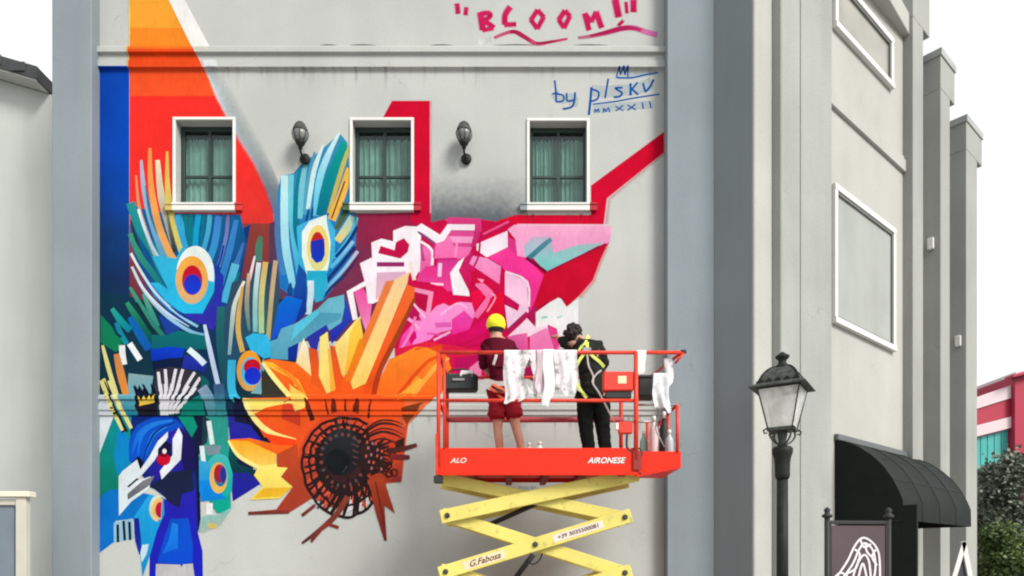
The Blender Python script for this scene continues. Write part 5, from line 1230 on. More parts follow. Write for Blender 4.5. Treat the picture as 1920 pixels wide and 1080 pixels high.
# ================================================================== STREET LAMP
YL = 5.6; u = YL / F
lc = P(1467, 0, YL); lx = lc.x
sl_ = empty('street_lamp', (lx, YL, .12), 'old fashioned black street lamp with four sided glass lantern at the right', 'street lamp')
def lz(py): return EYE + (HY - py) * u
po = TB('post', [(lx, YL, 1.0), (lx, YL, lz(895))], [.047, .043], M_iron, sl_, 16)
bm = bmesh.new(); lathe(bm, (lx, YL, .12), [(.2, 0), (.2, .12), (.15, .16), (.13, .4), (.15, .44), (.10, .5), (.085, .85), (.10, .88), (.055, .93)], 20); fin('base', bm, M_iron, sl_, smooth=True)
bm = bmesh.new(); lathe(bm, (lx, YL, 0), [(.05, lz(898)), (.058, lz(893)), (.058, lz(888)), (.058, lz(884)), (.060, lz(868)), (.066, lz(858)), (.078, lz(850)), (.082, lz(842)), (.066, lz(838)), (.046, lz(837))], 20); fin('capital', bm, M_iron, sl_, smooth=True)
TB('neck', [(lx, YL, lz(839)), (lx, YL, lz(828)), (lx, YL, lz(815)), (lx, YL, lz(806))], [.045, .028, .04, .03], M_ironl, sl_, 12)
rot = R(-33)      # corner turned toward the viewer, slightly right
def cpt(half, z, k, e=0): 
    a = rot + math.pi/4 + k*math.pi/2; rr = half*math.sqrt(2) + e
    return Vector((lx + rr*math.cos(a), YL + rr*math.sin(a), z))
zt_, zb_ = lz(733), lz(806); ht, hb = .158, .090
lan = None
bm = bmesh.new()
for zz, hh in ((zb_, hb),):
    c4 = [cpt(hh + .012, zz - .012, k) for k in range(4)]; c5 = [cpt(hh + .006, zz + .012, k) for k in range(4)]
    a_ = [bm.verts.new(p) for p in c4]; b2 = [bm.verts.new(p) for p in c5]; bm.faces.new(a_); bm.faces.new(b2)
    for i in range(4): bm.faces.new((a_[i], a_[(i+1) % 4], b2[(i+1) % 4], b2[i]))
lan = fin('lantern', bm, M_ironl, sl_); tag(lan, 'weathered lantern head')
for k in range(4):
    bm = bmesh.new(); tube(bm, [cpt(hb, zb_ - .01, k), cpt(ht, zt_ + .01, k)], .0055, 6); fin('corner_bar', bm, M_iron, lan)
    bm = bmesh.new(); tube(bm, [cpt(ht, zt_ + .008, k), cpt(ht, zt_ + .008, k+1)], .009, 6); fin('top_rail', bm, M_iron, lan)
    # bottom scroll tabs
    bm = bmesh.new(); tube(bm, [cpt(hb + .01, zb_ + .006, k), cpt(hb + .03, zb_ - .012, k), cpt(hb + .024, zb_ - .035, k), cpt(hb + .008, zb_ - .03, k)], .007, 6); fin('scroll', bm, M_iron, lan)
M_lg = bpy.data.materials.new('sky_whitened_glass'); M_lg.use_nodes = True; t = M_lg.node_tree
for n in list(t.nodes): t.nodes.remove(n)
out = t.nodes.new('ShaderNodeOutputMaterial'); tr = t.nodes.new('ShaderNodeBsdfTransparent'); tr.inputs[0].default_value = (.86, .88, .86, 1)
df = t.nodes.new('ShaderNodeBsdfPrincipled'); df.inputs['Base Color'].default_value = (.78, .80, .77, 1); df.inputs['Roughness'].default_value = .12
tc = t.nodes.new('ShaderNodeTexCoord'); ns = t.nodes.new('ShaderNodeTexNoise'); ns.inputs['Scale'].default_value = 9; ns.inputs['Detail'].default_value = 6
t.links.new(tc.outputs['Object'], ns.inputs['Vector']); mr = t.nodes.new('ShaderNodeMapRange'); mr.inputs['From Min'].default_value = .4; mr.inputs['From Max'].default_value = .7; mr.inputs['To Min'].default_value = .5; mr.inputs['To Max'].default_value = .97
mx = t.nodes.new('ShaderNodeMixShader'); t.links.new(ns.outputs['Fac'], mr.inputs['Value']); t.links.new(mr.outputs[0], mx.inputs[0]); t.links.new(tr.outputs[0], mx.inputs[1]); tl_ = t.nodes.new('ShaderNodeBsdfTranslucent'); tl_.inputs[0].default_value = (.95, .97, .94, 1); mq = t.nodes.new('ShaderNodeMixShader'); mq.inputs[0].default_value = .45
df.inputs['Base Color'].default_value = (.92, .93, .90, 1)  # panes whitened: the sky's reflection is put into their colour
t.links.new(df.outputs[0], mq.inputs[1]); t.links.new(tl_.outputs[0], mq.inputs[2]); t.links.new(mq.outputs[0], mx.inputs[2]); t.links.new(mx.outputs[0], out.inputs[0])
for k in range(4):
    bm = bmesh.new(); quad(bm, cpt(hb, zb_ + .01, k), cpt(hb, zb_ + .01, k+1), cpt(ht, zt_, k+1), cpt(ht, zt_, k))
    o = fin('pane', bm, M_lg, lan)
# burner tube inside
TB('burner', [(lx, YL, zb_), (lx, YL, zb_ + .13)], [.03, .022], mat('white_mantle', (.75, .75, .70), .5), lan, 10)
# eave plate
bm = bmesh.new(); he = ht + .052
a_ = [bm.verts.new(cpt(he + .006, zt_ + .012, k)) for k in range(4)]; b2 = [bm.verts.new(cpt(he, zt_ + .024, k)) for k in range(4)]; c2_ = [bm.verts.new(cpt(ht - .005, zt_ + .05, k)) for k in range(4)]
bm.faces.new(a_)
for A_, B2 in ((a_, b2), (b2, c2_)):
    for i in range(4): bm.faces.new((A_[i], A_[(i+1) % 4], B2[(i+1) % 4], B2[i]))
bm.faces.new(c2_); fin('eave', bm, M_ironl, lan)
# curved roof
rp = [(ht - .006, zt_ + .05), (ht - .012, zt_ + .075), (.128, lz(706)), (.100, lz(697)), (.075, lz(692)), (.05, lz(689))]
for k in range(4):
    bm = bmesh.new(); rows = [(cpt(h_, z_, k), cpt(h_, z_, k+1)) for h_, z_ in rp]
    rv = [(bm.verts.new(p), bm.verts.new(q)) for p, q in rows]
    for i in range(len(rv)-1): bm.faces.new((rv[i][0], rv[i][1], rv[i+1][1], rv[i+1][0]))
    fin('roof_panel', bm, M_ironl, lan)
    bm = bmesh.new(); tube(bm, [cpt(h_ + .002, z_, k) for h_, z_ in rp], .007, 6); fin('roof_rib', bm, M_iron, lan)
    # scalloped crown strip along the eave
    for j in range(5):
        f0, f1 = j/5, (j+1)/5; p0 = cpt(ht + .012, zt_ + .045, k).lerp(cpt(ht + .012, zt_ + .045, k+1), f0 + .03); p1 = cpt(ht + .012, zt_ + .045, k).lerp(cpt(ht + .012, zt_ + .045, k+1), f1 - .03)
        bm = bmesh.new(); vv = [bm.verts.new(p0)] + [bm.verts.new(p0.lerp(p1, .5 - .5*math.cos(a)) + Vector((0, 0, .032*math.sin(a)))) for a in (R(36), R(72), R(108), R(144))] + [bm.verts.new(p1)]
        bm.faces.new(vv); fin('scallop', bm, M_iron, lan)
bm = bmesh.new(); lathe(bm, (lx, YL, 0), [(.075, lz(691)), (.07, lz(688)), (.04, lz(684)), (.03, lz(679)), (.032, lz(676)), (.052, lz(671)), (.056, lz(668)), (.03, lz(664)), (.008, lz(660))], 16); fin('finial', bm, M_iron, lan, smooth=True)
for k in range(4):      # curved brackets under the lantern
    q0 = cpt(hb - .01, zb_ - .015, k); ce_ = Vector((lx, YL, 0))
    pts = [q0, Vector((ce_.x + (q0.x-lx)*1.0, ce_.y + (q0.y-YL)*1.0, lz(818))), Vector((lx + (q0.x-lx)*.7, YL + (q0.y-YL)*.7, lz(828))), Vector((lx + (q0.x-lx)*.25, YL + (q0.y-YL)*.25, lz(834)))]
    TB('bracket', catmull(pts, 4), .008, M_ironl, sl_, 6)

# ================================================================== SCISSOR LIFT
Y0, Y1 = 7.3, 8.28
lf = empty('scissor_lift', (P(1005, 0, 7.8).x, 7.8, 0), 'orange and yellow scissor lift raised in front of the mural', 'scissor lift')
def lp(px, py, Y=Y0): return P(px, py, Y)
xL, xM, xR = lp(822, 0).x, lp(1197, 0).x, lp(1279, 0).x
zD0, zD1 = lp(0, 891).z, lp(0, 840).z; zF = zD1 - .15
dk = BX('deck', xL + .03, xM, Y0 + .012, Y1 - .012, zF - .06, zF, M_orange, lf)
tb_ = BX('toe_board', xL + .02, xM, Y0 - .006, Y0 + .01, zD0, zD1, M_orange, lf, .003)
BX('toe_board', xL + .02, xM, Y1 - .01, Y1 + .006, zF - .1, zD1, M_orange, lf, .003)
BX('toe_board', xL, xL + .018, Y0 - .006, Y1 + .006, zD0, zD1, M_orange, lf, .003)
bm = bmesh.new()
for k in range(5):
    x = xL + .3 + k * (xM - xL - .5) / 4; box(bm, x, x + .07, Y0 + .02, Y1 - .02, zD0 + .0, zF - .062)
o = fin('cross_member', bm, mat('dark_orange_steel', (.22, .016, .01), .6, .15), lf); o['kind'] = 'stuff'
# lower trim + extension deck
BX('deck_rail', xL + .02, xM, Y0 - .012, Y0 - .0065, zD0, zD0 + .03, M_orange, lf, .002)
ye0, ye1 = Y0 + .05, Y1 - .05
bm = bmesh.new(); v0 = []
for y in (ye0, ye0 + .02):
    v0.append([bm.verts.new(p) for p in ((xM - .02, y, lp(0, 893).z), (xR, y, lp(0, 876).z), (xR, y, lp(0, 845).z), (xM - .02, y, lp(0, 845).z))])
f, g2 = v0; bm.faces.new(f); bm.faces.new(g2[::-1])
for i in range(4): bm.faces.new((f[i], f[(i+1) % 4], g2[(i+1) % 4], g2[i]))
fin('extension_side', bm, M_orange, lf)
BX('extension_deck', xM + .002, xR - .002, ye0 + .022, ye1, zF - .055, zF - .005, M_orange, lf); BX('toe_board', xR - .02, xR, ye0 + .021, ye1, zF - .05, zD1 - .02, M_orange, lf)
# dark roller block lower left and black bracket
BX('end_bracket', lp(813, 0).x, lp(829, 0).x, Y0 + .0, Y0 + .1, lp(0, 905).z, lp(0, 892).z, M_blk, lf)
BX('end_cap', xL - .03, xL - .001, Y0 - .02, Y0 + .06, zD0, zD1 + .15, M_rail, lf)
zT, zM = lp(0, 661).z, lp(0, 751).z
r_ = .021
TB('top_rail', [(xL, Y0, zT), (lp(1280, 0).x, Y0, zT)], r_*.95, M_rail, lf); TB('top_rail', [(xL, Y1, zT), (lp(1190, 0).x, Y1, zT)], r_*.8, M_rail, lf)
TB('mid_rail', [(xL, Y0, zM), (xM, Y0, zM)], r_*.9, M_rail, lf); TB('mid_rail', [(xL, Y1, zM), (xM, Y1, zM)], r_*1.6, mat('faded_rail_paint', (.42, .06, .07), .5, .15, 10), lf)
for y in (Y0, Y1):
    TB('rail_post', [(xL + .002, y, zD0 + .1), (xL + .002, y, zT)], r_, M_rail, lf)
    TB('rail_post', [(lp(1192, 0).x, y - (.014 if y == Y0 else 0), zD1 - .12), (lp(1192, 0).x, y - (.014 if y == Y0 else 0), zT)], r_*1.15, M_rail, lf)
TB('rail_post', [(xL + .062, Y0 - .002, zD1 - .01), (xL + .062, Y0 - .002, zT - .02)], r_*.7, M_rail, lf)
TB('end_rail', [(xL, Y0, zT), (xL, Y1, zT)], r_, M_rail, lf); TB('end_rail', [(xL, Y0, zM), (xL, Y1, zM)], r_, M_rail, lf)
zE = lp(0, 757).z; xe1 = lp(1272, 0).x; xe2 = lp(1262, 0).x
for i, (x, y) in enumerate(((xe1, ye0), (xe1, ye1), (xe2 - .09, ye1), (xe1, (ye0+ye1)/2))):
    TB('extension_post', [(x, y, lp(0, 846).z), (x, y, zE)], r_*.85, M_rail, lf)
TB('extension_rail', [(xM, ye0, zE), (xe1 + .01, ye0, zE)], .012, M_steel, lf); TB('extension_rail', [(xe1, ye0, zE), (xe1, ye1, zE)], r_*.8, M_rail, lf)
TB('extension_rail', [(xM, ye1, zE), (xe1, ye1, zE)], .012, M_steel, lf)
tp = lp(1283, 661); TB('folding_stay', [tp, lp(1266, 681)], .014, M_rail, lf); TB('grip', [lp(1277, 660), lp(1286, 659)], .022, M_blk, lf)
TB('top_rail', [(lp(1278, 0).x, Y0, zT), (lp(1252, 0).x + .0, Y1, zT)], r_*.8, M_rail, lf)
# toe board writing
RX = Matrix.Rotation(R(90), 4, 'X')
M_let = mat('decal_grey_lettering', (.62, .56, .48), .5); M_let2 = mat('decal_dark', (.14, .06, .05), .5)
text_obj('lettering', 'ALO', .075, Matrix.Translation(lp(859, 864) + Vector((.003, -.0075, -.004))) , RX, M_let2, tb_, .3, .0006, .003, xs=1.1).name = 'lettering'
text_obj('lettering', 'ALO', .075, Matrix.Translation(lp(859, 864) + Vector((0, -.0095, 0))) , RX, M_let, tb_, .3, .0006, .001, xs=1.1)
text_obj('lettering', 'AIRONESE', .085, Matrix.Translation(lp(1136, 864) + Vector((.004, -.0075, -.005))), RX, M_let2, tb_, .3, .0006, .004, xs=.98)
text_obj('lettering', 'AIRONESE', .085, Matrix.Translation(lp(1136, 864) + Vector((0, -.0095, 0))), RX, mat('decal_white', (.75, .72, .7), .5), tb_, .3, .0006, .001, xs=.98)
# scissor arms
YFr, YBk = 7.45, 8.12
def AP(px, py): p = P(px, py, YFr); return p.x, p.z
top_l, top_r = AP(828, 896), AP(1184, 892)
Lj = [AP(839, 967), AP(836, 1072), AP(836, 1178)]; Rj = [AP(1171, 970), AP(1171, 1074), AP(1171, 1180)]
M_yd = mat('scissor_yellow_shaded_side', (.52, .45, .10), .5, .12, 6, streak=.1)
arms = []
def arm(p, q, ys, h=.148, m=M_yellow):
    bm = bmesh.new(); bar(bm, (p[0], ys, p[1]), (q[0], ys, q[1]), h, .055); return fin('scissor_arm', bm, m, lf, bevel=.006)
for base_y, sgn in ((YFr, 1), (YBk, -1)):
    yo, yi = base_y, base_y + sgn*.062
    arms.append(arm(Lj[0], top_r, yo)); arm(top_l, Rj[0], yi, .13)
    a2 = arm(Lj[1], Rj[0], yo); arm(Lj[0], Rj[1], yi, .14); arm(Lj[2], Rj[1], yo); arm(Lj[1], Rj[2], yi, .14)
    if base_y == YFr: armtext = a2
    for (px_, pz_) in Lj + Rj + [((Lj[1][0]+Rj[0][0])/2, (Lj[1][1]+Rj[0][1])/2), ((Lj[2][0]+Rj[1][0])/2, (Lj[2][1]+Rj[1][1])/2)]:
        bm = bmesh.new(); lathe(bm, (0, 0, 0), [(.03, 0), (.03, .012), (.017, .0121), (.017, .028)], 12)
        bmesh.ops.transform(bm, matrix=Matrix.Translation((px_, base_y - sgn*.026, pz_)) @ Matrix.Rotation(R(90*sgn), 4, 'X'), verts=bm.verts); fin('pivot_bolt', bm, M_ironl, lf)
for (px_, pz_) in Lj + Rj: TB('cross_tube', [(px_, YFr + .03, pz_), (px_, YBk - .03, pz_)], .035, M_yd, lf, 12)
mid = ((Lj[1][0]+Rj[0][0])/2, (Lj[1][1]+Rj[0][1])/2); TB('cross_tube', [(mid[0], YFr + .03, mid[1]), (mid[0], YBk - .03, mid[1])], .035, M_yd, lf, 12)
a, b = P(915, 985, 7.8), P(1020, 938, 7.8)
TB('hydraulic_cylinder', [a, b], .028, M_blk, lf, 12); TB('hydraulic_cylinder', [b, P(1080, 912, 7.8)], .016, M_steel, lf, 10)
TB('hydraulic_cylinder', [P(960, 1092, 7.8), P(1000, 1040, 7.8)], .03, M_blk, lf, 12); TB('hose', catmull([P(985, 1050, 7.6), P(1000, 1058, 7.6), P(1014, 1046, 7.6), P(1020, 1020, 7.62)], 4), .009, M_blk, lf, 6)
ang = math.atan2(Rj[0][1]-Lj[1][1], Rj[0][0]-Lj[1][0])
RT = Matrix.Rotation(-ang, 4, 'Y') @ RX
def onarm(f, dz=0): return Vector((Lj[1][0] + (Rj[0][0]-Lj[1][0])*f, YFr - .029, Lj[1][1] + (Rj[0][1]-Lj[1][1])*f + dz))
for f, L_, n_ in ((.215, .47, 'decal'), (.74, .56, 'decal')):
    bm = bmesh.new(); c = onarm(f); dx, dz = math.cos(ang), math.sin(ang); hh = .047 if f < .5 else .04
    vv = [bm.verts.new((c.x + dx*L_/2*sx - dz*hh*sz_, c.y, c.z + dz*L_/2*sx + dx*hh*sz_)) for sx, sz_ in ((-1, -1), (1, -1), (1, 1), (-1, 1))]; bm.faces.new(vv)
    fin('decal', bm, mat('decal_cream', (.66, .52, .34), .6) if f < .5 else mat('decal_pink_cream', (.66, .55, .48), .6), armtext)
text_obj('lettering', 'G.Fabosa', .095, Matrix.Translation(onarm(.215) + Vector((0, -.003, 0))), RT, mat('decal_maroon', (.06, .02, .02), .6), armtext, .5, .0006, .001)
text_obj('lettering', '+39 3035500081', .062, Matrix.Translation(onarm(.74) + Vector((0, -.003, 0))), RT, mat('decal_ink', (.09, .06, .07), .6), armtext, .1, .0006, .001, xs=1.1)
text_obj('lettering', 'linosc Srl', .05, Matrix.Translation(P(988, 914, YFr + .03) + Vector((0, .0, 0))), RX, mat('decal_ink', (.09, .06, .07), .6), arms[0], .1, .0006)
# chassis
BX('chassis', P(820, 0, 7.3).x, P(1190, 0, 7.3).x, 7.42, 8.18, .22, .80, M_orange, lf, .03)
for x in (Lj[2][0] + .12, Rj[2][0] - .12):
    for y in (7.34, 8.18):
        bm = bmesh.new(); lathe(bm, (0, 0, 0), [(.08, 0), (.19, .005), (.2, .03), (.2, .09), (.19, .115), (.08, .12)], 24)
        bmesh.ops.transform(bm, matrix=Matrix.Translation((x, y + (.1 if y < 8 else .1), .2)) @ Matrix.Rotation(R(90), 4, 'X'), verts=bm.verts); wh = fin('wheel', bm, M_blk, lf, smooth=True)
# control box, small box, cable
M_redbox = mat('control_box_red', (.62, .035, .02), .4, .06)
cb = BX('control_box', lp(1131, 0).x, lp(1188, 0).x, Y0 - .02, Y0 + .10, lp(0, 733).z, lp(0, 697).z, M_redbox, lf, .012)
BX('control_box_base', lp(1136, 0).x, lp(1184, 0).x, Y0 + .0, Y0 + .09, lp(0, 746).z, lp(0, 734).z, M_blk, lf)
BX('label_plate', lp(1158, 0).x, lp(1174, 0).x, Y0 - .024, Y0 - .0205, lp(0, 720).z, lp(0, 706).z, mat('decal_yellow', (.75, .6, .35), .5), cb, .001)
BX('junction_box', lp(1160, 0).x, lp(1186, 0).x, Y0 - .02, Y0 + .06, lp(0, 813).z, lp(0, 791).z, M_redbox, lf, .01)
BX('lens', lp(1154, 0).x, lp(1161, 0).x, Y0 - .01, Y0 + .03, lp(0, 806).z, lp(0, 793).z, M_let, lf)
TB('cable', catmull([lp(1176, 812), lp(1175, 830), lp(1177, 842), lp(1186, 848), lp(1196, 862), lp(1194, 882), lp(1202, 888)], 4), .012, M_blk, lf, 7)
TB('cable', catmull([lp(1180, 846), lp(1190, 840), lp(1200, 842), lp(1204, 852), lp(1196, 866)], 4), .009, M_blk, lf, 7)
BX('latch', lp(1186, 0).x, lp(1202, 0).x, Y0 - .03, Y0 - .013, lp(0, 882).z, lp(0, 846).z, mat('dark_orange_steel', (.3, .02, .01)), lf)

# ================================================================== THINGS ON THE LIFT
YR = Y0 - .026
def cloth(name, outline_x, ztop, zbot, yb, m, label, cat, seed, holes=(), group=None, amp=.018):
    """rag folded over a rail: front flap grid with wavy folds and a short back flap"""
    rg = random.Random(seed); x0, x1 = outline_x; nx = 34; nz = 18; ph = [rg.uniform(0, 6) for _ in range(6)]
    bm = bmesh.new(); gr = {}
    bot = [zbot + (ztop - zbot)*(.07*math.sin(ph[0] + 5*i/nx) + .035*math.sin(ph[1] + 12*i/nx) + .07) for i in range(nx+1)]
    for i in range(nx+1):
        f_ = i/nx
        col = []
        # back flap
        for zz, yy in ((ztop - .13 + .03*math.sin(ph[5]+i*.7), .052), (ztop - .02, .05), (ztop + .018, .026)): col.append((zz, yb + yy))
        for j in range(nz+1):
            t_ = j/nz; zz = ztop + (bot[i] - ztop)*t_
            yy = yb - amp*(.3 + t_)*(math.sin(ph[2] + f_*(x1-x0)*34 + t_*1.6) + .5*math.sin(ph[3] + f_*(x1-x0)*70 - t_*3) + .35*math.sin(ph[1] + t_*7 + f_*5)) * .7
            col.append((zz, yy))
        gather = 1 - .12*0
        for j, (zz, yy) in enumerate(col):
            xx = x0 + (x1 - x0)*f_ + .02*math.sin(ph[4] + zz*14)*(j/len(col)); gr[i, j] = bm.verts.new((xx, yy, zz))
    for i in range(nx):
        for j in range(nz + 3):
            fx_, fz_ = (i+.5)/nx, (j-2.5)/nz
            if any(abs(fx_-hx)/hw + abs(fz_-hz)/hh_ < 1 for hx, hz, hw, hh_ in holes): continue
            bm.faces.new((gr[i, j], gr[i+1, j], gr[i+1, j+1], gr[i, j+1]))
    o = fin(name, bm, m, None, smooth=True); return tag(o, label, cat, group)
M_rag = bpy.data.materials.new('paint_spotted_cloth'); M_rag.use_nodes = True; t = M_rag.node_tree; b = t.nodes['Principled BSDF']; b.inputs['Roughness'].default_value = .85
tc = t.nodes.new('ShaderNodeTexCoord'); n1 = t.nodes.new('ShaderNodeTexNoise'); n1.inputs['Scale'].default_value = 9; n1.inputs['Detail'].default_value = 5; n1.inputs['Roughness'].default_value = .7
t.links.new(tc.outputs['Object'], n1.inputs['Vector']); cr = t.nodes.new('ShaderNodeValToRGB'); e_ = cr.color_ramp
e_.elements[0].position = .30; e_.elements[0].color = (.10, .07, .08, 1); e_.elements[1].position = .44; e_.elements[1].color = (.52, .49, .50, 1)
x_ = e_.elements.new(.56); x_.color = (.64, .61, .62, 1); x_ = e_.elements.new(.68); x_.color = (.56, .42, .47, 1)
t.links.new(n1.outputs['Fac'], cr.inputs[0]); t.links.new(cr.outputs[0], b.inputs['Base Color'])
M_whc = mat('white_cloth', (.60, .59, .60), .85, .08, 8)
cloth('drop_cloth', (lp(945, 0).x, lp(1004, 0).x), zT + .01, lp(0, 757).z, YR, M_rag, 'paint spotted sheet hanging over the rail beside the man in maroon', 'cloth', 5, holes=((.80, .55, .17, .40),))
cloth('dust_sheet', (lp(1000, 0).x, lp(1068, 0).x), zT + .006, lp(0, 736).z, YR + .010, mat('pale_mauve_cloth', (.60, .56, .58), .85, .12, 8), 'wide pale dust sheet behind the other rags, spanning the rail between the two men', 'cloth', 61, amp=.01)
cloth('drop_cloth', (lp(1006, 0).x, lp(1028, 0).x), zT + .012, lp(0, 738).z, YR - .004, mat('mauve_cloth', (.50, .38, .42), .85, .1, 8), 'mauve grey rag on the rail between the two sheets', 'cloth', 9)
cloth('drop_cloth', (lp(1018, 0).x, lp(1038, 0).x), zT + .014, lp(0, 764).z, YR - .014, M_whc, 'long bright white rag hanging lowest over the rail', 'cloth', 11, amp=.01)
cloth('drop_cloth', (lp(1039, 0).x, lp(1082, 0).x), zT + .011, lp(0, 742).z, YR - .002, M_rag, 'paint spotted sheet on the rail next to the man in black', 'cloth', 21)
cloth('plastic_sheet', (lp(1226, 0).x, lp(1256, 0).x), lp(0, 700).z, lp(0, 772).z, Y0 + .02, mat('cloudy_plastic', (.55, .56, .57), .3, .25, 14), 'crumpled cloudy plastic sheet hanging at the far right of the lift', 'plastic sheet', 31)
o = cloth('cleaning_rag', (lp(1194, 0).x, lp(1211, 0).x), zT + .006, lp(0, 702).z, YR, mat('cream_cloth', (.74, .70, .64), .85, .08, 8), 'small cream rag over the top rail right of the red box', 'cloth', 41, amp=.008)
cloth('plastic_sheet', (lp(1247, 0).x, lp(1262, 0).x), lp(0, 672).z, lp(0, 725).z, Y0 + .03, M_rag, 'narrow spotted plastic strip hanging from the folding stay', 'plastic sheet', 44)
# tool bag on the far rail
bg_ = empty('tool_bag', (P(862, 735, 8.2).x, 8.2, P(862, 735, 8.2).z), 'black tool bag hanging inside the left end of the lift', 'bag')
x0, x1 = P(830, 0, 8.1).x, P(897, 0, 8.1).x; zb2, zt2 = P(0, 733, 8.1).z, P(0, 702, 8.1).z
bm = bmesh.new(); prism(bm, [(x0, 8.05), (x1 - .05, 8.03), (x1, 8.1), (x1 - .02, 8.22), (x0, 8.22)], zb2, zt2); fin('body', bm, mat('black_nylon', (.02, .028, .028), .7, .2, 8, .3, 40), bg_, bevel=.02)
BX('label_strip', x0 + .12, x0 + .26, 8.025, 8.036, zt2 - .09, zt2 - .065, M_steel, bg_, .001)
TB('handle', catmull([(x0 + .06, 8.12, zt2 - .01), (x0 + .1, 8.1, zt2 + .05), (x0 + .28, 8.1, zt2 + .055), (x0 + .34, 8.12, zt2 - .01)], 4), .01, M_blk, bg_, 6)
o = cloth('crumpled_rag', (x0 + .22, x0 + .36), zt2 + .02, zt2 - .05, 8.04, M_whc, 'crumpled white rag lying on the black tool bag', 'cloth', 51)
# black crate right of the control box
ck = empty('paint_crate', (lp(1213, 742).x, 7.6, lp(0, 742).z), 'black plastic crate at the right end of the lift', 'crate')
cx0, cx1 = P(1198, 0, 7.6).x, P(1230, 0, 7.6).x; cz0, cz1 = P(0, 742, 7.6).z, P(0, 703, 7.6).z
BX('body', cx0, cx1, 7.6, 7.85, cz0, cz1 - .03, M_blk, ck, .01); BX('rim', cx0 - .01, cx1 + .01, 7.59, 7.86, cz1 - .029, cz1, M_blk, ck, .005)
# paint cans and bottles on the extension deck
def bottle(px, py0, py1, r, m, name, label, cat, Y=7.8, cap=M_white):
    c = P(px, 0, Y); zt3 = P(0, py0, Y).z; z0_ = zF + .001; h = zt3 - z0_
    ro = empty(name, (c.x, Y, z0_), label, cat)
    bm = bmesh.new(); lathe(bm, (c.x, Y, z0_), [(r*.92, 0), (r, .01), (r, h*.68), (r*.85, h*.76), (r*.4, h*.84), (r*.4, h*.88)], 16); fin('body', bm, m, ro, smooth=True)
    bm = bmesh.new(); lathe(bm, (c.x, Y, z0_ + h*.88 + .0005), [(r*.45, 0), (r*.45, h*.11), (r*.3, h*.12)], 12); fin('cap', bm, cap, ro, smooth=True)
bottle(1207, 808, 0, .045, mat('green_bottle_plastic', (.22, .42, .33), .3), 'bottle', 'green plastic bottle standing on the lift deck right of the cables', 'bottle')
bottle(1226, 780, 0, .05, mat('pale_pink_plastic', (.62, .46, .46), .35), 'bottle', 'tall pale pink bottle behind the lift end posts', 'bottle', 7.7)
bottle(1236, 800, 0, .04, M_white, 'bottle', 'short white bottle next to the black spray can', 'bottle', 7.9)
bottle(1245, 772, 0, .05, M_blk, 'spray_can', 'black spray can at the right end of the lift', 'spray can', 7.75)
bottle(1255, 806, 0, .045, mat('grey_can', (.35, .35, .36), .4), 'spray_can', 'grey spray can squeezed against the red end post', 'spray can', 7.6)
bottle(1012, 828, 0, .05, mat('cream_can', (.7, .66, .6), .4), 'spray_can', 'cream capped spray can low on the deck right of the bare legs', 'spray can', 7.95)
bottle(992, 830, 0, .04, mat('pink_can', (.7, .42, .42), .4), 'spray_can', 'pink spray can low on the deck beside the bare legs', 'spray can', 8.0)

bk = empty('paint_bucket', (P(1216, 0, 7.95).x, 7.95, zF + .001), 'white paint bucket standing behind the cables at the right of the lift', 'bucket')
bm = bmesh.new(); lathe(bm, (P(1216, 0, 7.95).x, 7.95, zF + .001), [(.085, 0), (.09, .01), (.105, .2), (.112, .205), (.112, .215), (.1, .216)], 20); fin('body', bm, mat('bucket_plastic', (.5, .49, .47), .5, .1, 6, wear=.4), bk, smooth=True)
bx_ = P(1216, 0, 7.95).x; TB('handle', catmull([(bx_ - .1, 7.95, zF + .19), (bx_ - .07, 7.9, zF + .26), (bx_ + .03, 7.88, zF + .29), (bx_ + .1, 7.95, zF + .19)], 4), .004, M_steel, bk, 5)
rp_ = tag(TB('rope', catmull([lp(1232, 752, 7.4), lp(1236, 776, 7.42), lp(1229, 800, 7.45), lp(1238, 824, 7.45), lp(1246, 838, 7.5)], 4), .008, mat('grey_rope', (.3, .29, .28), .8), None, 6), 'grey safety rope hanging down at the right end of the lift', 'rope')
# ================================================================== PEOPLE
def wrinkle(me, amp):
    vn = [v_.normal.copy() for v_ in me.vertices]
    for v_, n_ in zip(me.vertices, vn):
        c = v_.co; k = mnoise.noise(Vector((c.x*9, c.y*9, c.z*22))) + .6*mnoise.noise(Vector((c.x*26 + c.z*18, c.y*20, c.z*34)))
        v_.co = c + n_*amp*k
def skinmesh(name, J, E, m, parent, sub=2, root=None, smooth=True):
    if name in ('shirt', 'shorts', 'trousers'): sub = 3
    names = list(J); me = bpy.data.meshes.new(name)
    me.from_pydata([tuple(J[k][0]) for k in names], [(names.index(a), names.index(b)) for a, b in E], []); me.update()
    o = bpy.data.objects.new('tmp', me); COL.objects.link(o)
    md = o.modifiers.new('Skin', 'SKIN'); md.use_smooth_shade = True
    sv = me.skin_vertices[0].data
    for i, k in enumerate(names):
        r_ = J[k][1]; sv[i].radius = (r_, r_) if not isinstance(r_, tuple) else r_
        sv[i].use_root = (k == root) if root else i == 0
    o.modifiers.new('Sub', 'SUBSURF').levels = sub
    bpy.context.view_layer.update()
    me2 = bpy.data.meshes.new_from_object(o.evaluated_get(bpy.context.evaluated_depsgraph_get())); me2.name = name
    bpy.data.objects.remove(o); me2.materials.clear()
    for p in me2.polygons: p.use_smooth = True
    if name in ('shirt', 'shorts', 'trousers'): wrinkle(me2, .009 if name == 'trousers' else .015)
    return link(name, me2, m, parent)
M_skin = mat('skin', (.42, .22, .15), .55, .05, 10)
M_mar = mat('maroon_cotton', (.075, .004, .014), .9, .15, 9, .3, 60, spec=.08); M_shr = mat('red_shorts_cotton', (.20, .010, .018), .9, .15, 9, .3, 60, spec=.08)
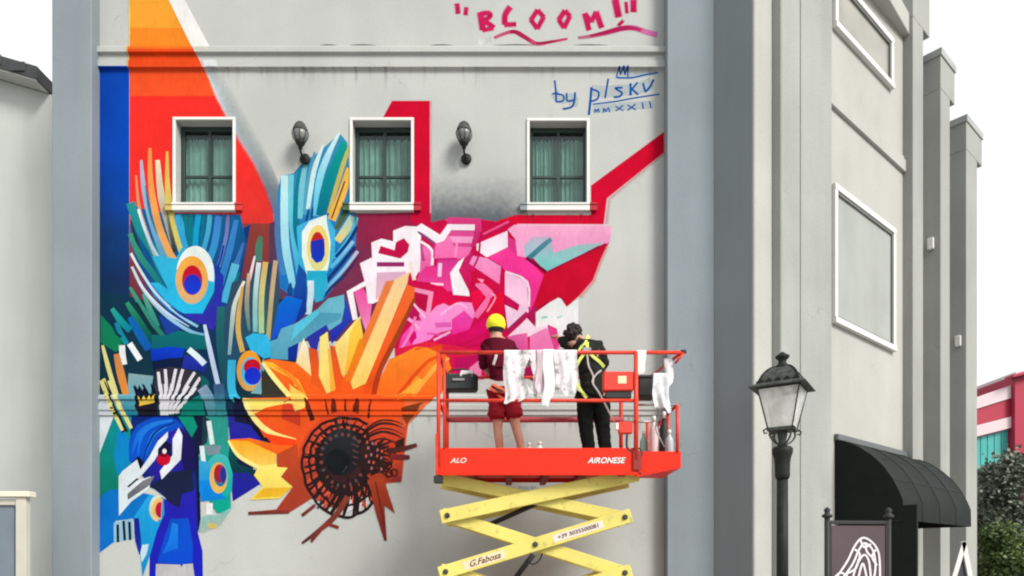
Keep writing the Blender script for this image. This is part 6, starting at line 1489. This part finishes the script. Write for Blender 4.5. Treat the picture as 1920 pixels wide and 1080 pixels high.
M_bkc = mat('black_cotton', (.016, .018, .016), .9, .15, 9, .3, 60, spec=.1); M_bkp = mat('black_trouser_cotton', (.008, .012, .010), .9, .15, 9, .3, 60, spec=.1)
M_hair = mat('dark_hair', (.02, .014, .012), .8, .2, 30, .5, 80); M_cap = mat('yellow_green_cap', (.74, .70, .03), .7, .1, 12, spec=.1)
M_hiv = mat('yellow_green_webbing', (.55, .62, .12), .7, .08, 12); M_redw = mat('red_webbing', (.55, .07, .03), .7, .1, 12); M_greyw = mat('grey_webbing', (.42, .36, .34), .7, .1, 12)
def hand(J, E, wrist, d, side, tag_, scale=1.0, up=Vector((0, 0, 1))):
    """palm, four curled fingers and a thumb added to the body skeleton"""
    w_ = Vector(J[wrist][0]); d = Vector(d).normalized(); lat = d.cross(up).normalized()*side; dn = lat.cross(d).normalized()*side
    J[tag_+'palm'] = (w_ + d*.045*scale, .026*scale); J[tag_+'knuck'] = (w_ + d*.085*scale, .026*scale); E += [(wrist, tag_+'palm'), (tag_+'palm', tag_+'knuck')]
    for i, (off, ln) in enumerate(((-.027, .066), (-.009, .078), (.009, .072), (.026, .056))):
        b0 = w_ + d*.098*scale + lat*off*scale; k = '%sf%d' % (tag_, i)
        J[k+'a'] = (b0, .0095*scale); J[k+'b'] = (b0 + d*ln*.5*scale - dn*.008, .0085*scale); J[k+'c'] = (b0 + d*ln*.8*scale - dn*.03*scale, .0075*scale)
        E += [(tag_+'knuck', k+'a'), (k+'a', k+'b'), (k+'b', k+'c')]
    b0 = w_ + d*.04*scale - lat*.034*scale; J[tag_+'ta'] = (b0, .012*scale); J[tag_+'tb'] = (b0 + d*.03*scale - lat*.02*scale - dn*.01, .0105*scale); J[tag_+'tc'] = (b0 + d*.055*scale - lat*.022*scale - dn*.02, .009*scale)
    E += [(tag_+'palm', tag_+'ta'), (tag_+'ta', tag_+'tb'), (tag_+'tb', tag_+'tc')]
def ribbon(name, pts, wdt, m, parent, th=.004):
    pts = [Vector(p) for p in catmull([tuple(p) for p in pts], 5)]; bm = bmesh.new(); rows = []
    for i, p in enumerate(pts):
        d = (pts[min(i+1, len(pts)-1)] - pts[max(i-1, 0)]).normalized(); s_ = d.cross(Vector((0, 1, 0))).normalized()*wdt/2
        rows.append([bm.verts.new(p + s_*a + Vector((0, b_, 0))) for a, b_ in ((-1, 0), (1, 0), (1, th), (-1, th))])
    for r0, r1 in zip(rows, rows[1:]):
        for k in range(4): bm.faces.new((r0[k], r0[(k+1) % 4], r1[(k+1) % 4], r1[k]))
    bm.faces.new(rows[0]); bm.faces.new(rows[-1][::-1])
    return fin(name, bm, m, parent, smooth=False)
def ellipsoid(bm, c, r, seg=20, rings=12, rot=None, zmin=-1, zmax=1):
    tb = bmesh.new(); bmesh.ops.create_uvsphere(tb, u_segments=seg, v_segments=rings, radius=1)
    M4 = Matrix.Translation(c) @ (rot or Matrix.Identity(4)) @ Matrix.Diagonal((*r, 1))
    if zmin > -1 or zmax < 1: bmesh.ops.delete(tb, geom=[v_ for v_ in tb.verts if v_.co.z < zmin or v_.co.z > zmax], context='VERTS')
    bmesh.ops.transform(tb, matrix=M4, verts=tb.verts); me = bpy.data.meshes.new('t'); tb.to_mesh(me); tb.free(); bm.from_mesh(me); bpy.data.meshes.remove(me)
def head_extras(c, fwd, parent, hairm, kind):
    """ears, nose, eyes, mouth on the side the head looks to, and hair"""
    fwd = Vector(fwd).normalized(); side = fwd.cross(Vector((0, 0, 1))).normalized(); upv = side.cross(fwd)
    for s_ in (-1, 1):
        bm = bmesh.new(); ellipsoid(bm, c + side*.078*s_ - upv*.008, (.012, .018, .030), 10, 8); fin('ear', bm, M_skin, parent, smooth=True)
        bm = bmesh.new(); ellipsoid(bm, c + side*.032*s_ + fwd*.088 - upv*.0, (.012, .012, .008), 10, 8); fin('eye', bm, M_white, parent, smooth=True)
    bm = bmesh.new(); tube(bm, [c + fwd*.088 + upv*.0, c + fwd*.112 - upv*.038, c + fwd*.092 - upv*.046], [.008, .014, .008], 8); fin('nose', bm, M_skin, parent, smooth=True)
    bm = bmesh.new(); tube(bm, [c + fwd*.084 - upv*.066 + side*.024, c + fwd*.093 - upv*.068, c + fwd*.084 - upv*.066 - side*.024], .005, 6); fin('mouth', bm, mat('lips', (.35, .12, .10), .5), parent, smooth=True)

def figure(name, loc, label, J, E, clothes, headc, fwd, hk):
    r = empty(name, loc, label, 'person')
    body = skinmesh('body', J, E, M_skin, r, 2, 'pelvis')
    for nm, Jc, Ec, m in clothes: skinmesh(nm, Jc, Ec, m, r, 2)
    return r
# ---- first man, maroon shirt, red shorts, yellow cap, seen from behind
YP = 7.86
def Q(px, py, dy=0): return P(px, py, YP + dy)
fl = zF
J = {}; E = []
def toes(J, E, ank, dirv, t_):
    a = Vector(J[ank][0]); J[t_+'heel'] = ((a.x, a.y - .03, fl + .04), .038); J[t_+'ball'] = ((a.x + dirv*.03, a.y + .12, fl + .030), .036); J[t_+'toe'] = ((a.x + dirv*.04, a.y + .19, fl + .024), .024)
    E += [(ank, t_+'heel'), (t_+'heel', t_+'ball'), (t_+'ball', t_+'toe')]
J['pelvis'] = (Q(944, 735), .10); J['waist'] = (Q(938, 712), (.11, .09)); J['chest'] = (Q(936, 672), (.15, .11)); J['upper'] = (Q(934, 650, .01), (.13, .095)); J['neck'] = (Q(931, 634, .02), .055); J['headb'] = (Q(930, 622, .04), .078); J['headt'] = (Q(930, 605, .04), .088)
E = [('pelvis', 'waist'), ('waist', 'chest'), ('chest', 'upper'), ('upper', 'neck'), ('neck', 'headb'), ('headb', 'headt')]
J['shl'] = (Q(914, 651, .01), .062); J['ell'] = (Q(906, 688, .10), .042); J['wrl'] = (Q(917, 700, .30), .029)
J['shr'] = (Q(956, 650, .01), .062); J['elr'] = (Q(972, 680, .14), .042); J['wrr'] = (Q(962, 655, .36), .029)
E += [('upper', 'shl'), ('shl', 'ell'), ('ell', 'wrl'), ('upper', 'shr'), ('shr', 'elr'), ('elr', 'wrr')]
hand(J, E, 'wrl', (.2, 1, .25), 1, 'L'); hand(J, E, 'wrr', (0, .8, .7), -1, 'R')
J['hpl'] = (Q(934, 748), .088); J['knl'] = (Q(933, 805, .02), .056); J['cal'] = (Q(936, 826, -.01), .052); J['anl'] = ((Q(938, 860).x, YP, fl + .09), .036)
J['hpr'] = (Q(957, 748), .088); J['knr'] = (Q(968, 803, .02), .056); J['car'] = (Q(974, 824, -.01), .052); J['anr'] = ((Q(981, 860).x, YP, fl + .09), .036)
E += [('pelvis', 'hpl'), ('hpl', 'knl'), ('knl', 'cal'), ('cal', 'anl'), ('pelvis', 'hpr'), ('hpr', 'knr'), ('knr', 'car'), ('car', 'anr')]
toes(J, E, 'anl', -1, 'TL'); toes(J, E, 'anr', 1, 'TR')
m1_ = empty('person', (Q(944, 0).x, YP, fl), 'man in maroon shirt and red shorts with yellow cap, seen from behind', 'person')
skinmesh('body', J, E, M_skin, m1_, 2, 'pelvis')
sh = {'w0': (Q(942, 734), (.165, .135)), 'w': (Q(940, 716), (.165, .135)), 'm': (Q(937, 690), (.165, .13)), 'c': (Q(935, 668), (.19, .14)), 'u': (Q(934, 648, .01), (.155, .12)), 'n': (Q(932, 637, .02), .075),
      'sl': (Q(913, 652, .01), .088), 'el': (Q(906, 680, .07), .072), 'fl': (Q(908, 692, .15), .055), 'sr': (Q(957, 651, .01), .088), 'er': (Q(970, 674, .09), .072), 'fr': (Q(972, 680, .16), .056)}
skinmesh('shirt', sh, [('w0', 'w'), ('w', 'm'), ('m', 'c'), ('c', 'u'), ('u', 'n'), ('u', 'sl'), ('sl', 'el'), ('el', 'fl'), ('u', 'sr'), ('sr', 'er'), ('er', 'fr')], M_mar, m1_, 2, 'c')
so_ = {'p': (Q(942, 718), (.17, .145)), 'pl': (Q(933, 750), .118), 'kl': (Q(931, 776), .112), 'kl2': (Q(931, 790), .108), 'pr': (Q(957, 750), .118), 'kr': (Q(963, 774), .112), 'kr2': (Q(966, 788), .106)}
skinmesh('shorts', so_, [('p', 'pl'), ('pl', 'kl'), ('kl', 'kl2'), ('p', 'pr'), ('pr', 'kr'), ('kr', 'kr2')], M_shr, m1_, 2, 'p')
hc = Vector(Q(930, 609, .04))
bm = bmesh.new(); ellipsoid(bm, hc + Vector((0, -.012, -.015)), (.098, .104, .112), zmin=-.75, zmax=.55); fin('hair', bm, M_hair, m1_, smooth=True)
bm = bmesh.new(); ellipsoid(bm, hc + Vector((0, -.004, .004)), (.110, .122, .112), zmin=-.62); cp = fin('cap', bm, M_cap, m1_, smooth=True)
bm = bmesh.new(); ellipsoid(bm, hc + Vector((0, .11, .005)), (.085, .10, .012)); fin('cap_peak', bm, M_cap, cp, smooth=True)
bm = bmesh.new(); ellipsoid(bm, hc + Vector((.04, -.103, .02)), (.012, .01, .008)); fin('cap_strap', bm, M_blk, cp)
TB('cap_seam', [hc + Vector((-.05, -.09, .065)), hc + Vector((0, -.112, .045)), hc + Vector((.06, -.088, .06))], .004, M_ironl, cp, 5)
head_extras(hc, (0, 1, -.05), m1_, M_hair, 0)
by = YP - .152
ribbon('harness_belt', [P(917, 715, by + .05), P(930, 719, by + .01), P(946, 719, by), P(962, 716, by + .03), P(970, 712, by + .09)], .055, M_greyw, m1_)
ribbon('harness_strap', [P(918, 726, by + .03), P(932, 738, by + .005), P(946, 748, by + .005), P(960, 740, by + .015), P(971, 728, by + .06)], .032, M_redw, m1_)
ribbon('harness_strap', [P(972, 752, by + .05), P(958, 742, by + .01), P(944, 730, by - .005), P(930, 724, by), P(920, 718, by + .04)], .026, mat('orange_webbing', (.62, .12, .05), .7), m1_)
ribbon('harness_strap', [P(925, 684, by - .03), P(929, 672, by - .035), P(932, 660, by - .02)], .03, M_greyw, m1_)

# ---- second man in black, leaning forward to the left, yellow green harness
J = {}; E = []
J['pelvis'] = (Q(1112, 738), .10); J['waist'] = (Q(1110, 712), (.11, .09)); J['chest'] = (Q(1105, 678, .03), (.15, .12)); J['upper'] = (Q(1097, 653, .08), (.13, .10)); J['neck'] = (Q(1086, 638, .14), .056); J['headb'] = (Q(1079, 634, .17), .078); J['headt'] = (Q(1072, 628, .20), .088)
E = [('pelvis', 'waist'), ('waist', 'chest'), ('chest', 'upper'), ('upper', 'neck'), ('neck', 'headb'), ('headb', 'headt')]
J['shl'] = (Q(1084, 648, .10), .06); J['ell'] = (Q(1058, 644, .22), .044); J['wrl'] = (Q(1046, 632, .46), .029)
J['shr'] = (Q(1121, 654, .06), .062); J['elr'] = (Q(1133, 690, .10), .042); J['wrr'] = (Q(1118, 712, .26), .029)
E += [('upper', 'shl'), ('shl', 'ell'), ('ell', 'wrl'), ('upper', 'shr'), ('shr', 'elr'), ('elr', 'wrr')]
hand(J, E, 'wrl', (-.3, .9, .4), 1, 'L'); hand(J, E, 'wrr', (-.5, .9, 0), -1, 'R')
J['hpl'] = (Q(1098, 750), .09); J['knl'] = (Q(1096, 800, .05), .058); J['anl'] = ((Q(1107, 860).x, YP, fl + .09), .038)
J['hpr'] = (Q(1126, 750), .09); J['knr'] = (Q(1131, 800, .04), .058); J['anr'] = ((Q(1138, 860).x, YP, fl + .09), .038)
E += [('pelvis', 'hpl'), ('hpl', 'knl'), ('knl', 'anl'), ('pelvis', 'hpr'), ('hpr', 'knr'), ('knr', 'anr')]
toes(J, E, 'anl', -1, 'TL'); toes(J, E, 'anr', 1, 'TR')
m2_ = empty('person', (Q(1112, 0).x, YP, fl), 'man in black with a yellow green safety harness bending toward the mural', 'person')
skinmesh('body', J, E, M_skin, m2_, 2, 'pelvis')
sh = {'w0': (Q(1112, 756), (.185, .155)), 'w': (Q(1111, 730), (.175, .15)), 'm': (Q(1110, 704), (.17, .145)), 'c': (Q(1104, 674, .02), (.185, .15)), 'u': (Q(1098, 650, .07), (.16, .135)), 'n': (Q(1085, 641, .13), .08),
      'sl': (Q(1085, 646, .09), .085), 'el': (Q(1070, 645, .15), .074), 'fl': (Q(1058, 643, .22), .064), 'fw': (Q(1051, 638, .34), .048), 'sr': (Q(1120, 650, .06), .092), 'er': (Q(1131, 682, .08), .074), 'fr': (Q(1129, 694, .14), .058)}
skinmesh('shirt', sh, [('w0', 'w'), ('w', 'm'), ('m', 'c'), ('c', 'u'), ('u', 'n'), ('u', 'sl'), ('sl', 'el'), ('el', 'fl'), ('fl', 'fw'), ('u', 'sr'), ('sr', 'er'), ('er', 'fr')], M_bkc, m2_, 2, 'c')
so_ = {'p': (Q(1112, 728), (.175, .14)), 'pl': (Q(1098, 752), .122), 'kl': (Q(1098, 800, .03), .09), 'al': ((Q(1107, 850).x, YP, fl + .12), .072), 'pr': (Q(1126, 752), .122), 'kr': (Q(1130, 800, .03), .088), 'ar': ((Q(1137, 850).x, YP, fl + .12), .072)}
skinmesh('trousers', so_, [('p', 'pl'), ('pl', 'kl'), ('kl', 'al'), ('p', 'pr'), ('pr', 'kr'), ('kr', 'ar')], M_bkp, m2_, 2, 'p')
for an in ('anl', 'anr'):
    a = Vector(J[an][0]); skinmesh('shoe', {'a': ((a.x, a.y - .04, fl + .045), .05), 'b': ((a.x, a.y + .08, fl + .042), .05), 'c': ((a.x, a.y + .2, fl + .034), .034)}, [('a', 'b'), ('b', 'c')], M_blk, m2_, 1)
hc = Vector(Q(1072, 629, .19))
rg = random.Random(5); bm = bmesh.new(); ellipsoid(bm, hc + Vector((.01, -.03, .0)), (.094, .088, .10))
for k in range(60):      # curly hair, uneven outline
    a, e2 = rg.uniform(0, 6.28), rg.uniform(-.3, 1.3); q = Vector((math.cos(a)*math.cos(e2), math.sin(a)*math.cos(e2), math.sin(e2)))
    if q.y > .5: continue
    ellipsoid(bm, hc + Vector((.01, -.02, .01)) + Vector((q.x*.095, q.y*.095, q.z*.105)), (rg.uniform(.018, .03),)*3, 7, 5)
fin('hair', bm, M_hair, m2_, smooth=True)
head_extras(hc, (-.6, .8, -.3), m2_, M_hair, 1)
by = YP - .165
ribbon('harness_strap', [P(1103, 630, by + .16), P(1101, 644, by + .07), P(1100, 656, by + .02), P(1086, 676, by + .012), P(1079, 694, by + .02), P(1080, 712, by + .015), P(1088, 730, by - .0), P(1100, 746, by - .01)], .034, M_hiv, m2_)
ribbon('harness_strap', [P(1100, 655, by + .012), P(1112, 668, by + .0), P(1124, 678, by + .03), P(1133, 688, by + .09)], .036, M_hiv, m2_)
ribbon('harness_strap', [P(1103, 628, by + .15), P(1098, 642, by + .06), P(1090, 650, by + .06), P(1084, 660, by + .06)], .026, M_hiv, m2_)
ribbon('harness_strap', [P(1101, 664, by - .012), P(1104, 686, by - .02), P(1112, 704, by - .01), P(1112, 722, by - .01)], .018, M_greyw, m2_)
ribbon('harness_strap', [P(1128, 694, by - .0), P(1118, 702, by - .01), P(1111, 716, by - .015), P(1122, 734, by - .01), P(1132, 752, by + .0), P(1146, 780, by + .03), P(1152, 790, by + .1)], .018, M_greyw, m2_)
BX('harness_buckle', P(1092, 0, by).x, P(1108, 0, by).x, by - .02, by + .0, P(0, 660, by).z, P(0, 652, by).z, M_steel, m2_)

# ================================================================== FAR RIGHT: shop building and trees
YB = 46
fb = empty('shopping_building', (P(1890, 0, YB).x, YB, 0), 'red and white commercial building with teal glazing beyond the trees', 'building')
M_red = mat('far_red_cladding', (.36, .02, .05), .6, .04, .2); M_fw = mat('far_white_band', (.62, .50, .52), .7, .04, .2); M_teal = mat('far_teal_glass', (.06, .36, .33), .25, .15, .3)
def fquad(name, pts, yo, m, dep=.5):
    bm = bmesh.new(); f = [bm.verts.new(P(x, y, YB) + Vector((0, yo, 0))) for x, y in pts]; g2 = [bm.verts.new(v_.co + Vector((0, dep, 0))) for v_ in f]
    n_ = len(f); bm.faces.new(f); bm.faces.new(g2[::-1])
    for i in range(n_): bm.faces.new((f[i], f[(i+1) % n_], g2[(i+1) % n_], g2[i]))
    return fin(name, bm, m, fb)
fquad('parapet', [(1770, 766), (1896, 722), (1896, 746), (1770, 786)], 0, M_fw)
fquad('cladding_band', [(1770, 787), (1896, 747), (1896, 780), (1770, 812)], .1, M_red)
fquad('parapet', [(1770, 813), (1896, 781), (1896, 802), (1770, 834)], 0, M_fw)
fquad('wall', [(1770, 835), (1896, 803), (1896, 1056), (1770, 1056)], .6, M_fw)
for k in range(9):
    x = 1780 + k * 13; f0 = (x - 1770) / 126; y0_ = 836 - 32*f0
    o = fquad('window', [(x, y0_), (x + 11.5, y0_ - 2.8), (x + 11.5, 884), (x, 886)], .3, M_teal, .1)
fquad('tower', [(1897, 706), (1960, 690), (1960, 1056), (1897, 1056)], -.3, M_red, 6)
fquad('tower_eave', [(1884, 713), (1960, 694), (1960, 688), (1884, 708)], -.8, M_red, .8)
fquad('flank', [(1897, 706), (1960, 690), (1960, 686), (1897, 700)], -.35, M_fw, 6)

def leafmat(name, c, c2):
    m = bpy.data.materials.new(name); m.use_nodes = True; t = m.node_tree; b = t.nodes['Principled BSDF']; b.inputs['Roughness'].default_value = .6
    g3 = t.nodes.new('ShaderNodeNewGeometry'); cr = t.nodes.new('ShaderNodeValToRGB'); cr.color_ramp.elements[0].color = (*c, 1); cr.color_ramp.elements[1].color = (*c2, 1)
    t.links.new(g3.outputs['Random Per Island'], cr.inputs[0]); t.links.new(cr.outputs[0], b.inputs['Base Color']); return m
M_ol = leafmat('olive_leaves', (.05, .065, .045), (.22, .25, .19)); M_gr = leafmat('green_leaves', (.03, .055, .016), (.12, .18, .045)); M_bark = mat('bark', (.10, .08, .06), .9, .3, 8, .5, 30)
def tree(name, c, rr, h0, n, lm, label, seed, ls=.09, cat='tree', clumps=26):
    rg = random.Random(seed); r = empty(name, (c[0], c[1], 0), label, cat)
    bm = bmesh.new(); tube(bm, [(c[0], c[1], .0), (c[0] + .1, c[1], h0*.5), (c[0] - .05, c[1], h0)], [.14*rr, .1*rr, .07*rr], 8)
    cl = []
    for k in range(clumps):
        a, e2 = rg.uniform(0, 6.28), rg.uniform(-.7, 1.5); d = rg.uniform(.35, 1) * rr
        cl.append((Vector((c[0] + d*math.cos(a)*math.cos(e2), c[1] + d*math.sin(a)*math.cos(e2), c[2] + d*math.sin(e2)*.95)), rg.uniform(.22, .42)*rr))
    for q, _ in cl[::3]: tube(bm, [(c[0], c[1], h0*.8), tuple((Vector((c[0], c[1], h0)) + q)/2), tuple(q)], [.05*rr, .03*rr, .012*rr], 6)
    fin('trunk', bm, M_bark, r)
    V = []; Fc = []
    for k in range(n):
        q, s_ = cl[k % len(cl)]; o_ = Vector((rg.gauss(0, .5), rg.gauss(0, .5), rg.gauss(0, .45)))*s_
        p = q + o_; d = Vector((rg.uniform(-1, 1), rg.uniform(-1, 1), rg.uniform(-.6, .8))).normalized(); u2 = d.cross(Vector((rg.uniform(-1, 1), rg.uniform(-1, 1), 1))).normalized()
        L_ = ls*rg.uniform(.6, 1.3); w3 = L_*.34; i = len(V)
        V += [p, p + d*L_*.5 + u2*w3, p + d*L_, p + d*L_*.5 - u2*w3]; Fc.append((i, i+1, i+2, i+3))
    me = bpy.data.meshes.new('crown'); me.from_pydata([tuple(v_) for v_ in V], [], Fc); me.update(); link('crown', me, lm, r)
def ctr(px, py, Y): p = P(px, py, Y); return (p.x, Y, p.z)
tree('olive_tree', ctr(1898, 945, 18), 1.15, 2.4, 16000, M_ol, 'grey green olive tree in front of the red building', 3, .11)
tree('olive_tree', ctr(1852, 930, 21), .8, 2.2, 7000, M_ol, 'smaller grey olive tree close against the farthest pilaster', 4, .11)
tree('green_bush', ctr(1905, 1062, 15.5), .95, .7, 12000, M_gr, 'bright green bush at the lower right corner', 8, .10, 'bush')
tree('green_bush', ctr(1846, 1062, 17), .75, .6, 7000, M_gr, 'darker green bush beside the A-shaped board', 9, .10, 'bush')
